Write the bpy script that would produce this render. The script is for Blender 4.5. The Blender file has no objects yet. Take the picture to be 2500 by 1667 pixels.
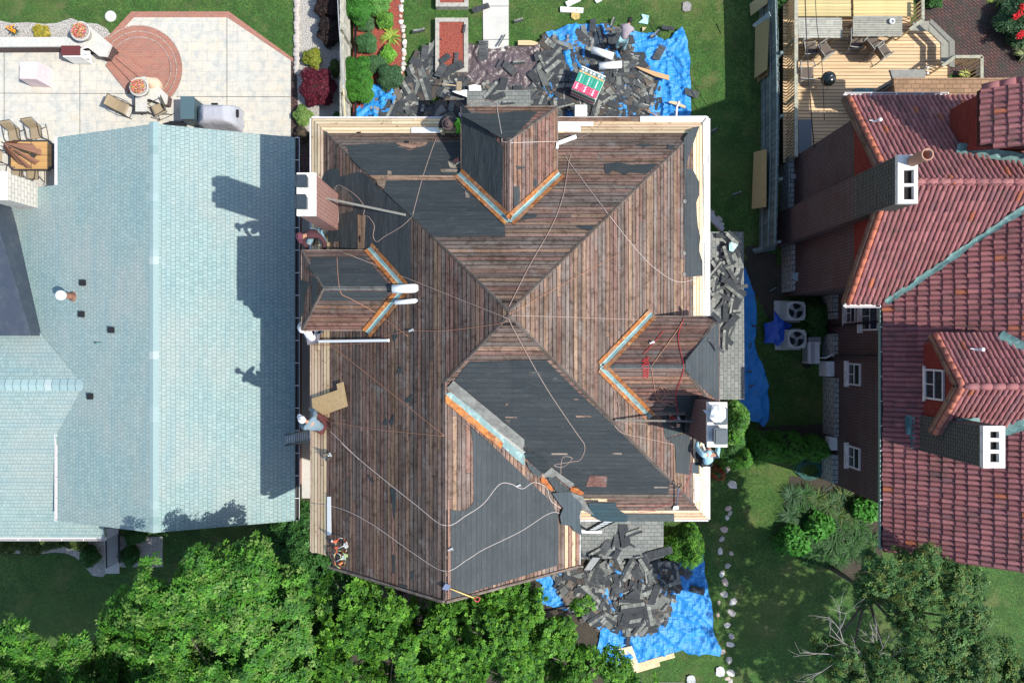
import bpy, bmesh, math, random
import numpy as np
from mathutils import Vector, Matrix, Euler, noise
C = bpy.context.scene.collection
rnd = random.Random(7)
R = math.radians
# ------------------------------------------------------------ camera, sky, sun
H0 = 28.0            # the drone hovers 28 m above the lawns, looking straight down
cd = bpy.data.cameras.new('camera'); cam = bpy.data.objects.new('camera', cd); C.objects.link(cam)
cam.location = (0, 0, H0); cam.rotation_euler = (0, 0, 0)
cd.sensor_width = 36; cd.lens = 24.0; cd.clip_end = 500; cd.clip_start = 0.5
bpy.context.scene.camera = cam
SUN = Vector((-0.76, 0.23, -1.0)).normalized()
w = bpy.data.worlds.new('World'); bpy.context.scene.world = w; w.use_nodes = True
nt = w.node_tree; bg = nt.nodes['Background']
sky = nt.nodes.new('ShaderNodeTexSky'); sky.sky_type = 'NISHITA'; sky.sun_disc = False
sky.sun_elevation = math.asin(-SUN.z); sky.sun_rotation = math.atan2(-SUN.x, -SUN.y)
nt.links.new(sky.outputs[0], bg.inputs[0]); bg.inputs[1].default_value = 0.15
sl = bpy.data.lights.new('sun', 'SUN'); sl.energy = 4.1; sl.angle = R(0.5); sl.color = (1, 0.955, 0.88)
so = bpy.data.objects.new('sun', sl); C.objects.link(so); so.rotation_euler = SUN.to_track_quat('-Z', 'Y').to_euler(); so.location = (20, -10, 40)
vs = bpy.context.scene.view_settings; vs.view_transform = 'Standard'; vs.look = 'None'; vs.exposure = 0.56; vs.gamma = 1.0
# ------------------------------------------------------------ survey: bearings measured in the photograph, turned into metres at a known height
F = 1666.7
REG = {'s': (0, 0, 1), 'd': (0, 0, 2500/2352)}
for k, (ox, oy, wd) in {'11': (0, 0, 720), '12': (680, 0, 600), '13': (1180, 0, 600), '14': (1780, 0, 720), '21': (0, 400, 720), '22': (680, 380, 600),
    '23': (1180, 380, 600), '24': (1780, 400, 720), '31': (0, 800, 720), '32': (680, 720, 600), '33': (1180, 720, 600), '34': (1780, 800, 720),
    '41': (0, 1187, 720), '42': (680, 1080, 600), '43': (1180, 1080, 600), '44': (1780, 1187, 720)}.items():
    REG[k] = (ox, oy, wd/2352)
REG['53'] = (1180, 1260, 610/2350)
def ray(reg, x, y):
    ox, oy, s = REG[reg]
    return ((ox+x*s-1250)/F, (833.5-(oy+y*s))/F)
def W(reg, x, y, h=0.0):
    a, b = ray(reg, x, y); return Vector((a*(H0-h), b*(H0-h), h))
SURF = []            # walkable sloping surfaces: (a, b, c, polygon)  z = a + b x + c y
def inside(p, poly):
    x, y = p[0], p[1]; r = False; n = len(poly)
    for i in range(n):
        x1, y1 = poly[i][0], poly[i][1]; x2, y2 = poly[i-1][0], poly[i-1][1]
        if (y1 > y) != (y2 > y) and x < (x2-x1)*(y-y1)/(y2-y1)+x1: r = not r
    return r
def onplane(pl, reg, x, y):
    a, b, c = pl[:3]; X, Y = ray(reg, x, y)
    z = (a+H0*(b*X+c*Y))/(1+b*X+c*Y)
    return Vector((X*(H0-z), Y*(H0-z), z))
def surf(reg, x, y):
    best = None
    for s in SURF:
        p = onplane(s, reg, x, y)
        if inside(p, s[3]) and (best is None or p.z > best[0].z): best = (p, s)
    if best is None: return W(reg, x, y, 0), (0, 0, 0, [])
    return best
def Hs(reg, x, y, off=0.0):
    p, s = surf(reg, x, y); n = Vector((-s[1], -s[2], 1)).normalized()
    return p+n*off
# ------------------------------------------------------------ objects
def shd(c, f): return tuple(v*f for v in c)
def tag(o, label=None, cat=None, group=None, kind=None):
    if label: o['label'] = label
    if cat: o['category'] = cat
    if group: o['group'] = group
    if kind: o['kind'] = kind
    return o
def empty(name, loc, label=None, cat=None, group=None, rz=0):
    o = bpy.data.objects.new(name, None); C.objects.link(o); o.location = loc; o.rotation_euler = (0, 0, rz); o.empty_display_size = .2
    return tag(o, label, cat, group)
def copy_tree(o, parent=None):
    c = o.copy(); C.objects.link(c); c.parent = parent
    for ch in list(o.children): copy_tree(ch, c)
    return c
class MB:
    def __init__(s): s.v = []; s.f = []; s.uv = []; s.c = []; s.sm = []
    def poly(s, pts, uv=None, c=(1, 1, 1), smooth=False):
        k = len(s.v); s.v += [tuple(p) for p in pts]; s.f.append(tuple(range(k, k+len(pts))))
        s.uv.append(uv if uv else [(p[0], p[1]) for p in pts]); s.c.append(c); s.sm.append(smooth); return s
    def box(s, c, d, rot=None, col=(1, 1, 1)):
        c = Vector(c); m = rot.to_matrix() if isinstance(rot, Euler) else (rot if rot is not None else Matrix.Identity(3))
        if isinstance(rot, (int, float)): m = Matrix.Rotation(rot, 3, 'Z')
        hx, hy, hz = d[0]/2, d[1]/2, d[2]/2
        q = [Vector((x, y, z)) for x in (-hx, hx) for y in (-hy, hy) for z in (-hz, hz)]
        for ids, ax in (((0, 1, 3, 2), 0), ((4, 6, 7, 5), 0), ((0, 4, 5, 1), 1), ((2, 3, 7, 6), 1), ((0, 2, 6, 4), 2), ((1, 5, 7, 3), 2)):
            uv = []
            for i in ids:
                p = q[i]; uv.append((p.y, p.z) if ax == 0 else (p.x, p.z) if ax == 1 else (p.x, p.y))
            s.poly([c+m@q[i] for i in ids], uv, col)
        return s
    def beam(s, a, b, wd, ht, col=(1, 1, 1)):
        a = Vector(a); b = Vector(b); d = b-a; L = d.length; x = d/L
        up = Vector((0, 0, 1)) if abs(x.z) < .95 else Vector((0, 1, 0))
        y = up.cross(x).normalized(); z = x.cross(y)
        return s.box((a+b)/2, (L, wd, ht), Matrix((x, y, z)).transposed(), col)
    def prism(s, poly, z0, z1, col=(1, 1, 1)):
        a = sum(poly[i-1][0]*poly[i][1]-poly[i][0]*poly[i-1][1] for i in range(len(poly)))
        if a < 0: poly = poly[::-1]
        n = len(poly)
        s.poly([(p[0], p[1], z1) for p in poly], None, col); s.poly([(p[0], p[1], z0) for p in poly[::-1]], None, col)
        L = 0
        for i in range(n):
            p, q = poly[i], poly[(i+1) % n]; d = math.hypot(q[0]-p[0], q[1]-p[1])
            s.poly([(p[0], p[1], z0), (q[0], q[1], z0), (q[0], q[1], z1), (p[0], p[1], z1)], [(L, z0), (L+d, z0), (L+d, z1), (L, z1)], col); L += d
        return s
    def tube(s, pts, r, n=6, col=(1, 1, 1), cap=True):
        pts = [Vector(p) for p in pts]; rs = r if isinstance(r, (list, tuple)) else [r]*len(pts); rings = []
        for i, p in enumerate(pts):
            t = (pts[min(i+1, len(pts)-1)]-pts[max(i-1, 0)])
            t = t.normalized() if t.length > 1e-9 else Vector((0, 0, 1))
            u = t.cross(Vector((0, 0, 1)) if abs(t.z) < .9 else Vector((1, 0, 0))).normalized(); v = t.cross(u)
            rings.append([p+(u*math.cos(2*math.pi*k/n)+v*math.sin(2*math.pi*k/n))*rs[i] for k in range(n)])
        L = 0
        for i in range(len(pts)-1):
            d = (pts[i+1]-pts[i]).length
            for k in range(n):
                j = (k+1) % n
                s.poly([rings[i][k], rings[i+1][k], rings[i+1][j], rings[i][j]], [(L, k*.1), (L+d, k*.1), (L+d, k*.1+.1), (L, k*.1+.1)], col, True)
            L += d
        if cap: s.poly(rings[0], None, col); s.poly(rings[-1][::-1], None, col)
        return s
    def lathe(s, c, prof, n=16, col=(1, 1, 1), capb=True, capt=True):
        c = Vector(c); rings = [[c+Vector((r*math.cos(2*math.pi*k/n), r*math.sin(2*math.pi*k/n), z)) for k in range(n)] for r, z in prof]
        for i in range(len(prof)-1):
            for k in range(n):
                j = (k+1) % n
                s.poly([rings[i][k], rings[i][j], rings[i+1][j], rings[i+1][k]], [(k/n, i*.1), (k/n+1/n, i*.1), (k/n+1/n, i*.1+.1), (k/n, i*.1+.1)], col, True)
        if capt: s.poly(rings[-1], None, col)
        if capb: s.poly(rings[0][::-1], None, col)
        return s
    def build(s, name, mat, parent=None, origin=None, weld=True):
        V = np.array(s.v, dtype=np.float64).reshape(-1, 3)
        if parent is not None:
            L = Vector((0, 0, 0)); q = parent
            while q is not None: L = L+Vector(q.location); q = q.parent
            loc = Vector((0, 0, 0)); V = V-np.array(L)
        else:
            loc = Vector(origin) if origin is not None else Vector(((V[:, 0].min()+V[:, 0].max())/2, (V[:, 1].min()+V[:, 1].max())/2, V[:, 2].min()))
            V = V-np.array(loc)
        me = bpy.data.meshes.new(name); me.from_pydata(V.tolist(), [], s.f)
        ul = me.uv_layers.new(name='UVMap'); ul.data.foreach_set('uv', np.array([t for u in s.uv for p in u for t in p[:2]], dtype=np.float32))
        ca = me.color_attributes.new('Col', 'FLOAT_COLOR', 'CORNER')
        ca.data.foreach_set('color', np.array([t for u, c in zip(s.uv, s.c) for _ in u for t in (c[0], c[1], c[2], 1)], dtype=np.float32))
        me.polygons.foreach_set('use_smooth', s.sm)
        if mat: me.materials.append(mat)
        if any(s.sm) and weld:
            bm = bmesh.new(); bm.from_mesh(me); bmesh.ops.remove_doubles(bm, verts=bm.verts, dist=1e-5); bm.to_mesh(me); bm.free()
        me.update()
        o = bpy.data.objects.new(name, me); C.objects.link(o); o.parent = parent; o.location = loc
        return o
def thing(mb, name, mat, label, cat, group=None, kind=None, origin=None):
    return tag(mb.build(name, mat, None, origin), label, cat, group, kind)
def ground(mb, name, mat): return tag(mb.build(name, mat), kind='structure')
# sheet of cloth or ground cut to an outline, with real relief
def clip_half(P, a, b, sgn, ax):
    out = []; n = len(P)
    for i in range(n):
        p, q = P[i-1], P[i]; dp = (p[ax]-a)*sgn; dq = (q[ax]-a)*sgn
        if dp >= 0: out.append(p)
        if (dp >= 0) != (dq >= 0):
            t = dp/(dp-dq); out.append((p[0]+(q[0]-p[0])*t, p[1]+(q[1]-p[1])*t))
    return out
def sheet(poly, res, zf, col=(1, 1, 1), mb=None, smooth=True):
    mb = mb or MB(); xs = [p[0] for p in poly]; ys = [p[1] for p in poly]
    poly = [(p[0], p[1]) for p in poly]
    i0, i1 = math.floor(min(xs)/res), math.ceil(max(xs)/res); j0, j1 = math.floor(min(ys)/res), math.ceil(max(ys)/res)
    for i in range(i0, i1):
        s1 = clip_half(poly, i*res, 0, 1, 0); s1 = clip_half(s1, (i+1)*res, 0, -1, 0) if s1 else s1
        if len(s1) < 3: continue
        for j in range(j0, j1):
            t = clip_half(s1, j*res, 0, 1, 1); t = clip_half(t, (j+1)*res, 0, -1, 1) if t else t
            if len(t) < 3: continue
            u = []
            for p in t:
                if not u or abs(p[0]-u[-1][0])+abs(p[1]-u[-1][1]) > 1e-6: u.append(p)
            if len(u) < 3: continue
            a = sum(u[k-1][0]*u[k][1]-u[k][0]*u[k-1][1] for k in range(len(u)))
            if abs(a) < 1e-8: continue
            if a < 0: u = u[::-1]
            mb.poly([(p[0], p[1], zf(p[0], p[1])) for p in u], [(p[0], p[1]) for p in u], col, smooth)
    return mb
def wob(pts, amp, step, seed=0, closed=True):
    r = random.Random(seed); out = []; n = len(pts)
    for i in range(n if closed else n-1):
        p, q = Vector(pts[i]), Vector(pts[(i+1) % n]); k = max(1, int((q-p).length/step)); d = (q-p)
        nn = Vector((-d.y, d.x, 0)).normalized() if len(p) == 3 else Vector((-d.y, d.x)).normalized()
        for j in range(k):
            o = r.uniform(-amp, amp) if j else 0
            out.append(p+d*(j/k)+nn*o)
    return out
def smooth_path(pts, k=6):
    P = [Vector(p) for p in pts]; out = []
    for i in range(len(P)-1):
        a, b, c, d = P[max(i-1, 0)], P[i], P[i+1], P[min(i+2, len(P)-1)]
        for j in range(k):
            t = j/k; out.append(.5*((2*b)+(c-a)*t+(2*a-5*b+4*c-d)*t*t+(3*b-a-3*c+d)*t**3))
    return out+[P[-1]]
# ------------------------------------------------------------ materials
def mk(name, base=(.5, .5, .5), rough=.8, attr=False, coord='Object', layers=(), bump=(), metal=0, brick=None, spec=.4, trans=0):
    """layers: (scale xyz, lo, hi, colour, strength, detail)   bump: (scale xyz, distance)   brick: dict"""
    m = bpy.data.materials.new(name); m.use_nodes = True; t = m.node_tree; N = t.nodes; L = t.links; b = N['Principled BSDF']
    b.inputs['Roughness'].default_value = rough; b.inputs['Metallic'].default_value = metal; b.inputs['Specular IOR Level'].default_value = spec
    tc = N.new('ShaderNodeTexCoord'); co = tc.outputs[coord]
    def mp(sc, rot=0, src=None):
        q = N.new('ShaderNodeMapping'); L.new(src or co, q.inputs[0]); q.inputs['Scale'].default_value = sc if isinstance(sc, tuple) else (sc, sc, sc); q.inputs['Rotation'].default_value = (0, 0, rot); return q.outputs[0]
    rgb = N.new('ShaderNodeRGB'); rgb.outputs[0].default_value = (*base, 1); cur = rgb.outputs[0]; hgt = None
    def mix(a, bcol, fac, mode='MIX'):
        x = N.new('ShaderNodeMix'); x.data_type = 'RGBA'; x.blend_type = mode
        for sock, val in ((x.inputs[0], fac), (x.inputs[6], a), (x.inputs[7], bcol)):
            if hasattr(val, 'links') or isinstance(val, bpy.types.NodeSocket): L.new(val, sock)
            elif isinstance(val, (int, float)): sock.default_value = val
            else: sock.default_value = (*val, 1)
        return x.outputs[2]
    if brick:
        bk = N.new('ShaderNodeTexBrick'); L.new(mp(1.0, brick.get('rot', 0)), bk.inputs['Vector'])
        bk.inputs['Scale'].default_value = 1; bk.inputs['Brick Width'].default_value = brick['w']; bk.inputs['Row Height'].default_value = brick['h']
        bk.inputs['Mortar Size'].default_value = brick.get('m', .006); bk.inputs['Mortar Smooth'].default_value = brick.get('ms', .2); bk.offset = brick.get('off', .5); bk.squash = 1
        bk.inputs['Color1'].default_value = (*brick['c1'], 1); bk.inputs['Color2'].default_value = (*brick['c2'], 1); bk.inputs['Mortar'].default_value = (*brick['mc'], 1)
        if brick.get('warp'):
            nz = N.new('ShaderNodeTexNoise'); nz.inputs['Scale'].default_value = 2.5; L.new(co, nz.inputs[0])
            va = N.new('ShaderNodeVectorMath'); va.operation = 'MULTIPLY_ADD'; L.new(nz.outputs[1], va.inputs[0]); va.inputs[1].default_value = (brick['warp'],)*3; L.new(co, va.inputs[2]); L.new(mp(1.0, brick.get('rot', 0), va.outputs[0]), bk.inputs['Vector'])
        cur = bk.outputs[0]; hgt = bk.outputs[1]
    if attr:
        at = N.new('ShaderNodeAttribute'); at.attribute_name = 'Col'; cur = mix(cur, at.outputs[0], 1.0, 'MULTIPLY')
    for ly in layers:
        sc, lo, hi, col, st = ly[:5]; det = ly[5] if len(ly) > 5 else 4
        nz = N.new('ShaderNodeTexNoise'); nz.inputs['Scale'].default_value = 1; nz.inputs['Detail'].default_value = det; nz.inputs['Roughness'].default_value = .65
        L.new(mp(sc, 0, tc.outputs['Object'] if len(ly) > 7 else None), nz.inputs[0])
        mr = N.new('ShaderNodeMapRange'); L.new(nz.outputs[0], mr.inputs[0]); mr.inputs[1].default_value = lo; mr.inputs[2].default_value = hi; mr.inputs[3].default_value = 0; mr.inputs[4].default_value = st
        cur = mix(cur, col, mr.outputs[0], 'MULTIPLY' if len(ly) > 6 and ly[6] == 'MUL' else 'MIX')
    L.new(cur, b.inputs['Base Color'])
    prev = None
    for sc, dist in bump:
        nz = N.new('ShaderNodeTexNoise'); nz.inputs['Scale'].default_value = 1; nz.inputs['Detail'].default_value = 5; L.new(mp(sc), nz.inputs[0])
        bp = N.new('ShaderNodeBump'); bp.inputs['Distance'].default_value = dist; bp.inputs['Strength'].default_value = 1; L.new(nz.outputs[0], bp.inputs['Height'])
        if prev: L.new(prev, bp.inputs['Normal'])
        prev = bp.outputs[0]
    if brick and brick.get('bump'):
        bp = N.new('ShaderNodeBump'); bp.inputs['Distance'].default_value = brick['bump']; bp.invert = True; L.new(hgt, bp.inputs['Height'])
        if prev: L.new(prev, bp.inputs['Normal'])
        prev = bp.outputs[0]
    if prev: L.new(prev, b.inputs['Normal'])
    if trans:
        tr = N.new('ShaderNodeBsdfTranslucent'); L.new(cur, tr.inputs[0]); ms = N.new('ShaderNodeMixShader'); ms.inputs[0].default_value = trans
        L.new(b.outputs[0], ms.inputs[1]); L.new(tr.outputs[0], ms.inputs[2]); L.new(ms.outputs[0], N['Material Output'].inputs[0])
    return m
K = (0, 0, 0)
m_grass = mk('grass', (.066, .175, .028), .9, layers=((.35, .45, .6, (.12, .19, .04), .75, 3), (.8, .5, .66, (.028, .085, .014), .7, 4), (1.6, .45, .62, (.035, .10, .012), .8, 5), (9, .40, .62, (.02, .055, .008), .8, 6), (20, .45, .62, (.015, .045, .006), .7, 3), (22, .55, .72, (.16, .24, .06), .6, 3), (.9, .54, .68, (.16, .15, .06), .55, 6), (.22, .5, .7, (.10, .13, .03), .5, 3), (3.2, .60, .70, (.13, .12, .06), .45, 5), (5, .58, .66, (.03, .11, .02), .5, 4)), bump=((16, .05), (60, .02)))
m_boards = mk('old_sheathing', (1, 1, 1), .85, True, 'UV', layers=(((.3, 9, 1), .40, .62, (.50, .46, .42), .8, 6, 'MUL'), ((.8, 34, 1), .45, .64, (.42, .38, .35), .85, 6, 'MUL'), ((3, 60, 1), .5, .7, (1.5, 1.4, 1.3), .6, 4, 'MUL'), ((14, 14, 1), .56, .68, (.3, .3, .32), .6, 4, 'MUL'), (1.1, .46, .66, (.66, .62, .57), .8, 6, 'MUL', 1), (5.5, .50, .66, (.40, .36, .33), .8, 7, 'MUL', 1), (2.6, .58, .70, (.20, .185, .17), .6, 7, 'MIX', 1), (24, .66, .74, (.42, .36, .30), .5, 3, 'MIX', 1)), bump=(((3, 60, 1), .01), ((1, 12, 1), .012)))
m_dark = mk('gap_shadow_wood', (.012, .01, .009), .95)
m_felt = mk('roof_felt', (.034, .047, .053), .75, True, 'UV', brick=dict(w=40, h=.158, m=.005, ms=.5, c1=(.033, .041, .045), c2=(.025, .032, .036), mc=(.013, .017, .019), bump=.006, off=0), layers=(((.4, 2, 1), .47, .68, (.050, .058, .060), .5, 6), ((2.2, 9, 1), .54, .68, (.075, .082, .082), .5, 7), ((.8, .8, 1), .5, .66, (.024, .032, .037), .6, 5), ((30, 30, 1), .70, .76, (.5, .5, .5), .8, 2), ((5, 25, 1), .55, .75, (.02, .025, .03), .7, 5)), bump=(((2, 20, 1), .012), ((1, 3, 1), .05)))
m_lshingle = mk('pale_blue_shingle', (.4, .55, .58), .85, False, 'UV', brick=dict(w=.135, h=.14, m=.005, ms=.5, c1=(.215, .325, .315), c2=(.285, .405, .39), mc=(.11, .18, .175), bump=.012, warp=.012, off=.37), layers=((.28, .40, .62, (.36, .38, .345), .6, 4), ((.35, 2.2, 1), .48, .66, (.19, .31, .33), .55, 6), ((3.5, 3.5, 1), .5, .68, (.24, .31, .29), .45, 5), ((9, 9, 1), .5, .7, (.40, .48, .47), .45, 4), (40, .45, .65, (.17, .26, .28), .45, 4)), bump=((60, .006),))
m_gshingle = mk('grey_shingle', (.2, .2, .2), .9, False, 'UV', brick=dict(w=.24, h=.15, m=.007, ms=.3, c1=(.17, .185, .17), c2=(.245, .25, .225), mc=(.06, .065, .06), bump=.012, warp=.01, off=.43), layers=((1.1, .45, .65, (.14, .15, .14), .5, 5), (40, .5, .7, (.10, .11, .10), .5, 4)), bump=((60, .006),))
m_tshingle = mk('tan_shingle', (.3, .2, .12), .9, False, 'UV', brick=dict(w=.3, h=.15, m=.008, ms=.3, c1=(.25, .155, .085), c2=(.33, .20, .115), mc=(.08, .045, .03), bump=.012, off=.41, warp=.02), layers=((3, .45, .65, (.20, .12, .07), .6, 5),), bump=((60, .006),))
m_debris = mk('torn_shingle', (1, 1, 1), .9, True, 'UV', layers=(((6, 6, 1), .45, .65, (.5, .5, .5), .55, 5, 'MUL'), ((50, 50, 1), .55, .7, (.45, .45, .45), .5, 3, 'MUL')), bump=(((8, 8, 1), .01),))
m_tile = mk('clay_tile', (1, 1, 1), .88, True, 'Object', layers=((5, .48, .70, (.11, .055, .055), .45, 5), (18, .5, .7, (.24, .11, .09), .3, 4), (.8, .45, .7, (.17, .07, .07), .35, 4), (40, .6, .75, (.30, .22, .20), .3, 3), (1.6, .56, .70, (.07, .065, .05), .5, 7)), bump=((30, .004),))
m_tileund = mk('tile_underlay', (.045, .018, .016), .95)
m_redb = mk('red_brick_gable', (.25, .04, .03), .85, False, 'UV', brick=dict(w=.22, h=.08, m=.008, c1=(.21, .028, .02), c2=(.27, .04, .028), mc=(.07, .015, .012), bump=.006), layers=((3, .5, .7, (.14, .02, .02), .4, 4),))
m_brickw = mk('dark_red_brick', (.1, .05, .04), .9, False, 'UV', brick=dict(w=.22, h=.08, m=.011, ms=.1, c1=(.075, .030, .030), c2=(.050, .026, .030), mc=(.20, .17, .155), bump=.008), layers=((.7, .45, .65, (.09, .03, .028), .45, 5), (9, .5, .7, (.03, .02, .02), .5, 4)))
m_brickc = mk('chimney_brick', (.3, .12, .09), .9, False, 'UV', brick=dict(w=.21, h=.077, m=.011, ms=.1, c1=(.26, .10, .075), c2=(.20, .075, .06), mc=(.40, .30, .26), bump=.008), layers=((7, .5, .7, (.12, .06, .05), .5, 4),))
m_brickd = mk('sooty_brick', (.06, .05, .04), .9, False, 'UV', brick=dict(w=.22, h=.08, m=.012, ms=.1, c1=(.050, .046, .040), c2=(.032, .032, .030), mc=(.15, .148, .125), bump=.01), layers=((4, .5, .7, (.02, .02, .018), .5, 4),))
m_stone = mk('limestone_wall', (.5, .5, .46), .9, False, 'UV', brick=dict(w=.42, h=.2, m=.018, ms=.3, c1=(.42, .43, .40), c2=(.32, .34, .32), mc=(.10, .11, .10), bump=.02, warp=.05), layers=((5, .5, .7, (.22, .24, .23), .5, 4),))
m_pstone = mk('pale_stone', (.52, .50, .45), .9, layers=((4, .45, .65, (.42, .44, .42), .6, 6), (16, .5, .7, (.33, .33, .30), .4, 4)), bump=((9, .02),))
m_patio = mk('stamped_concrete', (.62, .58, .49), .75, False, 'Object', brick=dict(w=.62, h=.41, m=.010, c1=(.56, .51, .42), c2=(.52, .485, .415), mc=(.36, .345, .30), bump=.005, warp=.10, off=.31, ms=.9), layers=((.45, .42, .62, (.50, .50, .45), .75, 5), (3.5, .46, .64, (.37, .385, .365), .8, 9), (1.3, .55, .7, (.62, .52, .36), .5, 5), (14, .55, .7, (.36, .38, .36), .5, 5)), bump=((22, .008),))
m_pbrick = mk('patio_brick', (.4, .15, .1), .85, False, 'Object', brick=dict(w=.2, h=.1, m=.008, ms=.2, c1=(.38, .15, .10), c2=(.29, .115, .085), mc=(.33, .25, .20), bump=.004, warp=.02), layers=((5, .45, .65, (.34, .19, .14), .6, 5), (1.2, .5, .7, (.25, .15, .12), .4, 4)))
m_oldbrick = mk('old_brick_paving', (.1, .06, .05), .9, False, 'Object', brick=dict(w=.21, h=.105, m=.014, ms=.2, c1=(.11, .048, .040), c2=(.062, .042, .040), mc=(.012, .012, .010), bump=.012, warp=.05, rot=R(38)), layers=((1.2, .45, .65, (.030, .036, .026), .75, 5), (6, .5, .7, (.10, .07, .06), .5, 5)))
m_walk = mk('grey_concrete', (.52, .51, .47), .85, layers=((1.5, .45, .65, (.44, .44, .40), .6, 5), (20, .55, .72, (.30, .30, .28), .5, 4)), bump=((40, .003),))
m_gravel = mk('pale_gravel', (.5, .47, .42), .95, layers=((24, .45, .55, (.16, .15, .14), .8, 3), (38, .55, .62, (.75, .72, .66), .8, 2), (1.2, .5, .7, (.33, .31, .28), .5, 4)), bump=((26, .06),))
m_mulch = mk('red_mulch', (.36, .085, .055), .95, layers=((20, .42, .6, (.13, .028, .022), .85, 5), (34, .56, .66, (.55, .20, .13), .7, 3), (1.5, .5, .7, (.25, .07, .05), .4, 4)), bump=((24, .05),))
m_dirt = mk('bare_soil', (.055, .045, .032), .95, layers=((3, .45, .65, (.03, .03, .02), .7, 6), (20, .5, .7, (.10, .085, .06), .5, 4)), bump=((16, .04),))
m_newb = mk('new_sheathing_boards', (1, 1, 1), .75, True, 'UV', layers=(((.5, 12, 1), .42, .66, (.72, .62, .50), .6, 6, 'MUL'), ((7, 7, 1), .64, .70, (.25, .18, .12), .8, 2, 'MUL'), (1.3, .5, .68, (.66, .58, .48), .6, 6, 'MUL', 1)), bump=(((3, 50, 1), .005),))
m_pine = mk('new_pine', (.62, .47, .27), .75, True, 'UV', layers=(((.8, 14, 1), .45, .65, (.50, .33, .16), .6, 6), ((7, 7, 1), .68, .74, (.10, .06, .03), .8, 2), ((1.5, 3, 1), .55, .72, (.36, .24, .14), .4, 4)), bump=(((3, 50, 1), .005),))
m_deck = mk('deck_boards', (1, 1, 1), .75, True, 'UV', layers=(((.8, 20, 1), .45, .68, (.55, .45, .35), .5, 6, 'MUL'), ((8, 8, 1), .70, .76, (.3, .2, .1), .7, 2, 'MUL')), bump=(((3, 60, 1), .004),))
m_greyw = mk('weathered_grey_wood', (.24, .235, .21), .9, True, 'Object', layers=((6, .45, .65, (.15, .15, .14), .6, 6), (30, .5, .7, (.33, .33, .30), .5, 3)), bump=((30, .006),))
m_fence = mk('grey_fence_wood', (.17, .215, .21), .9, True, 'Object', layers=(((9, 9, 1), .45, .65, (.08, .11, .115), .6, 5), (40, .5, .7, (.19, .24, .235), .4, 3)))
m_ply = mk('plywood', (.52, .40, .24), .75, True, 'Object', layers=((12, .45, .62, (.42, .28, .13), .6, 6), (30, .55, .68, (.66, .52, .33), .7, 4), (44, .6, .7, (.20, .12, .06), .5, 3)))
m_tarp = mk('blue_tarp', (.03, .27, .66), .42, True, 'Object', layers=((1.2, .42, .65, (.02, .21, .58), .6, 5), (3, .60, .75, (.10, .36, .70), .3, 5), (2, .56, .70, (.12, .22, .32), .4, 6)), bump=(((2, 7, 1), .09), ((9, 3, 1), .04)), spec=.4)
m_dtarp = mk('deep_blue_plastic', (.01, .07, .42), .3, False, 'Object', layers=((3, .45, .65, (.01, .12, .6), .5, 5),), bump=((6, .04),), spec=.6)
m_btarp = mk('brown_tarp', (.115, .085, .085), .32, False, 'Object', layers=((2, .45, .65, (.07, .05, .055), .6, 5),), bump=((5, .06), (14, .02)), spec=.7)
m_white = mk('white_paint', (.80, .80, .78), .55, layers=((5, .5, .75, (.66, .68, .68), .5, 5),))
m_capst = mk('chimney_cap_white', (.70, .68, .63), .85, layers=((2.5, .5, .66, (.30, .29, .26), .55, 7), (4, .5, .72, (.50, .48, .44), .5, 6), (20, .6, .72, (.35, .34, .32), .5, 4)))
m_flue = mk('dark_flue_cap', (.045, .062, .075), .45, metal=.3, layers=((8, .5, .7, (.07, .09, .10), .4, 3),))
m_black = mk('black_metal', (.02, .02, .022), .45, metal=.2)
m_frame = mk('dark_bronze_frame', (.05, .045, .04), .5)
m_alu = mk('light_metal', (.55, .57, .57), .4, metal=.6)
m_gutw = mk('gutter_white', (.62, .60, .60), .5, layers=((6, .5, .7, (.45, .42, .42), .5, 4),))
m_gutg = mk('green_gutter', (.20, .32, .26), .5, layers=((3, .45, .65, (.33, .42, .36), .6, 4), (12, .6, .7, (.10, .15, .13), .5, 4)))
m_copper = mk('verdigris_copper', (.13, .25, .23), .6, layers=((4, .42, .62, (.07, .13, .13), .7, 6), (7, .56, .68, (.30, .50, .46), .7, 5)), bump=((10, .01),))
m_teal = mk('patinated_valley_metal', (.15, .25, .25), .5, True, 'UV', layers=(((2, 20, 1), .45, .65, (.11, .20, .21), .7, 5), (5, .5, .64, (.34, .46, .44), .7, 6, 'MIX', 1), (2, .52, .64, (.09, .12, .12), .6, 5, 'MIX', 1)), bump=(((2, 12, 1), .01),))
m_rust = mk('rusty_valley_edge', (.34, .125, .030), .8, True, 'UV', layers=((6, .46, .60, (.16, .05, .015), .85, 6, 'MIX', 1), (9, .56, .68, (.62, .38, .16), .7, 4, 'MIX', 1), (2.2, .5, .62, (.25, .17, .12), .6, 5, 'MIX', 1)))
m_wallb = mk('blue_grey_siding', (.16, .19, .21), .8)
m_glass = mk('window_glass', (.02, .028, .032), .08, spec=.8)
m_fabtan = mk('tan_sling_fabric', (.30, .235, .15), .85, layers=((10, .45, .65, (.24, .19, .12), .4, 4),))
m_fabgrey = mk('grey_sling_fabric', (.13, .105, .085), .85)
m_umb = mk('brown_umbrella_cloth', (.27, .135, .09), .85, layers=((5, .45, .65, (.20, .10, .07), .5, 4),))
m_tabler = mk('orange_table_slats', (.50, .29, .11), .6, True)
m_cover = mk('grey_grill_cover', (.38, .39, .43), .7, layers=((3, .45, .65, (.30, .31, .35), .5, 5),), bump=((4, .05),))
m_wplas = mk('white_plastic', (.82, .84, .83), .5)
m_sheetp = mk('pale_aqua_plastic', (.38, .66, .64), .5, bump=((8, .02),))
m_rope = mk('tan_rope', (.44, .32, .27), .9)
m_rope2 = mk('pale_rope', (.58, .50, .46), .9)
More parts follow.
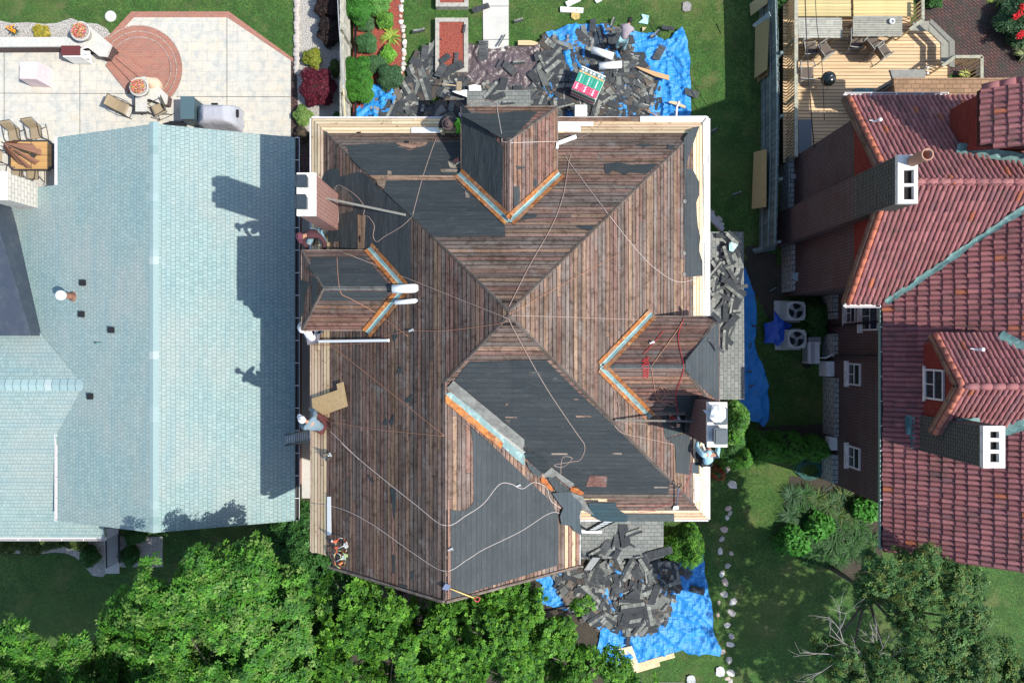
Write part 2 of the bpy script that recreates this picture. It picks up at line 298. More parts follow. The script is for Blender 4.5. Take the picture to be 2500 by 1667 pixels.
m_ropeo = mk('orange_brown_rope', (.48, .24, .15), .9)
m_roper = mk('red_rope', (.50, .03, .04), .8)
m_skin = mk('skin', (.42, .23, .15), .6)
m_yel = mk('yellow_handle', (.62, .44, .16), .6)
m_red = mk('red_plastic', (.50, .05, .07), .5)
m_bluem = mk('blue_grey_steel', (.10, .13, .22), .5)
m_bark = mk('bark', (.16, .14, .12), .95, layers=((8, .45, .65, (.09, .08, .07), .7, 5),), bump=((20, .02),))
m_twig = mk('pale_dead_wood', (.30, .28, .26), .9)
def cloth(name, c): return mk(name, c, .9, layers=((5, .45, .65, tuple(t*.75 for t in c), .5, 4),), bump=((7, .03),))
def leafmat(name, c, c2): return mk(name, (1, 1, 1), .6, True, 'Object', layers=(), spec=.2, trans=.12)
m_leaf = leafmat('leaves', 0, 0)
# ------------------------------------------------------------ sloping roof kit
def pz(pl, x, y): return pl[0]+pl[1]*x+pl[2]*y
def pn(pl): return Vector((-pl[1], -pl[2], 1)).normalized()
def reg_surf(pl, poly): SURF.append((pl[0], pl[1], pl[2], [(p[0], p[1]) for p in poly]))
def slab(pl, poly, t0, t1, name, mat, parent, mb=None):
    """solid roof deck; t0 top offset, t1 bottom offset (metres, measured straight down)"""
    b = mb or MB(); a = sum(poly[i-1][0]*poly[i][1]-poly[i][0]*poly[i-1][1] for i in range(len(poly)))
    if a < 0: poly = poly[::-1]
    T = [Vector((p[0], p[1], pz(pl, *p[:2])+t0)) for p in poly]; B = [Vector((p[0], p[1], pz(pl, *p[:2])+t1)) for p in poly]
    along_x = abs(pl[1]) < abs(pl[2]); k = math.sqrt(1+pl[1]**2+pl[2]**2)
    uv = [((p.x, p.y*k) if along_x else (p.y, p.x*k)) for p in T]
    b.poly(T, uv); b.poly(B[::-1]); n = len(T)
    for i in range(n):
        j = (i+1) % n; b.poly([B[i], B[j], T[j], T[i]])
    return b if mb else b.build(name, mat, parent)
def span(poly, ax, t):
    vals = []; n = len(poly)
    for i in range(n):
        p, q = poly[i-1], poly[i]
        if (p[ax]-t)*(q[ax]-t) <= 0 and abs(p[ax]-q[ax]) > 1e-9:
            s = (t-p[ax])/(q[ax]-p[ax]); vals.append(p[1-ax]+(q[1-ax]-p[1-ax])*s)
    return (min(vals), max(vals)) if len(vals) >= 2 else None
OLD = [(0.26, 0.172, 0.138), (0.225, 0.157, 0.13), (0.3, 0.2, 0.145), (0.195, 0.15, 0.13), (0.31, 0.215, 0.15), (0.24, 0.15, 0.12), (0.255, 0.19, 0.16), (0.18, 0.14, 0.125), (0.275, 0.165, 0.135), (0.21, 0.175, 0.155)]
NEW = [(.84, .66, .43), (.76, .57, .35), (.88, .73, .52), (.80, .56, .38), (.84, .68, .44)]
def boards(pl, poly, name, parent, colf=None, wd=.134, rev=False, seed=1, off=0, dim=1.0, bmat=None):
    bmat = bmat or m_boards
    """sheathing boards laid along the eave of a sloping face, every board its own face with a dark gap"""
    r = random.Random(seed); along = 0 if abs(pl[1]) < abs(pl[2]) else 1; ax = 1-along
    k = math.sqrt(1+pl[1]**2+pl[2]**2); st = wd/k; lo = min(p[ax] for p in poly); hi = max(p[ax] for p in poly)
    b = MB(); bn = MB() if bmat is m_boards else b; n = int((hi-lo)/st)+1; g = .0095/k
    for i in range(n):
        t0 = lo+i*st if not rev else hi-i*st; t1 = t0+(st if not rev else -st)
        t0, t1 = min(t0, t1)+g, max(t0, t1)-g
        t0 = max(t0, lo+1e-4); t1 = min(t1, hi-1e-4)
        if t1-t0 < .01: continue
        s0, s1 = span(poly, ax, t0), span(poly, ax, t1)
        if not s0 or not s1: continue
        cuts = [min(s0[0], s1[0])]; e = max(s0[1], s1[1]); c = cuts[0]+r.uniform(1.5, 8)
        while c < e-.6: cuts.append(c); c += r.uniform(3.5, 8)
        cuts.append(e)
        for a0, a1 in zip(cuts[:-1], cuts[1:]):
            q = []
            for tt, (sl_, sh_) in ((t0, s0), (t1, s1)):
                q.append((tt, min(max(a0+.004, sl_), sh_), min(max(a1-.004, sl_), sh_)))
            dz = off+r.uniform(-.004, .004); dt = r.uniform(-.006, .006)
            pts = [(q[0][0], q[0][1]), (q[0][0], q[0][2]), (q[1][0], q[1][2]), (q[1][0], q[1][1])]
            if along == 0: pts = [(p[1], p[0]) for p in pts]
            else: pts = [(p[0], p[1]) for p in pts]
            P = [Vector((p[0], p[1], pz(pl, *p)+dz+(dt if m in (2, 3) else 0))) for m, p in enumerate(pts)]
            cen = (P[0]+P[2])/2
            if (P[1]-P[0]).cross(P[2]-P[1]).z < 0: P = P[::-1]
            if (P[0]-P[2]).length < .02: continue
            col = colf(cen.x, cen.y, r) if colf else None
            if col is None:
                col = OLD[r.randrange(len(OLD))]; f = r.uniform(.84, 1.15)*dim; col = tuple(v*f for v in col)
            ou, ov = r.uniform(0, 50), r.uniform(0, 50)
            uv = [((p[along])+ou, (p[ax]-t0)*k+ov) for p in P]
            (bn if colf and col[0] > .5 else b).poly(P, uv, col)
    if bn is not b and bn.v: bn.build('new_'+name, m_newb, parent)
    return b.build(name, bmat, parent)
def patch(name, mat, parent, reg, pts, off=.02, rag=0, pl=None, col=(1, 1, 1), step=.25, seed=0, th=.006, mb=None):
    cx = sum(p[0] for p in pts)/len(pts); cy = sum(p[1] for p in pts)/len(pts)
    s = pl or surf(reg, cx, cy)[1]; n = pn(s)
    P = [onplane(s, reg, *p) for p in pts]
    if rag: P = wob([Vector(p) for p in P], rag, step, seed+int(cx)); P = [Vector((p.x, p.y, pz(s, p.x, p.y))) for p in P]
    P = [p+n*off for p in P]
    a = sum(P[i-1].x*P[i].y-P[i].x*P[i-1].y for i in range(len(P)))
    if a < 0: P = P[::-1]
    k = math.sqrt(1+s[1]**2+s[2]**2); ax_x = abs(s[1]) < abs(s[2])
    b = mb or MB(); b.poly(P, [((p.x, p.y*k) if ax_x else (p.y, p.x*k)) for p in P], col)
    m = len(P)
    for i in range(m):
        q, w_ = P[i], P[(i+1) % m]; b.poly([q-n*th, w_-n*th, w_, q], None, col)
    return b if mb else b.build(name, mat, parent)
def ridge(a, b, wd, name, mat, parent, nA, nB, off=.012, col=(.3, .22, .18)):
    """pair of narrow strips folded over a hip or ridge line"""
    a = Vector(a); b = Vector(b); d = (b-a).normalized(); m = MB()
    for nn, s in ((nA, 1), (nB, -1)):
        u = nn.cross(d)*s
        if u.z > 0: u = -u
        P = [a+nn*off, b+nn*off, b+u*wd+nn*off, a+u*wd+nn*off]
        if (P[1]-P[0]).cross(P[2]-P[1]).z < 0: P = P[::-1]
        m.poly(P, [((p-a).dot(d), (p-a).dot(u)) for p in P], col)
    return m.build(name, mat, parent)
# ------------------------------------------------------------ THE HOUSE BEING REROOFED
house = empty('house', (0, 0, 0), 'tall house stripped to its bare brown roof boards and black felt, in the middle', 'house')
SP = .69; EX0, EX1, EY0, EY1, EZ = -5.85, 5.73, -5.19, 6.5, 8.1
PW = (EZ-SP*EX0, SP, 0); PE = (EZ+SP*EX1, -SP, 0); PN = (EZ+SP*EY1, 0, -SP); PS = (EZ-SP*EY0, 0, SP)
RW = -1.674; RZ = pz(PW, RW, 0); PG = (RZ+SP*RW, -SP, 0); WEX = 1.92; GY = -6.45
A1 = (-.06, .70); A2 = (-.06, .607)
polW = [(EX0, EY1), A1, A2, (RW, -1.0), (RW, GY), (-5.15, GY+.08), (-5.15, -6.12), (EX0, -6.12)]
polE = [(EX1, EY1), (EX1, EY0), A2, A1]; polN = [(EX0, EY1), (EX1, EY1), A1]
polS = [A2, (EX1, EY0), (1.88, EY0), (1.88, -4.55), (RW, -1.0)]
polG = [(RW, -1.0), (1.88, -4.55), (WEX, -4.6), (WEX, GY+.08), (RW, GY)]
for pl, po in ((PW, polW), (PE, polE), (PN, polN), (PS, polS), (PG, polG)): reg_surf(pl, po)
def cW(x, y, r):
    lim = .45 if y > 2.6 else (.62 if y > -2.2 else .55)
    if x < EX0+lim and not (3.0 < y < 3.4):
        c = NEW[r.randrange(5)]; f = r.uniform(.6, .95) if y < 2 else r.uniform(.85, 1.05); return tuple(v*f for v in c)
def cE(x, y, r):
    if x > EX1-.20: return (.86, .82, .72)
    if x > EX1-.5: return shd(NEW[r.randrange(5)], r.uniform(.85, 1.05))
    f = r.uniform(.88, 1.2); c = OLD[r.randrange(10)]; return shd(c, f)
def cN(x, y, r):
    if y > EY1-.60: return shd((NEW[r.randrange(5)] if x > -4 or r.random() > .2 else (.6, .38, .25)), r.uniform(.75, 1.05))
    if y > EY1-.78: return (.20, .14, .11)
def cS(x, y, r):
    if y < EY0+.34 and x > 2.6: return shd(NEW[r.randrange(5)], r.uniform(.8, 1.0))
def cG(x, y, r):
    if x > WEX-.42: return shd((NEW[r.randrange(5)] if r.random() < .5 else (.52, .30, .22)), r.uniform(.6, 1.0))
    f = r.uniform(.9, 1.5); c = OLD[r.randrange(10)]; return tuple(v*f for v in c)
faces = {}
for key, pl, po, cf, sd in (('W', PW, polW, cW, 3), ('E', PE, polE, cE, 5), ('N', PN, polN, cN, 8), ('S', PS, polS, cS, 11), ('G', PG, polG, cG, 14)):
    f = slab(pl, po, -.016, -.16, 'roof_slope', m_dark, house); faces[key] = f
    boards(pl, po, 'sheathing', f, cf, seed=sd, rev=key in 'ENG', dim=.86 if key == 'W' else 1.0)  # west boards dimmed: grazing sun's shade is partly put into their colour
wl = MB(); wl.prism([(EX0+.55, EY1-.55), (EX1-.55, EY1-.55), (EX1-.55, EY0+.55), (1.4, EY0+.55), (1.4, GY+.5), (-4.7, GY+.5), (-4.7, -5.6), (EX0+.55, -5.6)], 0, EZ-.12)
wall = wl.build('wall', m_brickc, house)
gb = MB(); gb.prism([(-4.6, GY+.55), (1.35, GY+.55), (1.35, GY+.45), (-4.6, GY+.45)], 0, .01)
g3 = [(-4.75, GY+.44, EZ-.15), (1.5, GY+.44, EZ-.15), (1.5, GY+.44, pz(PG, 1.5, 0)-.17), (RW, GY+.44, RZ-.17), (-4.75, GY+.44, pz(PW, -4.75, 0)-.17)]
gw = MB(); gw.poly(g3, [(p[0], p[2]) for p in g3]); gw.poly([(p[0], p[1]+.12, p[2]) for p in g3[::-1]]); gw.build('gable_wall', m_brickc, house)
# hip and ridge trims
nW, nE, nN, nS, nG = pn(PW), pn(PE), pn(PN), pn(PS), pn(PG)
def V3(pl, x, y): return Vector((x, y, pz(pl, x, y)))
hc = (.15, .125, .11)
ridge(V3(PW, EX0+.5, EY1-.5), V3(PW, *A1), .035, 'hip_board', m_boards, faces['N'], nW, nN, col=hc)
ridge(V3(PE, EX1-.5, EY1-.5), V3(PE, *A1), .035, 'hip_board', m_boards, faces['N'], nE, nN, col=hc)
ridge(V3(PE, EX1-.5, EY0+.5), V3(PE, *A2), .045, 'hip_board', m_boards, faces['S'], nE, nS, col=hc)
ridge(V3(PW, *A2), V3(PW, RW, -1.0), .035, 'hip_board', m_boards, faces['S'], nW, nS, col=hc)
ridge(V3(PW, RW, -1.05), V3(PW, RW, GY), .05, 'ridge_board', m_boards, faces['W'], nW, nG, col=(.2, .16, .14))
for (y0, y1) in ((-5.35, -4.95), (-5.75, -5.42), (-5.0, -4.2), (-6.25, -5.85)):      # open slots along the wing ridge
    s_ = MB(); s_.box((RW+.045, (y0+y1)/2, RZ-.015), (.045, y1-y0, .012)); s_.build('ridge_slot', m_dark, faces['G'])
for cx, cy, wx in ((-.06, .93, .34), (-.06, .40, .30)):
    s_ = MB(); P = [Vector((cx+sx*wx/2, cy+sy*.03, 0)) for sx, sy in ((-1, -1), (1, -1), (1, 1), (-1, 1))]
    pl = PN if cy > .7 else PS; P = [Vector((p.x, p.y, pz(pl, p.x, p.y)+.014)) for p in P]; s_.poly(P); s_.build('ridge_slot', m_dark, faces['N' if cy > .7 else 'S'])
# fascia, drip edge and gutters left
fa = MB()
for (x0, y0, x1, y1) in ((EX0, EY1, EX1, EY1), (EX1, EY1, EX1, EY0), (EX1, EY0, 1.95, EY0), (EX0, EY1, EX0, .3)):
    d = Vector((x1-x0, y1-y0, 0)).normalized(); o = Vector((d.y, -d.x, 0))*.03
    c_ = Vector(((x0+x1)/2, (y0+y1)/2, 0)); o = o if (c_+o).length > c_.length else -o
    fa.beam(Vector((x0, y0, EZ-.11))+o, Vector((x1, y1, EZ-.11))+o, .04, .2, (1, 1, 1))
fa.build('fascia', m_gutw, house); fa = MB()
fa.beam((EX0-.02, .3, EZ-.1), (EX0-.02, -6.12, EZ-.1), .04, .18, (.5, .4, .32)); fa.build('fascia', m_boards, house); fa = MB(); fa.beam((EX0, -6.14, EZ-.1), (-5.15, -6.14, EZ-.1), .04, .18, (.6, .5, .4)); fa.build('fascia', m_boards, house)
rk = MB()
for a_, b_, pl in (((-5.15, GY+.08), (RW, GY), PW), ((WEX, GY+.08), (RW, GY), PG)):
    p, q = V3(pl, *a_), V3(pl, *b_); rk.beam(p+Vector((0, -.04, -.05)), q+Vector((0, -.04, -.05)), .07, .17, (.22, .18, .155))
rk.beam((WEX+.02, -4.75, pz(PG, WEX, 0)-.05), (WEX+.02, GY+.08, pz(PG, WEX, 0)-.05), .04, .12, (.7, .7, .68))
rk.build('rake_board', m_boards, house)
# ---- hipped dormers: ridge end, ridge meet, valley ends
def dormer(axis, cen, half, ez, out_e, out_r, meet, v0, v1, colf, seed, felt=None):
    """axis: direction the dormer runs out ('N','W','E'); builds three faces, cheeks under them"""
    d = empty('dormer', (0, 0, 0)); d.parent = house; rz = ez+(.975 if half > 1.2 else .75); sp = (rz-ez)/half
    def T(l, c): return {'N': (cen+c, l), 'W': (-l, cen+c), 'E': (l, cen+c)}[axis]     # l = distance along the run, c = across
    e0, e1 = T(out_e, -half), T(out_e, half); r0, r1 = T(out_r, 0), T(meet, 0); w0, w1 = T(v0, -half), T(v1, half)
    if axis == 'N': pa = (ez+sp*half-sp*cen, sp, 0); pb = (ez+sp*half+sp*cen, -sp, 0)
    else: pa = (ez+sp*half-sp*cen, 0, sp); pb = (ez+sp*half+sp*cen, 0, -sp)
    hs = (rz-ez)/(out_e-out_r)
    ph = {'N': (ez+hs*out_e, 0, -hs), 'W': (ez+hs*out_e, hs, 0), 'E': (ez+hs*out_e, -hs, 0)}[axis]
    out = []
    # a side: c from -half (pa rises with c), b side: c to +half
    for pl, po, tg in ((pa, [e0, r0, r1, w0], 'a'), (pb, [e1, r0, r1, w1], 'b'), (ph, [e0, e1, r0], 'h')):
        reg_surf(pl, po); f = slab(pl, po, -.014, -.12, 'roof_slope', m_dark, d); boards(pl, po, 'sheathing', f, colf, seed=seed, wd=.134); seed += 7; out.append((f, pl, po))
    lo, hi = out_e-.42, min(v0, v1)-.2; q = [T(lo, -half+.3), T(lo, half-.3), T(hi, half-.3), T(hi, -half+.3)]
    b = MB(); b.prism(q, EZ-.3, ez-.06); b.build('cheek_wall', m_boards, d)
    na, nb, nh = pn(pa), pn(pb), pn(ph)
    ridge(V3(pa, *r1)+Vector((0, 0, .005)), V3(pa, *r0)+Vector((0, 0, .005)), .05, 'ridge_board', m_boards, d, na, nb, col=(.28, .2, .17) if axis == 'N' else (.12, .15, .155))
    ridge(V3(pa, *e0), V3(pa, *r0), .05, 'hip_board', m_boards, d, na, nh, col=hc); ridge(V3(pb, *e1), V3(pb, *r0), .05, 'hip_board', m_boards, d, nb, nh, col=hc)
    eb = MB()
    for a_, b_ in ((w0, e0), (e0, e1), (e1, w1)):
        eb.beam((a_[0], a_[1], ez-.06), (b_[0], b_[1], ez-.06), .035, .13, (.30, .24, .2))
    eb.build('fascia', m_boards, d)
    return d, out, (V3(pa, *w0), V3(pb, *w1), V3(pa, *r1), pa, pb)
def valley(parent, P0, P1, mainpl, dorpl, toward):
    d = (P1-P0).normalized(); res = []
    for pl, sgn in ((mainpl, -1), (dorpl, 1)):
        n = pn(pl); u = n.cross(d)
        if u.dot(toward)*sgn < 0: u = -u
        res.append((n, u))
    L = (P1-P0).length; a0, a1 = P0-d*.10, P1+d*.02
    t = MB(); e = MB()
    for n, u in res:
        for lo_, hi_, o, mb, cc in ((0, .075, .03, t, (1.6, 1.6, 1.6)), (.072, .18, .036, e, (1, 1, 1))):
            P = [a0+u*lo_+n*o, a1+u*lo_+n*o, a1+u*hi_+n*o, a0+u*hi_+n*o]
            if (P[1]-P[0]).cross(P[2]-P[1]).z < 0: P = P[::-1]
            mb.poly(P, [((p-a0).dot(d), (p-a0).dot(u)) for p in P], cc)
    nn = (res[0][0]+res[1][0]).normalized(); t.beam(a0+nn*.035, a1+nn*.035, .012, .02, (.7, .7, .7))
    f = t.build('valley_flashing', m_teal, parent); e.build('rusty_edge', m_rust, f)
def dcol(x, y, r):
    f = r.uniform(.8, 1.2); c = OLD[r.randrange(10)]; return (c[0]*f*1.08, c[1]*f*.95, c[2]*f*.95)
dN, oN, vN = dormer('N', -.07, 1.30, 9.5, 6.36, 5.16, 3.07, 4.47, 4.47, dcol, 31)
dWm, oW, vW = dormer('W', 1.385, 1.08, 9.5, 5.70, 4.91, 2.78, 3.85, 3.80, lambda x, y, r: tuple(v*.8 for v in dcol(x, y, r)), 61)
dEm, oE, vE = dormer('E', -.65, 1.33, 9.5, 5.62, 4.42, 2.28, 3.68, 3.72, dcol, 91)
valley(dN, vN[0], vN[2], PN, vN[3], Vector((1, 1, 0))); valley(dN, vN[1], vN[2], PN, vN[4], Vector((-1, 1, 0)))
valley(dWm, vW[0], vW[2], PW, vW[3], Vector((-1, 1, 0))); valley(dWm, vW[1], vW[2], PW, vW[4], Vector((-1, -1, 0)))
valley(dEm, vE[0], vE[2], PE, vE[3], Vector((1, 1, 0))); valley(dEm, vE[1], vE[2], PE, vE[4], Vector((1, -1, 0)))
m_weath = mk('weathered_metal', (.17, .17, .155), .7, False, 'Object', layers=((5, .42, .62, (.26, .27, .25), .7, 6), (1.6, .5, .65, (.10, .10, .095), .6, 4)), bump=((10, .01),))
# ---- black felt left on the boards
def felt(par, reg, pts, rag=.012, off=.016, col=(1, 1, 1), mat=None, **k): return patch('felt_sheet', mat or m_felt, par, reg, pts, off, rag, None, col, seed=len(pts), **k)
felt(faces['N'], 's', [(846, 357), (905, 352), (966, 350), (973, 360), (1001, 369), (1037, 357), (1047, 347), (1126, 350), (1126, 421), (1114, 430), (905, 430), (889, 418), (859, 390)])
felt(faces['N'], '22', [(1010, 245), (1690, 240), (2165, 670), (2170, 775), (1480, 780), (1275, 590), (1100, 430), (1010, 340)])
felt(faces['N'], '23', [(1160, 85), (1290, 65), (1400, 95), (1670, 80), (1560, 180), (1400, 165), (1350, 190), (1240, 140), (1200, 180), (1165, 175)])
felt(faces['N'], '23', [(880, 680), (980, 668), (1070, 672), (1010, 725)]); felt(faces['N'], '23', [(350, 600), (420, 560), (520, 560), (500, 600), (400, 615)])
felt(faces['N'], '13', [(1760, 1390), (1850, 1395), (1800, 1440), (1760, 1430)]); felt(faces['N'], '13', [(1460, 1390), (1560, 1378), (1640, 1392), (1540, 1412)])
felt(faces['W'], '22', [(440, 180), (500, 130), (580, 130), (590, 205), (750, 160), (815, 165), (1262, 585), (1270, 1230), (1222, 1235), (905, 905), (845, 965), (600, 968), (590, 820), (480, 830), (470, 700), (420, 640), (500, 400), (415, 240)])
felt(oN[0][0], '22', [(1757, 160), (2140, 560), (2150, 0), (2150, -80), (1757, -500)], .004)
felt(oN[2][0], '13', [(-230, 1095), (-60, 1085), (60, 1100), (300, 1070), (520, 1075), (285, 1325), (170, 1325)], .01)
for q in ([(305, 100), (360, 105), (405, 118), (330, 135)], [(285, 300), (340, 290), (350, 380), (335, 490), (290, 500)], [(480, 210), (525, 260), (500, 300), (475, 290)]): felt(oN[1][0], '23', q, .01)
felt(oW[1][0], '22', [(315, 978), (825, 972), (1085, 1262), (435, 1262), (390, 1180), (300, 1090)], .006)
felt(oW[0][0], '22', [(435, 1292), (1080, 1292), (1000, 1380), (405, 1385)], .006)
felt(oW[2][0], '22', [(210, 1190), (305, 1215), (262, 1330), (245, 1500), (210, 1560)]); felt(oW[2][0], '22', [(318, 1150), (378, 1185), (372, 1380), (322, 1440)])
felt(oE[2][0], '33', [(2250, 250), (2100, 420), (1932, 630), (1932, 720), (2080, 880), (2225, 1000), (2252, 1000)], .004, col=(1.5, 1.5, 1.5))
felt(oE[0][0], '33', [(1850, 960), (2060, 968), (2090, 1000), (1990, 1118), (1700, 1112), (1840, 1010)], col=(.6, .6, .6))
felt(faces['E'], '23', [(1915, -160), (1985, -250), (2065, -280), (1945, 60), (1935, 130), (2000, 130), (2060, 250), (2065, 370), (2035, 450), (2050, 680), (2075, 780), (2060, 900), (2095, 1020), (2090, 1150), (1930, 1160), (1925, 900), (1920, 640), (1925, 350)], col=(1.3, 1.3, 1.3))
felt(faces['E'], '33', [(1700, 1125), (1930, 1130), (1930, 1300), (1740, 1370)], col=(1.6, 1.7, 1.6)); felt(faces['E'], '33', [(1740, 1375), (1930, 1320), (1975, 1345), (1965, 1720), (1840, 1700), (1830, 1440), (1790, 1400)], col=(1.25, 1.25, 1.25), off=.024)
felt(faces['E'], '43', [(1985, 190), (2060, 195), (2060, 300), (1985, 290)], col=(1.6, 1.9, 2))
felt(faces['S'], 's', [(1146, 881), (1333, 878), (1400, 945), (1480, 1020), (1560, 1100), (1635, 1174), (1631, 1204), (1428, 1205), (1348, 1139), (1277, 1087), (1180, 993), (1110, 929)], .006)
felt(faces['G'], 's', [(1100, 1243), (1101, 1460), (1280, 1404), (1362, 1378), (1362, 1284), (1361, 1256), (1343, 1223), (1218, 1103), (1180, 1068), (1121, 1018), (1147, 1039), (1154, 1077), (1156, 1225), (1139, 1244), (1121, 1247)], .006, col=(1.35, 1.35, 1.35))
for q in ([(1160, 680), (1185, 690), (1175, 755), (1135, 745)], [(1210, 1010), (1270, 960), (1285, 950), (1275, 1030), (1230, 1030)], [(1000, 1240), (1030, 1180), (1050, 1210), (1040, 1245)], [(1065, 1220), (1105, 1140), (1110, 1200), (1085, 1260)], [(1090, 380), (1130, 340), (1140, 400), (1105, 450)]): felt(faces['W'], '32', q)
for q in ([(1075, 435), (1125, 440), (1125, 600), (1110, 740), (1095, 600)], [(1095, 1080), (1120, 1080), (1115, 1250), (1100, 1250)], [(1270, 1240), (1300, 1230), (1300, 1310), (1275, 1300)], [(860, 300), (915, 385), (905, 392), (855, 320)], [(1160, 1350), (1240, 1370), (1240, 1388), (1165, 1370)]): felt(faces['W'], '42', q)
# torn remnants of bare wood and scraps on the felt
def scrap(par, reg, q, col, mat=None, off=.024): patch('board_scrap', mat or m_boards, par, reg, q, off, .004, None, col)
scrap(faces['N'], '22', [(870, 196), (1740, 198), (1690, 238), (930, 238)], (.42, .28, .2)); scrap(faces['W'], '22', [(765, 565), (838, 580), (822, 962), (762, 962)], (.36, .25, .17), off=.028)
scrap(faces['W'], '22', [(530, 300), (650, 310), (720, 420), (715, 530), (600, 560), (540, 520)], (.15, .13, .12), off=.022)
scrap(faces['W'], '22', [(776, 770), (792, 765), (792, 830), (780, 835)], (.02, .02, .02), off=.032)
for q, c in (([(980, 415), (1020, 310), (1185, 315), (1175, 420)], (.25, .13, .11)), ([(652, 95), (805, 98), (805, 110), (652, 110)], (.5, .42, .36)), ([(1237, 95), (1322, 93), (1322, 110), (1240, 108)], (.45, .4, .35)), ([(1630, 415), (1765, 418), (1765, 428), (1635, 430)], (.4, .36, .32))): scrap(faces['S'], '43', q, c)
for q, c in (([(882, 1148), (1020, 1150), (1035, 1162), (890, 1165)], (.42, .28, .22)), ([(205, 1158), (320, 1160), (318, 1172), (210, 1172)], (.36, .28, .24)), ([(205, 1185), (265, 1185), (250, 1215), (225, 1215)], (.12, .13, .12)), ([(430, 725), (580, 725), (520, 750), (430, 760)], (.10, .11, .11)), ([(190, 1028), (245, 1030), (215, 1060), (215, 1030)], (.25, .17, .12)), ([(640, 785), (710, 792), (680, 810)], (.1, .11, .11)), ([(865, 988), (910, 988), (905, 998), (868, 998)], (.3, .22, .18))): scrap(faces['S'], '33', q, c)
for q, c in (([(1620, 60), (1700, 52), (1752, 70), (1752, 130), (1640, 120)], (.40, .36, .28)), ([(1545, 145), (1560, 134), (1730, 138), (1700, 162), (1560, 160)], (.35, .30, .24)), ([(1045, 150), (1080, 155), (1085, 190), (1045, 190)], (.35, .28, .22)), ([(940, 245), (1030, 245), (1010, 320), (950, 290)], (.33, .25, .19)), ([(1785, 345), (1825, 380), (1830, 410), (1790, 405)], (.36, .32, .28))): scrap(faces['N'], '22', q, c)
scrap(faces['N'], '12', [(1120, 1375), (1430, 1368), (1400, 1400), (1270, 1425), (1170, 1400)], (.42, .27, .2)); scrap(faces['N'], '12', [(1208, 1356), (1248, 1356), (1248, 1378), (1208, 1378)], (.01, .01, .01), m_dark, .03)
scrap(faces['N'], '12', [(750, 1270), (790, 1268), (790, 1278), (750, 1280)], (.01, .01, .01), m_dark)
# white drip edge and new white boards on the north and east eaves
for par, reg, q in (('N', '13', [(1500, 1122), (2140, 1118), (2090, 1178), (1500, 1174)]), ('N', '13', [(686, 1175), (930, 1210), (932, 1270), (686, 1268)]), ('N', '13', [(686, 1172), (1055, 1175), (1050, 1212), (940, 1215), (930, 1207), (686, 1180)]), ('N', '12', [(1272, 1230), (1580, 1230), (1580, 1280), (1272, 1280)]),
        ('E', '13', [(2145, 1122), (2146, 1568), (2098, 1568), (2094, 1180)]), ('E', '23', [(2146, 0), (2150, 1560), (2120, 1560), (2100, 0)]), ('E', '43', [(2015, 320), (2060, 320), (2060, 560), (2015, 560)]), ('W', '42', [(472, 515), (508, 515), (512, 880), (472, 885)])):
    patch('white_board', m_white, faces[par], reg, q, .03, .003)
for q in ([(686, 1128), (1155, 1130), (1150, 1170), (686, 1166)], [(1158, 1130), (1495, 1125), (1490, 1168), (1155, 1168)]): scrap(faces['N'], '13', q, (.33, .2, .14))
patch('drip_edge', m_gutw, faces['W'], '22', [(290, 570), (312, 570), (315, 965), (290, 965)], .02)
# wide old valley between the wing and the main roof
vv = [onplane(PG, '32', 1575, 900), onplane(PG, '33', 400, 1560)]
patch('valley_flashing', m_teal, house, '32', [(1588, 950), (1640, 925), (2352, 1500), (2352, 1568), (2140, 1440)], .03, .01, PG)
patch('rusty_edge', m_rust, house, '32', [(1590, 960), (1600, 955), (2143, 1415), (2120, 1468), (1590, 1030)], .045, .01, PG, (1.2, 1.2, 1.2))
patch('weathered_strip', m_weath, house, '32', [(1590, 905), (1675, 810), (2352, 1370), (2352, 1500), (1650, 940)], .05, .008, PS, (.42, .40, .36))
patch('weathered_strip', m_weath, house, '33', [(0, 1060), (380, 1405), (380, 1530), (0, 1190)], .055, .01, PS, (.42, .40, .36))
patch('valley_flashing', m_teal, house, '33', [(0, 1235), (0, 1290), (210, 1480), (390, 1640), (390, 1580), (200, 1410)], .035, .01, PG)
m_weath2 = mk('pale_flashing', (.42, .42, .38), .7, layers=((9, .5, .65, (.25, .26, .24), .6, 4),))
zz = MB()
r_ = random.Random(5)
for i in range(34):
    t = i/34; p = Vector((1088+.2551*0+t*190, 958+t*148)); s = r_.uniform(3, 8)
    patch('', None, None, 's', [(p.x+2, p.y-6), (p.x+9+s*.5, p.y-3), (p.x+4+r_.uniform(-2, 3), p.y+s)], .066, 0, PS, (1.9, 1.85, 1.75), mb=zz)
zz.build('step_flashing', m_weath2, house)
felt(house, '43', [(380, 25), (550, 130), (650, 225), (540, 300), (410, 200)], .01, .06, (.7, .8, .8)); felt(house, '43', [(400, 180), (545, 290), (530, 330), (470, 300), (420, 240)], .01, .064, (1.5, 1.6, 1.6))
patch('rusty_edge', m_rust, house, '43', [(540, 330), (590, 345), (660, 440), (655, 462), (610, 440), (540, 370)], .05, .01, PG, (1.25, 1, 1)); patch('rusty_edge', m_rust, house, '43', [(835, 412), (900, 425), (965, 470), (940, 495), (830, 450)], .05, .01, PS, (1.25, 1, 1))
felt(house, '43', [(600, 340), (680, 305), (830, 440), (820, 470), (700, 480), (660, 430)], .01, .07, (1.2, 1.3, 1.3))
patch('weathered_strip', m_weath, house, '43', [(560, 300), (650, 225), (870, 380), (830, 420), (690, 305), (600, 340)], .06, .01, PS, (.5, .5, .46))
felt(house, '43', [(640, 480), (700, 470), (830, 460), (930, 600), (900, 700), (925, 880), (860, 850), (820, 790), (730, 780), (715, 700), (745, 620)], .02, .09, (1.6, 1.85, 2.0))
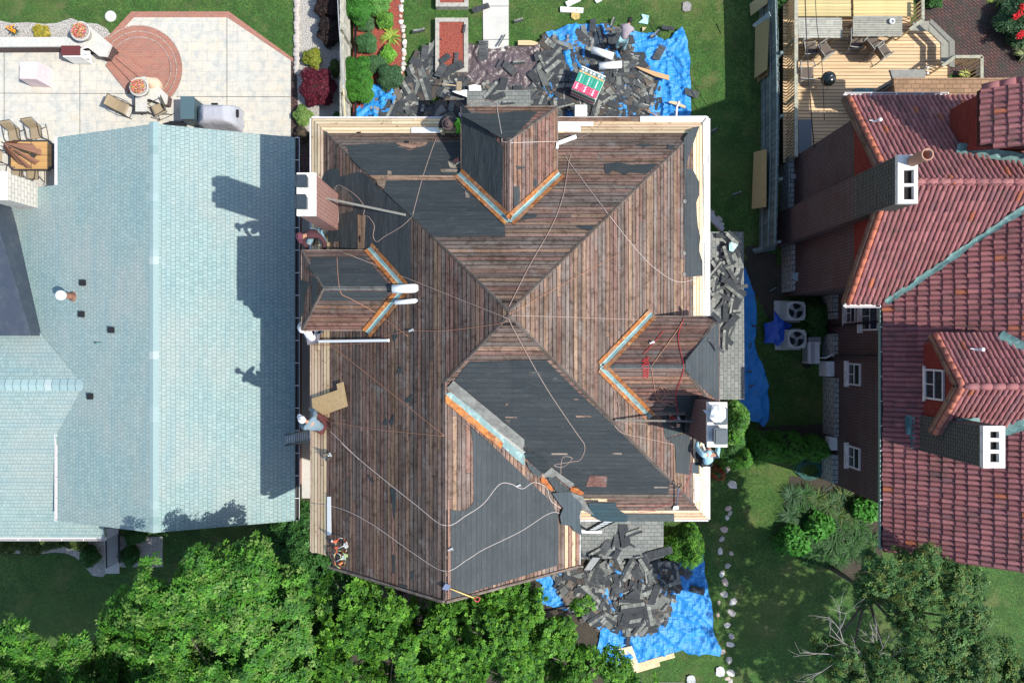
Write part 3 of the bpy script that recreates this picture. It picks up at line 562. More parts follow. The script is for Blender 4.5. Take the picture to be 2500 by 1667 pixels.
patch('weathered_strip', m_weath, house, '43', [(830, 460), (950, 500), (1000, 600), (1060, 680), (960, 640), (920, 600)], .06, .02, PS, (.55, .54, .5))
# lower shingled entry roof tucked in the south corner
PP = (6.6, 0, .25); po_ = [(1.95, -4.3), (3.9, -4.3), (3.9, -5.15), (1.95, -5.15)]
b = patch('porch_roof', m_gshingle, house, '43', [(930, 570), (1270, 570), (1330, 640), (1385, 700), (1380, 750), (930, 750)], 0, .01, (EZ+.03-.05, 0, .0001), (1, 1, 1), th=.1)
felt(house, '43', [(1000, 570), (1270, 568), (1275, 620), (1380, 690), (1380, 748), (1130, 745), (1040, 700)], .01, .035, (.85, 1.7, 1.9))  # teal patch paints the shade lying on the entry roof's shingles
scrap(faces['S'], '43', [(950, 530), (1100, 528), (1185, 530), (1185, 558), (1100, 556), (1100, 542), (950, 542)], (.8, .66, .42)); felt(faces['S'], '43', [(945, 543), (1098, 543), (1098, 562), (940, 562)]); 
patch('shingle_course', m_debris, faces['S'], '43', [(1355, 672), (1825, 676), (1825, 748), (1385, 745)], .03, .004, None, (.085, .10, .10))
# ---- chimneys
def chimney(x0, x1, y0, y1, zt, zb, mat, flues, name='chimney', capmat=None, inner=False):
    c = empty(name, (0, 0, 0)); c.parent = house
    b = MB(); b.box(((x0+x1)/2, (y0+y1)/2, (zb+zt)/2), (x1-x0-.05, y1-y0-.05, zt-zb)); b.build('stack', mat, c)
    b = MB(); b.box(((x0+x1)/2, (y0+y1)/2, zt+.03), (x1-x0, y1-y0, .09)); cp = b.build('cap', m_capst, c)
    for fx, fy, fw, fh in flues:
        b = MB(); b.box((fx, fy, zt+.16), (fw*.8, fh*.8, .2)); b.prism([(fx-fw/2, fy-fh/2+.03), (fx-fw/2+.03, fy-fh/2), (fx+fw/2-.03, fy-fh/2), (fx+fw/2, fy-fh/2+.03), (fx+fw/2, fy+fh/2-.03), (fx+fw/2-.03, fy+fh/2), (fx-fw/2+.03, fy+fh/2), (fx-fw/2, fy+fh/2-.03)], zt+.26, zt+.29)
        b.prism([(fx-fw/2+.04, fy-fh/2+.04), (fx+fw/2-.04, fy-fh/2+.04), (fx+fw/2-.04, fy+fh/2-.04), (fx-fw/2+.04, fy+fh/2-.04)], zt+.295, zt+.31)
        b.build('flue_cap', m_flue, c)
    return c
chimney(-5.34, -4.87, 3.11, 4.18, 11.0, 8.2, m_brickc, ((-5.16, 3.93, .29, .31), (-5.17, 3.42, .27, .37)))
chimney(4.84, 5.34, -2.62, -1.50, 11.0, 8.2, mk('shaded_brick', (.1, .05, .04), .9, False, 'UV', brick=dict(w=.21, h=.077, m=.010, ms=.1, c1=(.115, .050, .045), c2=(.085, .04, .036), mc=(.20, .14, .12), bump=.008)), ((5.11, -1.83, .34, .42), (5.11, -2.32, .34, .40)))  # brick darkened: shade of the face turned from the sun is in its colour
# dark leak stains and flashing at the chimney feet
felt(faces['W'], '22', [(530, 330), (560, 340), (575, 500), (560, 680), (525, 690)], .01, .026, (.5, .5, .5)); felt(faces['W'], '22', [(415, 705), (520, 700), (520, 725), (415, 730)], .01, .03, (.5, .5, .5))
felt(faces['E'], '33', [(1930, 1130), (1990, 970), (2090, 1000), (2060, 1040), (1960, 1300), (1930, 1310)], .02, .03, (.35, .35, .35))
# low porch roofs of the same house, grey shingles
def lowroof(reg, q, z, slope=(0, 0), name='porch_roof', mat=None, par=house, th=.15, gut=None):
    P = [W(reg, x, y, z) for x, y in q]; c = sum(P, Vector())/len(P); pl = (z-slope[0]*c.x-slope[1]*c.y, slope[0], slope[1])
    po = [(p.x, p.y) for p in [onplane(pl, reg, x, y) for x, y in q]]; reg_surf(pl, po)
    f = slab(pl, po, 0, -th, name, mat or m_gshingle, par)
    b = MB(); a = [(c.x+(p[0]-c.x)*.9, c.y+(p[1]-c.y)*.9) for p in po]; b.prism(a, 0, z-th-.35); b.build('porch_wall', m_brickc, par); return f
pr1 = lowroof('s', [(1722, 566), (1815, 566), (1818, 975), (1722, 975)], 3.4, (-.22, 0))
pr2 = lowroof('s', [(1405, 1265), (1620, 1265), (1620, 1360), (1405, 1365)], 3.2, (0, .2))
pr3 = lowroof('s', [(1140, 222), (1295, 220), (1295, 330), (1140, 330)], 3.2, (0, -.2))
# ------------------------------------------------------------ PALE BLUE SHINGLED HOUSE (left)
lh = empty('house', (-12, 0, 0), 'low house under a wide pale blue shingle roof, left of the stripped roof', 'house')
LXR, LXE, LXW, LZE, LZR = -11.82, -7.63, -15.97, 4.0, 5.5; lp = .36
LE = (LZR+lp*LXR, -lp, 0); LW = (LZR-lp*LXR, lp, 0)
LNy, LSy = 7.17, -6.3
pLE = [(LXE, LNy), (LXE, LSy), (LXR, LSy), (LXR, LNy)]
pLW = [(LXR, LNy), (LXR, LSy), (LXW, LSy), (LXW, -3.15), (-14.8, -1.5), (-17.6, 1.1), (-20.5, 1.1), (-20.5, 5.5), (LXW, 5.5), (LXW, LNy)]
for pl, po in ((LE, pLE), (LW, pLW)): reg_surf(pl, po); slab(pl, po, 0, -.16, 'roof_slope', m_lshingle, lh)
WS = (4.43+.25*1.5, 0, .25); WN = (4.43-.36*1.5, 0, -.36)
pWS = [(-20.5, -1.5), (-14.8, -1.5), (-14.9, -7.17), (-20.5, -7.17)]; pWN = [(-20.5, -1.5), (-14.8, -1.5), (-17.6, 1.1), (-20.5, 1.1)]
for pl, po in ((WS, pWS), (WN, pWN)): reg_surf(pl, po); slab(pl, po, -.002, -.15, 'roof_slope', m_lshingle, lh)
m_cap = mk('pale_ridge_cap', (1, 1, 1), .85, True, 'Object', layers=((40, .5, .7, (.4, .5, .5), .3, 4),), bump=((60, .004),))
b = MB(); r_ = random.Random(2); y = LSy
while y < LNy:       # ridge caps, one shade each
    d_ = .26; c_ = r_.choice([(.23, .34, .34), (.28, .38, .38), (.20, .30, .30), (.36, .44, .43)] if r_.random() < .35 else [(.25, .35, .35)]); z0 = LZR+.012
    b.poly([(LXR, y, z0+.012), (LXR, y+d_+.02, z0), (LXR-.16, y+d_+.02, z0-.16*lp), (LXR-.16, y, z0-.16*lp+.012)], None, c_)
    b.poly([(LXR, y, z0+.012), (LXR+.16, y, z0-.16*lp+.012), (LXR+.16, y+d_+.02, z0-.16*lp), (LXR, y+d_+.02, z0)], None, c_); y += d_
b.build('ridge_cap', m_cap, lh)
b = MB(); x = -20.5
while x < -15.0:
    c_ = r_.choice([(.28, .40, .40), (.36, .44, .44), (.24, .35, .36)]); z0 = 4.445
    b.poly([(x, -1.5, z0), (x, -1.7, z0-.05), (x+.3, -1.7, z0-.05), (x+.3, -1.5, z0)], None, c_); b.poly([(x, -1.5, z0), (x+.3, -1.5, z0), (x+.3, -1.3, z0-.07), (x, -1.3, z0-.07)], None, c_); x += .27
b.build('ridge_cap', m_cap, lh)
b = MB(); b.prism([(-8.6, LSy+.5), (-8.6, LNy-.45), (-15.5, LNy-.45), (-15.5, 4.9), (-20, 4.9), (-20, -6.5), (-15.3, -6.5), (-15.3, LSy+.5)], 0, 3.15); b.build('wall', m_brickc, lh)
b = MB(); b.prism([(-8.62, LSy+.48), (-8.62, LNy-.43), (-15.2, LNy-.43), (-15.2, LSy+.48)], 3.15, 3.9); b.build('upper_wall', m_wallb, lh)
for yy in (LNy-.43, LSy+.48):
    b = MB(); b.poly([(-8.62, yy, 3.9), (LXR, yy, LZR-.2), (-15.2, yy, 3.9)]); b.build('gable_wall', m_wallb, lh)
def gutter(mb, a, b_, r=.06, col=(1, 1, 1)):
    a = Vector(a); b_ = Vector(b_); d = (b_-a).normalized(); u = Vector((d.y, -d.x, 0)); P = [u*-r, u*-r+Vector((0, 0, -r*1.6)), u*r+Vector((0, 0, -r*1.6)), u*r]
    for i in range(3): mb.poly([a+P[i], b_+P[i], b_+P[i+1], a+P[i+1]], None, col); q = Vector((0, 0, .0)); w_ = P[i]*.86, P[i+1]*.86; mb.poly([a+w_[1], b_+w_[1], b_+w_[0], a+w_[0]], None, col)
    for s_ in (P[0], P[3]): mb.beam(a+s_, b_+s_, .018, .018, col)
    return mb
for a, e in (((LXE+.07, LSy, 3.97), (LXE+.07, LNy, 3.97)), ((LXW-.06, LSy, 3.97), (LXW-.06, -3.3, 3.97)), ((LXW-.06, 5.52, 3.97), (LXW-.06, LNy, 3.97)), ((-20.5, -7.23, 2.98), (-14.9, -7.23, 2.98))):
    g = gutter(MB(), a, e); g.build('gutter', m_gutw if a[0] < -8 else mk('dark_gutter', (.06, .055, .055), .5), lh)
    L = (Vector(e)-Vector(a)).length; n = int(L/.75)
    for i in range(n+1):
        p = Vector(a).lerp(Vector(e), i/max(n, 1)); k = MB(); k.box(p+Vector((0, 0, .006)), (.14, .02, .012) if abs(a[0]-e[0]) < .1 else (.02, .14, .012)); k.build('gutter_strap', m_white, lh)
gl = MB(); gl.box((LXE+.14, (LNy+LSy)/2, 3.965), (.018, LNy-LSy, .02)); gl.build('gutter_lip', m_white, lh)
# membrane roof, chimney, vents
b = MB(); q = [W('21', x, y, 4.25) for x, y in ((-230, -224), (0, 540), (250, 1370), (-400, 1370), (-400, -224))]; b.prism([(p.x, p.y) for p in q], 3.3, 4.25); b.build('flat_roof', mk('blue_black_membrane', (.045, .06, .085), .6, layers=((1.2, .45, .65, (.08, .095, .11), .6, 5), (6, .6, .7, (.15, .17, .19), .3, 4)), bump=((3, .03),)), lh)
c = empty('chimney', (0, 0, 0)); c.parent = lh
y0, y1 = 4.72, 5.68; b = MB(); b.box((-17.3, (y0+y1)/2, 4.2), (.78, y1-y0-.06, 1.8)); b.build('stack', m_stone if False else mk('cream_block', (.6, .56, .5), .9, False, 'UV', brick=dict(w=.3, h=.15, m=.012, c1=(.60, .56, .49), c2=(.52, .49, .44), mc=(.36, .34, .30), bump=.01, warp=.03)), c)
b = MB(); b.box((-17.32, (y0+y1)/2, 5.14), (.84, y1-y0, .08)); b.build('cap', m_capst, c); b = MB(); b.box((-17.45, (y0+y1)/2, 5.2), (.5, .8, .05)); b.build('metal_lid', m_sheetp, c)
for x, y in ((193, 650), (190, 722), (258, 758), (210, 910)):
    p = Hs('d', x, y, .02); v = empty('roof_vent', p); v.parent = lh; v.location = Vector(p)-lh.location
    b = MB(); b.box(p+Vector((0, 0, .0)), (.22, .2, .012), Euler((0, -.345, 0))); b.build('flange', m_black, v)
    b = MB(); b.prism([(p.x-.09, p.y-.10), (p.x+.07, p.y-.10), (p.x+.10, p.y-.04), (p.x+.10, p.y+.06), (p.x+.07, p.y+.10), (p.x-.09, p.y+.10)], p.z-.03, p.z+.10); b.build('hood', m_black, v)
p = Hs('d', 168, 681, .0); v = empty('flue_pipe', p); v.parent = lh; v.location = Vector(p)-lh.location
b = MB(); b.lathe(p, [(.2, -.12), (.17, .02), (.10, .12), (.10, .62)], 16); b.build('pipe', mk('rusty_flashing', (.16, .07, .05), .7, layers=((9, .4, .6, (.35, .2, .12), .5, 4),)), v)
b = MB(); b.lathe(p+Vector((0, 0, .55)), [(.10, 0), (.17, .04), (.17, .14), (.13, .2), (.04, .23)], 18); b.build('cowl', m_white, v)
b = MB(); p = Hs('31', 790, 125, .03); b.tube([p+Vector((-.1, .02, .02)), p+Vector((.02, 0, .06)), p+Vector((.12, .01, .03))], .03, 6); b.box(p, (.12, .08, .03)); b.build('pipe_boot', m_copper, lh)
# ------------------------------------------------------------ RED CLAY TILE HOUSE (right)
rh = empty('house', (13, 1, 0), 'brick house with red clay tile roofs and two chimneys, on the right', 'house')
GE, GR, GYN, GYS, GX = 5.8, 8.27, 7.95, 1.25, 10.89; GM = (GYN+GYS)/2; gp = (GR-GE)/(GYN-GM)
GN = (GE+gp*GYN, 0, -gp); GS = (GE-gp*GYS, 0, gp)
MX = 12.09; mp_ = .66; MP = (GE-mp_*MX, mp_, 0); UX, UZ = 13.5, 8.35; UP = (UZ-mp_*UX, mp_, 0); DX, DZ, DR = 12.69, 7.48, 8.7; DC = -1.27; DH = 1.47; dp = (DR-DZ)/DH
DNp = (DZ+dp*(DC+DH), 0, -dp); DSp = (DZ-dp*(DC-DH), 0, dp)
MXR = 19.5
pGN = [(GX, GYN), (GX, GM), (18, GM), (18, GYN)]
pGS = [(GX, GM), (GX, GYS), (MX, GYS), (MX+(GM-GYS)*gp/mp_, GM)]
pM = [(MX, GYS), (MX, -6.73), (MXR, -6.73), (MXR, GYS+(MXR-MX)*mp_/gp)]
pU = [(UX, 7.25), (UX, 5.65), (15.5, 5.2), (18, 4.6), (18, 7.4)]
def xM(z): return (z-MP[0])/mp_
pDN = [(DX, DC+DH), (DX, DC), (xM(DR), DC), (xM(DZ), DC+DH)]; pDS = [(DX, DC-DH), (DX, DC), (xM(DR), DC), (xM(DZ), DC-DH)]
pal = [(.29, .110, .112), (.31, .126, .124), (.27, .098, .10), (.32, .13, .128), (.25, .10, .108), (.30, .114, .116)]
def tiles(pl, poly, name, parent, seed, cw=.162, ch=.33, dark=1.0, pale=1.0):
    r = random.Random(seed); n = pn(pl); g = Vector((-pl[1], -pl[2], -(pl[1]**2+pl[2]**2)))   # downhill
    down = Vector((-pl[1], -pl[2], -(pl[1]**2+pl[2]**2))).normalized(); e = n.cross(down).normalized(); o = Vector((0, 0, pl[0]))
    P3 = [Vector((p[0], p[1], pz(pl, *p[:2]))) for p in poly]; E = [(p-o).dot(e) for p in P3]; S = [(p-o).dot(down) for p in P3]
    b = MB(); s1 = max(S); nrow = int((s1-min(S))/ch)+1; q = [(a, c) for a, c in zip(E, S)]
    for i in range(nrow):
        sb = s1-i*ch+.03; st = sb-ch-.03
        for j in range(int(min(E)/cw)-1, int(max(E)/cw)+2):
            ec = (j+.5)*cw
            if not inside((ec, (sb+st)/2), q): continue
            c = pal[r.randrange(len(pal))]
            t = r.random()
            if t < .02: c = (.42, .13, .06)
            elif t < .06: c = (.21, .10, .11)
            f = r.uniform(.82, 1.15)*dark; c = tuple(v*f for v in c); jx = r.uniform(-.009, .009); jz = r.uniform(0, .012); js = r.uniform(-.02, .02)
            seg = 5; R1, R0 = cw*.40, cw*.33
            for k in range(seg):
                a0 = math.pi*k/seg; a1 = math.pi*(k+1)/seg; pts = []
                for (aa, ss, rr, up) in ((a0, sb+js, R1, .028+jz), (a1, sb+js, R1, .028+jz), (a1, st+js, R0, .004), (a0, st+js, R0, .004)):
                    pts.append(o+e*(ec+jx-math.cos(aa)*rr)+down*ss+n*(up+math.sin(aa)*rr*.8))
                if (pts[1]-pts[0]).cross(pts[2]-pts[1]).dot(n) < 0: pts = pts[::-1]
                b.poly(pts, None, c, True)
            pts = [o+e*(ec+jx-math.cos(math.pi*k/seg)*R1)+down*(sb+js)+n*(.028+jz+math.sin(math.pi*k/seg)*R1*.8) for k in range(seg+1)]; b.poly(pts, None, tuple(v*.5 for v in c))
            # pan between covers
            pe = ec+cw*.5; zz = .012
            pts = [o+e*(pe-cw*.16)+down*sb+n*(zz+.012), o+e*(pe+cw*.16)+down*sb+n*(zz+.012), o+e*(pe+cw*.16)+down*st+n*zz, o+e*(pe-cw*.16)+down*st+n*zz]
            if (pts[1]-pts[0]).cross(pts[2]-pts[1]).dot(n) < 0: pts = pts[::-1]
            b.poly(pts, None, tuple(v*.6 for v in c))
    return b.build(name, m_tile, parent, weld=False)
def tileroof(pl, poly, seed, par, **k):
    reg_surf(pl, poly); f = slab(pl, poly, 0, -.18, 'roof_slope', m_tileund, par); tiles(pl, poly, 'clay_tiles', f, seed, **k); return f
tileroof(GN, pGN, 1, rh); tileroof(GS, pGS, 2, rh); tileroof(MP, pM, 3, rh); tileroof(UP, pU, 4, rh)
def ridge_tiles(a, b_, par, r0=.11, seed=4):
    a = Vector(a); b_ = Vector(b_); L = (b_-a).length; n = int(L/.36); m = MB(); r = random.Random(seed); d = (b_-a).normalized()
    for i in range(n):
        c = shd(pal[r.randrange(6)], r.uniform(.9, 1.2)); p = a+d*(L*i/n)
        m.tube([p, p+d*(L/n+.03)], [r0*.85, r0*1.05], 10, c)
    return m.build('ridge_tiles', m_tile, par)
ridge_tiles((11.5, GM, GR), (18, GM, GR), rh); ridge_tiles((UX, 7.3, UZ+.02), (18, 7.45, UZ+mp_*4.5), rh)
b = MB()
for a_, e_ in (((GX-.02, GYN, GE), (GX-.02, GM, GR)), ((GX-.02, GYS, GE), (GX-.02, GM, GR))):
    a_ = Vector(a_); e_ = Vector(e_); b.beam(a_+Vector((-.05, 0, -.12)), e_+Vector((-.05, 0, -.12)), .05, .2, (.25, .16, .12))
b.build('rake_board', m_boards, rh)
for ya, yb in ((GYN, 5.35), (GYS, 3.88)):
    m = MB()
    n = int(abs(ya-yb)/.26); 
    for i in range(n):
        y0_ = ya+(yb-ya)*i/n; y1_ = ya+(yb-ya)*(i+1.12)/n; zf = lambda y: GR-gp*abs(y-GM)+.03
        m.tube([(GX+.04, y0_, zf(y0_)), (GX+.04, y1_, zf(y1_)+.01)], .085, 8, (.50, .16, .09))
    m.build('rake_tiles', m_tile, rh)
b = MB()      # walls
b.prism([(11.2, 7.3), (11.2, 1.85), (12.9, 1.85), (12.9, -5.7), (19, -5.7), (19, 7.3)], 0, GE-.1); b.build('wall', m_brickw, rh)
b = MB(); q = [(11.19, 7.3, GE-.1), (11.19, 1.85, GE-.1), (11.19, GM, GR-.25)]
b.poly([(11.19, 1.85, GE-.12), (11.19, 1.95, GE+.32), (11.19, GM, GR-.2), (11.19, 7.2, GE+.32), (11.19, 7.3, GE-.12)][::-1], [(1.85, 5.7), (1.95, 6.1), (GM, 8), (7.2, 6.1), (7.3, 5.7)][::-1]); b.build('red_gable', m_redb, rh)
b = MB(); b.box((13.62+1.9, 6.45, 7.6), (3.8, 1.5, 1.7)); b.build('red_gable', m_redb, rh)
b = MB()
for y0, y1, x0, x1, h in ((7.35, 4.9, 10.98, 11.2, .9), (4.9, 2.0, 11.05, 11.2, 1.0), (1.9, 1.2, 12.72, 12.9, 1.0), (1.15, .9, 12.75, 12.9, 1.0), (.3, -.6, 12.72, 12.9, 1.0), (-1.45, -3.75, 12.75, 12.9, 1.05), (-4.5, -5.6, 12.66, 12.9, 1.0)):
    b = MB(); b.box(((x0+x1)/2, (y0+y1)/2, h/2), (x1-x0, abs(y1-y0), h)); b.build('stone_footing', m_stone, rh)

b = MB(); b.box((12.74, -1.1, .35), (.3, .6, .7)); b.build('vent_box', m_white, rh); b = MB(); b.box((12.72, -4.05, .8), (.34, .52, .3)); b.build('vent_box', m_white, rh)
def window_w(x, y0, y1, z0, z1, par, sillw=.16, bars=2):
    w_ = empty('window', (x, (y0+y1)/2, z0)); w_.parent = par; w_.location = Vector((x, (y0+y1)/2, z0))-par.location
    ym, zm = (y0+y1)/2, (z0+z1)/2; b = MB(); b.box((x-.01, ym, zm), (.03, abs(y1-y0), z1-z0)); b.build('pane', m_glass, w_)
    b = MB()
    for yy in (y0, y1): b.box((x-.03, yy, zm), (.06, .06, z1-z0+.06))
    for zz in (z0, z1): b.box((x-.031, ym, zz), (.058, abs(y1-y0)-.06, .06))
    b.box((x-.03, ym, zm), (.04, abs(y1-y0)-.06, .04))
    for i in range(1, bars): b.box((x-.031, y0+(y1-y0)*i/bars, (zm+z0)/2), (.03, .03, zm-z0))
    b.build('frame', m_gutw, w_)
    b = MB(); b.box((x-sillw/2, ym, z0-.07), (sillw, abs(y1-y0)+.22, .08)); b.build('sill', m_capst, w_)
for a in ((12.9, -.85, -1.62, 1.9, 2.75), (12.9, -3.98, -4.75, 1.9, 2.72), (12.9, 1.45, .72, 1.75, 2.4), (12.9, 1.42, .42, 2.9, 4.0)): window_w(*a, rh)
for a, e, mt in (((MX-.03, GYS+.02, GE-.02), (MX-.03, -6.75, GE-.02), m_gutg), ((GX-.05, GYN+.07, GE-.02), (14.2, GYN+.07, GE-.02), m_gutw), ((GX-.05, GYS-.07, GE-.02), (MX-.1, GYS-.07, GE-.02), m_gutw)):
    gutter(MB(), a, e, .075).build('gutter', mt, rh); L = (Vector(e)-Vector(a)).length; n = int(L/.8)
    for i in range(n+1):
        p = Vector(a).lerp(Vector(e), i/n); k = MB(); k.box(p+Vector((0, 0, .01)), (.17, .022, .012) if mt is m_gutg else (.022, .17, .012)); k.build('gutter_strap', m_white, rh)
# copper valleys: crumpled sheets
def copper(a, b_, wd, par, seed=1, up=.07):
    a = Vector(a); b_ = Vector(b_); d = (b_-a).normalized(); s = d.cross(Vector((0, 0, 1))).normalized(); r = random.Random(seed); n = max(3, int((b_-a).length/.16)); m = MB(); rows = []
    for i in range(n+1):
        p = a.lerp(b_, i/n); rows.append([p+s*(wd*t+r.uniform(-.035, .035))+Vector((0, 0, up+abs(t)*.10+r.uniform(-.02, .03))) for t in (-.5, -.15, .15, .5)])
    for i in range(n):
        for k in range(3): m.poly([rows[i][k], rows[i][k+1], rows[i+1][k+1], rows[i+1][k]][::1], None, (1, 1, 1), True)
    return m.build('copper_valley', m_copper, par)
copper((MX, GYS, GE), (MX+(GM-GYS)*gp/mp_, GM, GR), .17, rh, 1, .10); copper((13.35, 5.8, pz(GN, 13.35, 5.8)), (17.6, 4.75, pz(GN, 17.6, 4.75)), .34, rh, 2, .12)
# tiled dormer with its window
dm = empty('dormer', (DX, DC, DZ)); dm.parent = rh; dm.location = Vector((DX, DC, DZ))-rh.location
tileroof(DNp, pDN, 7, dm); tileroof(DSp, pDS, 8, dm); ridge_tiles((DX+.05, DC, DR+.03), (xM(DR)+.3, DC, DR+.03), dm, .10)
b = MB(); b.prism([(13.0, DC+DH-.25), (13.0, DC-DH+.25), (15, DC-DH+.25), (15, DC+DH-.25)], 6.0, DZ-.1); b.build('cheek_wall', m_redb, dm)
b = MB(); b.poly([(12.99, DC+DH-.25, 6.2), (12.99, DC+DH-.25, DZ+.1), (12.99, DC, DR-.2), (12.99, DC-DH+.25, DZ+.1), (12.99, DC-DH+.25, 6.2)], [(0, 0), (0, 1.4), (1.2, 2.5), (2.4, 1.4), (2.4, 0)]); b.build('red_gable', m_redb, dm)
window_w(12.98, -.88, -1.76, 6.62, 7.5, dm, .06, 2)
for sg in (1, -1):
    m = MB()
    for i in range(7):
        t0, t1 = i/7, (i+1.1)/7; zf = lambda t: DR-(DR-DZ)*t+.03
        m.tube([(DX+.03, DC+sg*DH*t0, zf(t0)), (DX+.03, DC+sg*DH*t1, zf(t1))], .085, 8, (.50, .17, .11))
    m.build('rake_tiles', m_tile, dm)
b = MB()
for sg in (1, -1): b.beam((DX-.05, DC, DR-.14), (DX-.05, DC+sg*DH, DZ-.14), .05, .16, (.35, .2, .14))
b.build('rake_board', m_boards, dm)
copper((xM(DZ)-.05, DC+DH, DZ), (xM(DR), DC+.1, DR), .3, dm, 4, .1); copper((xM(DZ)-.05, DC-DH, DZ), (xM(DR), DC-.1, DR), .3, dm, 5, .1)
copper((12.55, -2.95, 6.25), (12.6, -2.35, 6.2), .18, rh, 6, .05); copper((13.05, -2.35, 7.9), (13.7, -2.32, 7.95), .16, rh, 7, .05); copper((12.75, -3.4, 6.2), (12.7, -2.4, 6.2), .14, rh, 9, .06); copper((11.35, 3.78, 6.75), (12.05, 3.8, 6.8), .16, rh, 8, .12)
def chimney_r(x0, x1, y0, y1, zt, zsplit, holes, par, lower=None):
    c = empty('chimney', (x0, y0, 0)); c.parent = par; c.location = Vector((x0, y0, 0))-par.location
    if lower: b = MB(); b.box(((x0+x1)/2, (y0+y1)/2, (zsplit)/2), (x1-x0-.03, y1-y0-.03, zsplit)); b.build('lower_stack', lower, c)
    b = MB(); b.box(((x0+x1)/2, (y0+y1)/2, (zsplit+zt)/2), (x1-x0-.02, y1-y0-.02, zt-zsplit)); b.build('stack', m_brickd, c)
    b = MB(); xa, xb, hw = holes[1][0], holes[1][1], 0; ys = holes[0]
    # crown built as a frame round the flue openings
    b.box(((x0+xa)/2, (y0+y1)/2, zt+.06), (xa-x0, y1-y0, .14)); b.box(((x1+xb)/2, (y0+y1)/2, zt+.06), (x1-xb, y1-y0, .14))
    e = [y0]+[v for p in ys for v in p]+[y1]
    for i in range(0, len(e), 2): b.box(((xa+xb)/2, (e[i]+e[i+1])/2, zt+.058), (xb-xa, abs(e[i+1]-e[i]), .136))
    b.build('crown', m_capst, c)
    b = MB(); b.box(((xa+xb)/2, (y0+y1)/2, zt+.002), (xb-xa, y1-y0-.1, .004)); b.build('flue_openings', m_dark, c); return c
ch1 = chimney_r(10.75, 11.31, 3.84, 5.20, 8.85, 6.6, (((3.95, 4.32), (4.40, 4.78)), (10.92, 11.2)), rh, m_brickw)
b = MB(); b.lathe((11.16, 5.02, 8.85), [(.15, 0), (.15, .75), (.17, .76), (.17, .82), (.13, .82), (.13, .3)], 18, capb=False, capt=False); b.build('clay_flue_pot', mk('clay_pot', (.40, .22, .16), .85, layers=((5, .45, .65, (.30, .17, .13), .5, 4),)), ch1)
b = MB(); b.lathe((11.16, 5.02, 9.15), [(.128, 0), (.128, .005)], 16); b.build('flue_opening', m_dark, ch1)
chimney_r(12.89, 13.49, -3.46, -2.31, 9.2, 6.2, (((-3.3, -3.06), (-2.96, -2.74), (-2.64, -2.46)), (13.08, 13.33)), rh)
# roof fittings
for reg, x, y in (('14', 1155, 990), ('34', 1960, 190)):
    p = Hs(reg, x, y, .1); v = MB(); v.tube([p+Vector((-.1, 0, .0)), p, p+Vector((.06, 0, .12))], .035, 8); v.lathe(p+Vector((.07, 0, .08)), [(.03, 0), (.06, .03), (.06, .1), (.03, .12)], 10); v.box(p+Vector((-.14, .02, .02)), (.12, .02, .02)); v.build('pipe_vent', m_white, rh)
# tan shingled back extension
lowroof('14', [(1310, 622), (2800, 622), (2800, 800), (1330, 800)], 3.1, (0, .12), 'extension_roof', m_tshingle, rh)
b = MB(); p = [W('14', x, y, 3.0) for x, y in ((1284, 556), (1565, 556), (1565, 628), (1305, 628))]; b.prism([(q.x, q.y) for q in p], 2.9, 3.0); b.beam(W('14', 1300, 650, 2.9), W('14', 1110, 760, 1.6), .09, .12); b.beam(W('14', 1310, 668, 2.9), W('14', 1160, 770, 1.6), .09, .12); b.build('porch_hood', m_greyw, rh)
b = MB(); p = W('14', 1060, 745, 1.2); b.box(p, (.75, .2, .5)); b.build('window_awning', m_copper, rh)
b = MB(); b.box(W('14', 605, 1090, .75), (.52, 1.35, .06)); thing(b, 'cellar_hatch', m_bluem if False else mk('blue_grey_hatch', (.12, .15, .17), .6), 'blue grey hatch lid on the deck against the dark brick wall', 'hatch')
# pipes and conduits along the wall
b = MB()
for y in (.72, -.45): b.beam((12.8, y-.1, .5), (12.72, y, GE-.1), .07, .07)
b.build('downpipe', m_black, rh)
b = MB(); b.tube([W('14', 500, 1410, .9), W('14', 640, 1350, 1.6), W('14', 695, 1315, 2.2), W('24', 715, 95, 2.2)], .02, 6); b.build('conduit', m_alu, rh)
for q_, d_ in ((W('14', 500, 1415, .9), (.2, .18, .3)), (W('24', 485, 195, .7), (.12, .2, .3)), (W('24', 440, 550, .5), (.1, .3, .3)), (W('24', 680, 190, 2.0), (.1, .24, .3))): b = MB(); b.box(q_, d_); b.build('meter_box', m_alu, rh)
p = W('24', 556, 900, 1.3); ds = empty('satellite_dish', (p.x, p.y, p.z-.4), 'oval pale blue grey satellite dish on the brick wall foot', 'satellite dish')
b = MB(); n = 20
ring = [p+Vector((.27*math.cos(2*math.pi*k/n), .17*math.sin(2*math.pi*k/n), .03*math.sin(2*math.pi*k/n))) for k in range(n)]
for k in range(n): b.poly([p+Vector((0, 0, -.05)), ring[k], ring[(k+1) % n]], None, (1, 1, 1), True)
b.build('reflector', mk('dish_grey', (.30, .38, .40), .5), ds); b = MB(); b.tube([p+Vector((0, 0, -.06)), p+Vector((.02, -.18, -.2)), p+Vector((.02, -.42, -.25))], .022, 6); b.tube([p+Vector((-.25, -.2, -.5)), p+Vector((.02, -.18, -.2))], .022, 6); b.build('mount', m_gutw, ds)
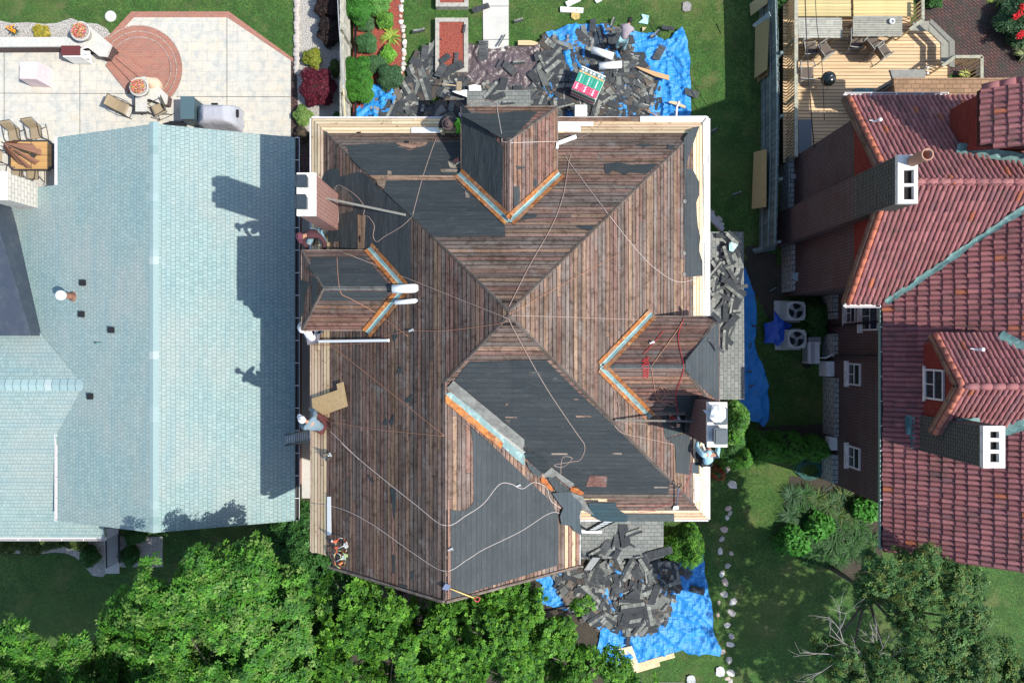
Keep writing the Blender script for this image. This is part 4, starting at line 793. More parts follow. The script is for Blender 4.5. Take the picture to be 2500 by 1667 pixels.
# ------------------------------------------------------------ GROUND
def poly_w(reg, pts, z=0): return [(p.x, p.y) for p in (W(reg, x, y, z) for x, y in pts)]
g = MB(); g.poly([(-120, -120, 0), (120, -120, 0), (120, 120, 0), (-120, 120, 0)]); ground(g, 'lawn', m_grass)
def flat(name, mat, reg, pts, z, kind='structure', label=None, cat=None, rag=0, group=None, h=0, step=.4):
    P = poly_w(reg, pts)
    if rag: P = [tuple(p) for p in wob([Vector(p) for p in P], rag, step, len(pts))]
    b = MB(); b.prism(P, max(z-h, -.3) if h else -.05, z); o = b.build(name, mat)
    return tag(o, label, cat, group, kind)
flat('patio', m_patio, 's', [(-140, 112), (262, 112), (325, 34), (560, 34), (712, 146), (716, 700), (-140, 700)], .03)
flat('brick_edging', m_pbrick, 's', [(250, 100), (268, 88), (322, 30), (560, 30), (716, 144), (716, 152), (556, 44), (328, 44), (272, 104)], .045)
flat('brick_path', m_oldbrick, 's', [(711, 140), (722, 140), (726, 200), (730, 330), (775, 330), (775, 1190), (700, 1190), (711, 330)], .04)
flat('walkway', m_walk, 's', [(738, 480), (764, 480), (764, 1215), (738, 1215)], .06)
flat('gravel_bed', m_gravel, 's', [(722, -60), (850, -60), (850, 420), (722, 420), (719, 300), (722, 140)], .035)
flat('gravel_bed', m_gravel, 's', [(-60, 62), (0, 52), (30, 58), (70, 56), (110, 60), (140, 58), (175, 46), (200, 56), (240, 60), (262, 72), (275, 92), (262, 118), (-60, 118)], .04, rag=.03)
flat('mulch_bed', m_mulch, 's', [(862, -60), (982, -60), (984, 60), (980, 120), (990, 200), (985, 285), (862, 290)], .04, rag=.04)
flat('soil_bed', m_dirt, 's', [(700, 1190), (800, 1190), (1500, 1300), (1500, 1700), (700, 1700)], .005, rag=.1)
flat('soil_bed', m_dirt, '34', [(230, 780), (780, 760), (790, 1000), (240, 1010)], .008, rag=.08)
flat('soil_patch', m_dirt, 's', [(1822, 600), (1900, 620), (1915, 720), (1880, 780), (1850, 730), (1820, 690)], .006, rag=.14, step=.25)
flat('soil_bed', m_dirt, '34', [(480, 1180), (1180, 1280), (1250, 2100), (620, 1850), (440, 1400)], .006, rag=.1)
flat('brick_courtyard', m_oldbrick, '14', [(1500, -200), (2800, -200), (2800, 640), (2030, 640), (1560, 560), (1500, 120)], .03)
flat('soil_bed', m_dirt, '14', [(2210, -200), (2900, -200), (2900, 640), (2300, 500), (2240, 200)], .05, rag=.1)
flat('path', m_walk, 's', [(1178, -60), (1242, -60), (1242, 118), (1232, 127), (1190, 127), (1180, 118)], .05)
flat('gravel_bed', m_gravel, '41', [(-60, 400), (1300, 400), (1300, 640), (900, 640), (820, 720), (740, 710), (690, 650), (600, 560), (520, 530), (-60, 530)], .02, rag=.03)
flat('path', m_walk, '41', [(838, 330), (950, 330), (955, 690), (845, 690)], .06)
flat('concrete_slab', m_walk, '53', [(1600, 1558), (1880, 1558), (1880, 1700), (1600, 1700)], .05)
for x in (60,): pass
b = MB()
for y in (15.5, 97): p = W('s', 1178, y, .052); q = W('s', 1242, y, .052); b.box((p+q)/2, ((q-p).x, .02, .003))
ground(b, 'path_joint', m_dirt)
b = MB()
for a_, e_ in (((10, 120), (10, 330)), ((195, 125), (195, 330)), ((554, 42), (554, 330)), ((0, 228), (320, 229)), ((430, 236), (710, 237))):
    p = W('s', *a_, .032); q = W('s', *e_, .032); b.beam(p, q, .02, .004)
ground(b, 'patio_joint', m_dirt)
# brick half-round step and flight
def arc(cx, cy, r, a0, a1, n): return [(cx+r*math.cos(R(a0+(a1-a0)*i/n)), cy-r*math.sin(R(a0+(a1-a0)*i/n))) for i in range(n+1)]
cs = (340, 168)
for r_, z, nm in ((105, .05, 0), (92, .11, 0), (78, .16, 0)):
    P = arc(cs[0], cs[1], r_, 140, -48, 40); flat('brick_landing', m_pbrick, 's', P, z)
b = MB()
for r_, z in ((105, .055), (91, .116), (77, .166)):
    q = [W('s', x, y, z) for x, y in arc(cs[0], cs[1], r_, 138, -46, 36)]
    for i in range(len(q)-1): b.beam(q[i], q[i+1], .022, .005)
ground(b, 'mortar_band', m_gravel)
for i, (a, e) in enumerate((((960, 440), (1240, 660)), ((925, 465), (1150, 690)), ((880, 500), (1050, 700)))):
    z = .30-.09*i; P = [W('11', a[0]-40, a[1]+20, z), W('11', a[0], a[1]-30, z), W('11', e[0]+10, e[1]-15, z), W('11', e[0]-35, e[1]+40, z)]
    bb = MB(); bb.prism([(p.x, p.y) for p in P], .03, z); ground(bb, 'brick_step', m_pbrick)
# low limestone walls with planters
def capwall(reg, pts, z, label, th=.08):
    P = [W(reg, x, y, z) for x, y in pts]; c = sum(P, Vector())/len(P); r_ = empty('retaining_wall', (c.x, c.y, 0), label, 'garden wall')
    b = MB(); b.prism([(p.x, p.y) for p in P], z-th, z); b.build('capstone', m_pstone, r_)
    b = MB(); b.prism([(c.x+(p.x-c.x)*.94, c.y+(p.y-c.y)*.94) for p in P], 0, z-th); b.build('brick_face', m_brickw, r_)
capwall('11', [(-200, 298), (540, 298), (570, 372), (-200, 376)], .62, 'low wall with pale stone capping along the patio\'s top left edge')
capwall('11', [(540, 298), (620, 345), (720, 215), (890, 360), (850, 455), (790, 450), (700, 380), (560, 372)], .66, 'stepped pale stone wall end carrying the upper left planter')
capwall('11', [(1100, 785), (1050, 740), (1130, 610), (1190, 620), (1335, 760), (1325, 830), (1300, 835), (1190, 790)], .5, 'pale stone pier beside the brick steps, under the right planter')
flw = [(.60, .10, .10), (.70, .30, .25), (.55, .42, .08), (.62, .20, .16), (.16, .25, .05), (.50, .08, .12)]
def planter(reg, x, y, z, rad, label):
    p = W(reg, x, y, z); t = empty('planter', (p.x, p.y, z-.42), label, 'planter'); o = Vector((p.x, p.y, z-.42))
    b = MB(); b.lathe(o, [(rad*.55, 0), (rad*.62, .05), (rad*.95, .34), (rad*1.05, .40), (rad*1.05, .44), (rad*.9, .44), (rad*.85, .36)], 28, capt=False); b.build('bowl', m_pstone, t)
    b = MB(); b.lathe(o, [(rad*.87, .37), (rad*.86, .372)], 24); b.build('soil', m_gravel, t)
    r = random.Random(int(x)); b = MB()
    for i in range(420):
        a = r.uniform(0, 6.283); d = rad*.78*math.sqrt(r.random()); hh = .40+.16*(1-(d/rad)**2)+r.uniform(-.05, .05); c = r.choice(flw); c = shd(c, r.uniform(.7, 1.3)); q = o+Vector((math.cos(a)*d-rad*.07, math.sin(a)*d+rad*.04, hh)); s = r.uniform(.018, .035)
        u = Vector((r.uniform(-1, 1), r.uniform(-1, 1), r.uniform(-.4, .4))).normalized(); v = u.cross(Vector((r.uniform(-.4, .4), r.uniform(-.4, .4), 1))).normalized()
        b.poly([q+u*s, q+v*s*.8, q-u*s, q-v*s*.8], None, c)
    b.build('flowers', m_leaf, t)
planter('11', 640, 250, 1.1, .37, 'pale bowl of pink and yellow flowers on the upper left wall end')
planter('11', 1108, 695, .95, .36, 'pale bowl of pink and yellow flowers beside the brick steps')
p = W('11', 1265, 700, 0); b = MB(); b.lathe(p, [(.2, 0), (.24, .05), (.28, .4), (.26, .45), (.13, .75), (.12, .78)], 22); thing(b, 'urn', mk('cream_urn', (.62, .46, .34), .7), 'cream rounded urn standing on the brick steps', 'urn')
p = W('11', 885, 135, 0); b = MB(); b.lathe(p, [(.23, 0), (.23, .045), (.20, .05)], 24); thing(b, 'stepping_stone', m_walk, 'single round grey stone disc in the lawn above the patio', 'stone')
# patio things
p = W('11', 222, 560, .9); b = MB(); x0, y0 = p.x, p.y; P = [(x0-.36, y0-.33), (x0+.33, y0-.36), (x0+.36, y0+.34), (x0-.34, y0+.33)]
n = len(P); rr = random.Random(3)
for i in range(n):
    a, e = Vector((*P[i], 0)), Vector((*P[(i+1) % n], 0)); m_ = 8
    for k in range(m_):
        q0, q1 = a.lerp(e, k/m_), a.lerp(e, (k+1)/m_); f0, f1 = 1+.05*math.sin(k*2.6), 1+.05*math.sin((k+1)*2.6)
        c0 = Vector((x0, y0, 0)); b.poly([c0+(q0-c0)*f0*1.04, c0+(q1-c0)*f1*1.04, (q1.x, q1.y, .86), (q0.x, q0.y, .86)])
b.poly([(q[0], q[1], .86) for q in P]); b.prism([(x0+(q[0]-x0)*.95, y0+(q[1]-y0)*.95) for q in P], .86, .89)
thing(b, 'covered_table', mk('pinkish_cover', (.62, .50, .52), .8, bump=((5, .03),)), 'square side table under a pinkish white cover on the left patio', 'table')
def bar_cart():
    p = W('11', 590, 415, .8); t = empty('grill_cart', (p.x, p.y, 0), 'white cart with dark red top against the stone wall', 'cart')
    b = MB(); b.box((p.x-.1, p.y+.03, .84), (.75, .38, .05)); b.build('top', mk('dark_red_lid', (.12, .03, .028), .5), t)
    b = MB(); b.box((p.x-.08, p.y-.03, .45), (.72, .34, .7)); b.box((p.x+.38, p.y-.05, .62), (.3, .3, .05)); b.build('cabinet', m_white, t)
    b = MB()
    for dy in (.12, -.12): b.beam((p.x+.3, p.y+dy, .8), (p.x+.62, p.y+dy+.03, .9), .04, .05)
    for dx in (-.4, .25):
        for dy in (-.17, .14): b.box((p.x+dx, p.y+dy, .06), (.05, .05, .12))
    b.build('handle', m_white, t)
bar_cart()
def sling_chair(name, fab, frame, high=False):
    """rocker style patio chair facing +x"""
    t = empty(name, (0, 0, 0)); bk = 1.05 if high else .92
    def strip(pts, wd):
        b = MB()
        for i in range(len(pts)-1):
            for sg in (0, 1):
                z = .012*sg; q = [(pts[i][0], -wd/2, pts[i][1]+z), (pts[i+1][0], -wd/2, pts[i+1][1]+z), (pts[i+1][0], wd/2, pts[i+1][1]+z), (pts[i][0], wd/2, pts[i][1]+z)]
                b.poly(q if not sg else q[::-1], None, (1, 1, 1))
        return b
    strip([(.30, .42), (.22, .45), (0, .41), (-.2, .38)], .46).build('seat', fab, t); strip([(-.2, .38), (-.27, .6), (-.38, .85), (-.45, bk)], .46).build('backrest', fab, t)
    for s in (1, -1):
        y = .25*s; b = MB(); b.tube(smooth_path([(.33, y, .41), (0, y, .40), (-.22, y, .38), (-.30, y, .62), (-.46, y, bk+.02)], 4), .016, 6); b.build('side_frame', frame, t)
        b = MB(); b.tube(smooth_path([(-.34, y*1.12, .72), (-.1, y*1.2, .68), (.2, y*1.2, .66), (.30, y*1.15, .60), (.32, y*1.1, .36), (.30, y*1.1, .05)], 4), .018, 6); b.build('armrest', frame, t)
        b = MB(); b.tube([(-.1, y*1.1, .4), (-.3, y*1.12, .04)], .017, 6); b.build('leg', frame, t)
        b = MB(); b.tube([(.42, y*1.1, .06), (.1, y*1.1, .015), (-.25, y*1.1, .02), (-.42, y*1.1, .08)], .017, 6); b.build('rocker', frame, t)
    b = MB(); b.tube([(-.46, -.25, bk+.02), (-.46, .25, bk+.02)], .016, 6); b.build('crossbar', frame, t); b = MB(); b.tube([(.3, -.27, .05), (.3, .27, .05)], .014, 6); b.build('crossbar', frame, t)
    return t
c0 = sling_chair('patio_chair', m_fabtan, m_frame)
def place(o, p, rz, label, cat, group=None, first=False, sc=None):
    c = o if first else copy_tree(o); c.location = p; c.rotation_euler = (0, 0, rz)
    if sc: c.scale = (sc,)*3
    return tag(c, label, cat, group)
cg = 'tan patio chairs'
c0.scale = (.9,)*3
place(c0, W('11', 1010, 880, .03), R(-25), 'tan sling chair left of the small patio table, facing the brick steps', 'chair', cg, True)
place(c0, W('11', 1310, 895, .03), R(205), 'tan sling chair right of the small patio table', 'chair', cg)
place(c0, W('11', 165, 1095, .03), R(-80), 'smaller tan chair above the closed umbrella, left of its twin', 'chair', cg)
place(c0, W('11', 335, 1075, .03), R(-80), 'tan chair above the umbrella table, nearest the blue roof\'s corner', 'chair', cg)
place(c0, W('11', 20, 1270, .03), R(0), 'tan chair cut by the left edge of the photo beside the umbrella table', 'chair', cg)
place(c0, W('11', 190, 1400, .03), R(90), 'tan chair below the umbrella table, nearest the cream chimney', 'chair', cg)
place(c0, W('11', 310, 1405, .03), R(90), 'tan chair below the umbrella table, against the blue roof', 'chair', cg)
p = W('11', 1180, 865, 0); t = empty('side_table', (p.x, p.y, 0), 'small square stone topped table between the two rocking chairs', 'table')
b = MB(); b.box((p.x, p.y, .5), (.46, .62, .04)); b.build('table_top', m_pstone, t); b = MB()
b.box((p.x-.25, p.y, .48), (.05, .68, .07)); b.box((p.x, p.y-.34, .48), (.55, .05, .07)); b.build('rim', m_frame, t)
for dx in (-.2, .2):
    for dy in (-.28, .28): b = MB(); b.box((p.x+dx, p.y+dy, .23), (.04, .04, .46)); b.build('leg', m_frame, t)
p = W('11', 250, 1240, .74); t = empty('dining_table', (p.x, p.y, 0), 'orange slatted patio table with a dark frame beside the blue roof', 'table')
b = MB()
for i in range(12):
    w_ = 1.0 if 0 < i < 11 else .8; b.box((p.x, p.y-.5+i*.0905, .74), (1.62*w_ if w_ < 1 else 1.62, .086, .02), None, tuple(v*(.9+.2*((i*7) % 3)/3) for v in (1, 1, 1)))
b.build('table_top', m_tabler, t); b = MB()
oc = [(-.86, -.42), (-.72, -.58), (.72, -.58), (.86, -.42), (.86, .42), (.72, .58), (-.72, .58), (-.86, .42)]
for i in range(8): b.beam((p.x+oc[i-1][0], p.y+oc[i-1][1], .74), (p.x+oc[i][0], p.y+oc[i][1], .74), .06, .05)
b.beam((p.x, p.y-.55, .755), (p.x, p.y+.55, .755), .02, .01); b.beam((p.x-.8, p.y, .755), (p.x+.8, p.y, .755), .02, .01); b.build('rim', m_frame, t)
for dx in (-.7, .7):
    for dy in (-.45, .45): b = MB(); b.box((p.x+dx, p.y+dy, .36), (.05, .05, .72)); b.build('leg', m_frame, t)
# closed parasol leaning its pleats over the table
top = W('11', 25, 1140, 2.45); base = Vector((p.x+.1, p.y, .76)); t = empty('parasol', base, 'closed brown parasol with hanging pleats over the slatted table', 'parasol')
b = MB(); ends = [(275, 1165, 1.5), (330, 1215, 1.4), (300, 1300, 1.35), (235, 1340, 1.4), (165, 1312, 1.5), (130, 1280, 1.6), (80, 1230, 1.7), (150, 1130, 1.6)]
for i, (x, y, z) in enumerate(ends):
    e = W('11', x, y, z-.3); a = top; mid = a.lerp(e, .5)+Vector((0, 0, .06)); d = (e-a).normalized(); s = d.cross(Vector((0, 0, 1))).normalized()*.12
    for sg in (1, -1): b.poly([a, e+s*sg, e+Vector((0, 0, .12)), mid+Vector((0, 0, .1))] if sg > 0 else [a, mid+Vector((0, 0, .1)), e+Vector((0, 0, .12)), e+s*sg])
    b.poly([a, e-s, e+s])
b.build('canopy', m_umb, t); b = MB(); b.tube([top+Vector((0, 0, .08)), base+Vector((0, 0, -.7))], .025, 8); b.build('pole', m_frame, t)
b = MB(); b.box(W('11', 268, 1235, 1.15), (.17, .2, .04), .7); b.build('crank_case', m_frame, t)
# covered barbecue and dark bin by the roof
p = W('11', 1800, 975, 0); t = empty('covered_barbecue', (p.x, p.y, 0), 'barbecue under a grey fabric cover at the edge of the blue roof', 'barbecue')
def loft(mb, sections, col=(1, 1, 1)):
    for i in range(len(sections)-1):
        A, B = sections[i], sections[i+1]; n = len(A)
        for k in range(n): j = (k+1) % n; mb.poly([A[k], A[j], B[j], B[k]], None, col, True)
    mb.poly(sections[-1], None, col)
def rect_ring(c, w_, d_, z, n=8, wv=0, sd=0):
    out = []; r = random.Random(sd); pts = [(-w_/2, -d_/2), (w_/2, -d_/2), (w_/2, d_/2), (-w_/2, d_/2)]
    for i in range(4):
        for k in range(n):
            a, e = pts[i], pts[(i+1) % 4]; x, y = a[0]+(e[0]-a[0])*k/n, a[1]+(e[1]-a[1])*k/n; f = 1+r.uniform(-wv, wv); out.append(Vector((c.x+x*f, c.y+y*f, z)))
    return out
b = MB(); loft(b, [rect_ring(p, 1.55, .85, .05, 8, .05, 1), rect_ring(p, 1.5, .8, .6, 8, .03, 2), rect_ring(p, 1.45, .72, .88, 8, .02, 3), rect_ring(p, .9, .62, 1.12, 8, .02, 4), rect_ring(p, .75, .4, 1.18, 8, 0, 5)]); b.build('cover', m_cover, t)
b = MB(); b.box(p+Vector((.72, .1, .75)), (.22, .3, .08)); b.box(p+Vector((-.15, .5, .7)), (.25, .06, .08)); b.build('handle', m_black, t)
p = W('11', 1585, 930, 0); t = empty('deck_box', (p.x, p.y, 0), 'dark blue grey storage box left of the covered barbecue', 'box'); b = MB(); b.box(p+Vector((.02, 0, .5)), (.5, .85, 1.0)); b.build('body', mk('slate_plastic', (.05, .085, .10), .6), t); b = MB(); b.box(p+Vector((.03, 0, 1.03)), (.54, .9, .05)); b.build('lid', mk('slate_lid', (.07, .12, .14), .55), t)
p = W('11', 1420, 1010, 0); b = MB(); b.box(p+Vector((0, 0, .2)), (.8, .12, .25)); b.box(p+Vector((.1, .08, .33)), (.6, .06, .03)); thing(b, 'planter_box', m_black, 'narrow black box behind the table at the roof edge', 'box')
# ------------------------------------------------------------ fences, beds and raised boxes of the middle yard
p0, p1 = W('12', 665, 0, 0), W('12', 705, 1125, 0); t = empty('board_fence', (p0.x, 10, 0), 'pale weathered board fence between the gravel strip and red mulch', 'fence')
fx = (p0.x+p1.x)/2+.02; b = MB(); y = 7.0; r_ = random.Random(4)
while y < 15.5: b.box((fx, y, .85+r_.uniform(-.015, .015)), (.025, .135, 1.7), None, shd((2.1, 2.1, 2.03), r_.uniform(.8, 1.1))); y += .142
b.build('boards', m_greyw, t)
for z in (.4, 1.35): b = MB(); b.box((fx+.04, 11.2, z), (.05, 8.6, .09), None, (1.6, 1.6, 1.5)); b.build('rail', m_greyw, t)
for yy in (7.2, 9.6, 12.0, 14.4): b = MB(); b.box((fx+.05, yy, .9), (.09, .09, 1.8), None, (1.2, 1.2, 1.1)); b.build('post', m_greyw, t)
b = MB(); b.tube([W('12', 735, 200, .3), W('12', 735, 1125, .3)], .05, 8); thing(b, 'drain_pipe', m_black, 'long black pipe lying at the foot of the board fence', 'pipe')
b = MB(); b.beam(W('12', 622, 850, 1.75), W('12', 640, 1125, 1.6), .05, .04, (3, 2.6, 1.6)); thing(b, 'loose_batten', m_greyw, 'thin yellow batten on top of the pale board fence', 'batten')
def cable(pts, r, mat, name, label, cat='cable', group=None):
    b = MB(); b.tube(smooth_path(pts, 6), r, 5); return thing(b, name, mat, label, cat, group)
cable([W('12', 560, -200, 1.9), W('12', 575, 200, 1.85), W('12', 600, 520, 1.85), W('12', 625, 850, 1.9)], .018, m_alu, 'cable', 'pale overhead cable above the board fence and gravel')
# grey slatted fence on the right with rails and posts
t = empty('slat_fence', (10.15, 9, 0), 'leaning blue grey picket fence between the lawn and the deck', 'fence'); b = MB(); r_ = random.Random(9); y = 3.75
fxx = lambda y: 10.12+.10*math.sin((y-3.7)/10.5*math.pi)
while y < 15.5: b.box((fxx(y), y, .93+r_.uniform(-.03, .03)), (.022, .10, 1.86), None, shd((1, 1, 1), r_.uniform(.55, 1.05))); y += .112
b.build('pickets', m_fence, t)
for z in (.45, 1.15, 1.8):
    b = MB(); pts = [(fxx(y)-.05, y, z) for y in [3.75+i*1.3 for i in range(10)]]
    for i in range(9): b.beam(pts[i], pts[i+1], .045, .085, (1.3, 1.3, 1.3))
    b.build('rail', m_fence, t)
for y in (3.8, 6.2, 8.6, 11, 13.4): b = MB(); b.box((fxx(y)+.08, y, 1.0), (.1, .1, 2.0)); b.build('post', m_fence, t)
b = MB(); b.beam(W('24', 190, 690, .1), W('24', 375, 650, .9), .12, .05); b.beam(W('24', 200, 705, .05), W('24', 370, 675, .5), .12, .05); thing(b, 'loose_board', m_fence, 'grey boards leaning at the near end of the picket fence', 'board')
def leanboard(reg, q, label, mat=m_ply, nm='plywood_sheet', col=(1, 1, 1), th=.02, cat='plywood sheet', group=None):
    P = [W(reg, x, y, z) for x, y, z in q]; n = (P[1]-P[0]).cross(P[2]-P[1]).normalized()
    if n.z < 0: P = P[::-1]; n = -n
    b = MB(); b.poly([p+n*th for p in P], None, col); b.poly(P[::-1], None, col); k = len(P)
    for i in range(k): j = (i+1) % k; b.poly([P[i], P[j], P[j]+n*th, P[i]+n*th], None, col)
    return thing(b, nm, mat, label, cat, group)
pg = 'plywood sheets against the fence'
leanboard('14', [(165, 38, .3), (210, 0, .5), (310, -40, 1.2), (308, 30, 1.2), (175, 130, .3)], 'plywood sheet with a blue patch at the top end of the fence', col=(.75, .8, .7), group=pg)
leanboard('14', [(212, 215, .3), (322, 152, 1.3), (305, 556, 1.3), (205, 628, .3)], 'tall plywood sheet leaning on the fence beside the deck', col=(.62, .66, .52), group=pg)
leanboard('14', [(226, 620, .1), (312, 550, 1.0), (310, 600, 1.0), (228, 660, .1)], 'small brown plywood offcut below the tall leaning sheet', col=(.4, .38, .3), group=pg)
leanboard('14', [(200, 1215, .3), (300, 1190, 1.25), (298, 1650, 1.25), (183, 1668, .3)], 'plywood sheet leaning on the fence opposite the brick wall', col=(.72, .72, .55), group=pg)
leanboard('14', [(190, 200, 1.2), (322, 95, 1.9), (335, 130, 1.9), (200, 218, 1.2)], 'grey plank laid across the tall leaning plywood sheet', m_fence, 'plank', (1.5, 1.5, 1.5), .04, 'plank')
def raised(reg, q, label, z=.3):
    x0, y0, x1, y1 = q; a = W(reg, x0, y0, z); e = W(reg, x1, y1, z); t = empty('raised_bed', ((a.x+e.x)/2, (a.y+e.y)/2, 0), label, 'raised bed'); w_ = .16
    for (cx, cy, sx, sy) in ((a.x+w_/2, (a.y+e.y)/2, w_, a.y-e.y), (e.x-w_/2, (a.y+e.y)/2, w_, a.y-e.y), ((a.x+e.x)/2, a.y-w_/2, e.x-a.x-2*w_, w_), ((a.x+e.x)/2, e.y+w_/2, e.x-a.x-2*w_, w_)):
        b = MB(); b.box((cx, cy, z/2), (sx, sy, z), None, (1.7, 1.65, 1.6)); b.build('timber', m_greyw, t)
    b = MB(); b.prism([(a.x+w_, a.y-w_), (e.x-w_, a.y-w_), (e.x-w_, e.y+w_), (a.x+w_, e.y+w_)], 0, z-.05); b.build('mulch', m_mulch, t)
raised('12', (1505, -260, 1815, 65), 'timber raised bed cut off by the top edge of the photo'); raised('12', (1500, 172, 1812, 690), 'timber raised bed of red mulch half buried by shingles')
# rounded edging blocks and cobbles
def stone_mesh(sd, sx=.1, sy=.08, sz=.06):
    r = random.Random(sd); b = MB(); n = 8; rings = []
    for z, f in ((0, .92), (.4, 1.0), (.75, .8), (1.0, .4)):
        rings.append([Vector((math.cos(2*math.pi*k/n)*sx*f*(1+.18*math.sin(k*1.7+sd)), math.sin(2*math.pi*k/n)*sy*f*(1+.2*math.cos(k*2.3+sd)), z*sz*(1+.1*math.sin(k+sd)))) for k in range(n)])
    for i in range(3):
        for k in range(n): j = (k+1) % n; b.poly([rings[i][k], rings[i][j], rings[i+1][j], rings[i+1][k]], None, (1, 1, 1), True)
    b.poly(rings[-1], None, (1, 1, 1), True); b.poly(rings[0][::-1]); return b
m_cob = mk('cobble', (.47, .43, .39), .85, layers=((9, .4, .6, (.34, .32, .31), .6, 5),), bump=((20, .01),)); m_cobw = mk('white_cobble', (.62, .58, .52), .85, layers=((9, .5, .65, (.5, .48, .45), .5, 4),)); m_cobp = mk('pink_cobble', (.52, .40, .34), .85, layers=((9, .5, .65, (.4, .30, .26), .5, 4),))
protos = {}
def stone_at(p, sx, sy, rz, mt, label, cat, group, nm='cobble', sz=.08, sd=0):
    key = (mt.name, sd % 4, nm)
    if key not in protos: protos[key] = stone_mesh(sd % 4+1, .1, .1, .1).build(nm, mt, None, (0, 0, 0)).data; C.objects.unlink(bpy.data.objects[-1]) if False else None; o = [q for q in C.objects if q.data is protos[key]][0]
    else: o = bpy.data.objects.new(nm, protos[key]); C.objects.link(o)
    o.location = p; o.scale = (sx/.1, sy/.1, sz/.1); o.rotation_euler = (0, 0, rz); return tag(o, label, cat, group)
cob = [(1182, 15), (1172, 70), (1175, 100), (1168, 160), (1172, 215), (1190, 262), (1192, 300), (1198, 350), (1205, 408), (1208, 448), (1198, 490), (1202, 522), (1195, 565), (1195, 615), (1192, 660), (1172, 695), (1190, 755), (1205, 826), (1078, 188), (1180, -20)]
for i, (x, y) in enumerate(cob):
    mt, cn = ((m_cobw, 'white'), (m_cob, 'grey'), (m_cobw, 'white'), (m_cobp, 'pinkish'))[i % 4]
    stone_at(W('12', x, y, .02), .08+.02*(i % 3), .09+.015*((i*5) % 3), i*1.3, mt, 'lone white cobble among the mulch plants' if (x, y) == (1078, 188) else cn+' rounded cobble edging the red mulch bed', 'cobble', 'cobbles edging the mulch', sd=i)
for i in range(17):
    y = 20+i*42; stone_at(W('12', 178+6*math.sin(i*2), y, .02), .13, .15, i, m_cob, 'scalloped grey edging block along the gravel strip', 'edging block', 'scalloped edging blocks', 'edging_block', .12, i)
ss = [(1738, 522, .16), (1756, 536, .17), (1762, 548, .12), (1782, 1115, .22), (1775, 1145, .16), (1788, 1182, .24), (1778, 1240, .17), (1782, 1252, .14), (1775, 1263, .12), (1768, 1292, .19), (1762, 1315, .15), (1758, 1345, .18), (1785, 1350, .12), (1776, 1380, .15), (1762, 1400, .17), (1770, 1420, .22), (1768, 1450, .19), (1790, 1468, .20), (1755, 1470, .11), (1786, 1495, .22), (1775, 1525, .16), (1752, 1500, .11), (1785, 1552, .17), (1782, 1572, .20), (1765, 1590, .14), (1780, 1610, .18), (1784, 1641, .22), (1776, 1655, .14), (1783, 1662, .13)]
for i, (x, y, s) in enumerate(ss):
    stone_at(W('s', x, y, -.02), s*.68, s*.95, R(-30)+i*.9, (m_cobp, m_cob, m_cobw)[i % 3], ('pinkish', 'grey', 'pale')[i % 3]+' flat stepping stone in the '+('shaded grass beside the fence gap' if y < 600 else 'lawn right of the south blue tarp'), 'stepping stone', 'stepping stones across the side lawn', 'stepping_stone', .04, i)
# ------------------------------------------------------------ the deck
dk = empty('deck', (12, 11, 0), 'tan board deck with a wooden railing behind the tile roofed house', 'deck')
dP = poly_w('14', [(430, -260), (1440, -260), (1450, 230), (1600, 250), (1760, 370), (1760, 640), (1310, 800), (1310, 1300), (430, 1300)], .6)
def cD(x, y, r): f = r.uniform(.88, 1.1); return (.66*f, .47*f, .275*f)
dz = (.6, 0, 0.00001); f_ = slab(dz, dP, -.02, -.3, 'platform', m_dark, dk); boards(dz, dP, 'boards', f_, cD, wd=.14, seed=4, bmat=m_deck)
rx = 11.02; yA, yB = 7.15, 15.2; b = MB(); b.box((rx, (yA+yB)/2, 1.52), (.14, yB-yA, .04), None, (1.6, 1.6, 1.35)); b.build('handrail', m_greyw, dk)
y = yA+.1
while y < 13.6: b = MB(); b.box((rx, y, 1.05), (.04, .04, .9), None, (.55, .42, .25)); b.build('baluster', m_deck, dk); y += .118
for y in (7.2, 9.5, 11.8, 14.1): b = MB(); b.box((rx, y, 1.0), (.1, .1, 1.1), None, (.4, .35, .25)); b.build('post', m_deck, dk)
b = MB()     # built in angled benches at the deck's right side
for q in ([(1470, 250), (1600, 250), (1600, 175), (1440, 175)],): pass
P = [(1600, 180), (1755, 345), (1755, 520), (1690, 500), (1690, 345), (1590, 245)]; b.prism(poly_w('14', P, 1.0), .95, 1.0, (1.1, 1.1, 1)); b.prism(poly_w('14', [(1470, 170), (1600, 170), (1595, 250), (1450, 245)], 1.0), .95, 1.0, (1.1, 1.1, 1)); b.build('bench', m_greyw, dk)
b = MB(); b.prism(poly_w('14', [(1610, 150), (1800, 330), (1800, 540), (1757, 530), (1757, 340), (1600, 182)], 1.45), 1.4, 1.45, (.8, .8, .75)); b.build('bench_back', m_greyw, dk)
for (a, e) in (((1700, 530), (1800, 455)), ((1800, 455), (2020, 455)), ((2015, 455), (2015, 640)), ((1440, 240), (1545, 160)), ((1545, 0), (1545, 160))):
    pa, pe = W('14', *a, 1.5), W('14', *e, 1.5); b = MB(); b.beam(pa, pe, .12, .04, (1.5, 1.5, 1.2)); b.build('handrail', m_greyw, dk); n = max(2, int((pe-pa).length/.14))
    n = min(n, 9)
    for i in range(n+1): q = pa.lerp(pe, i/n); b = MB(); b.box((q.x, q.y, 1.05), (.04, .04, .9), None, (.62, .46, .26)); b.build('baluster', m_deck, dk)
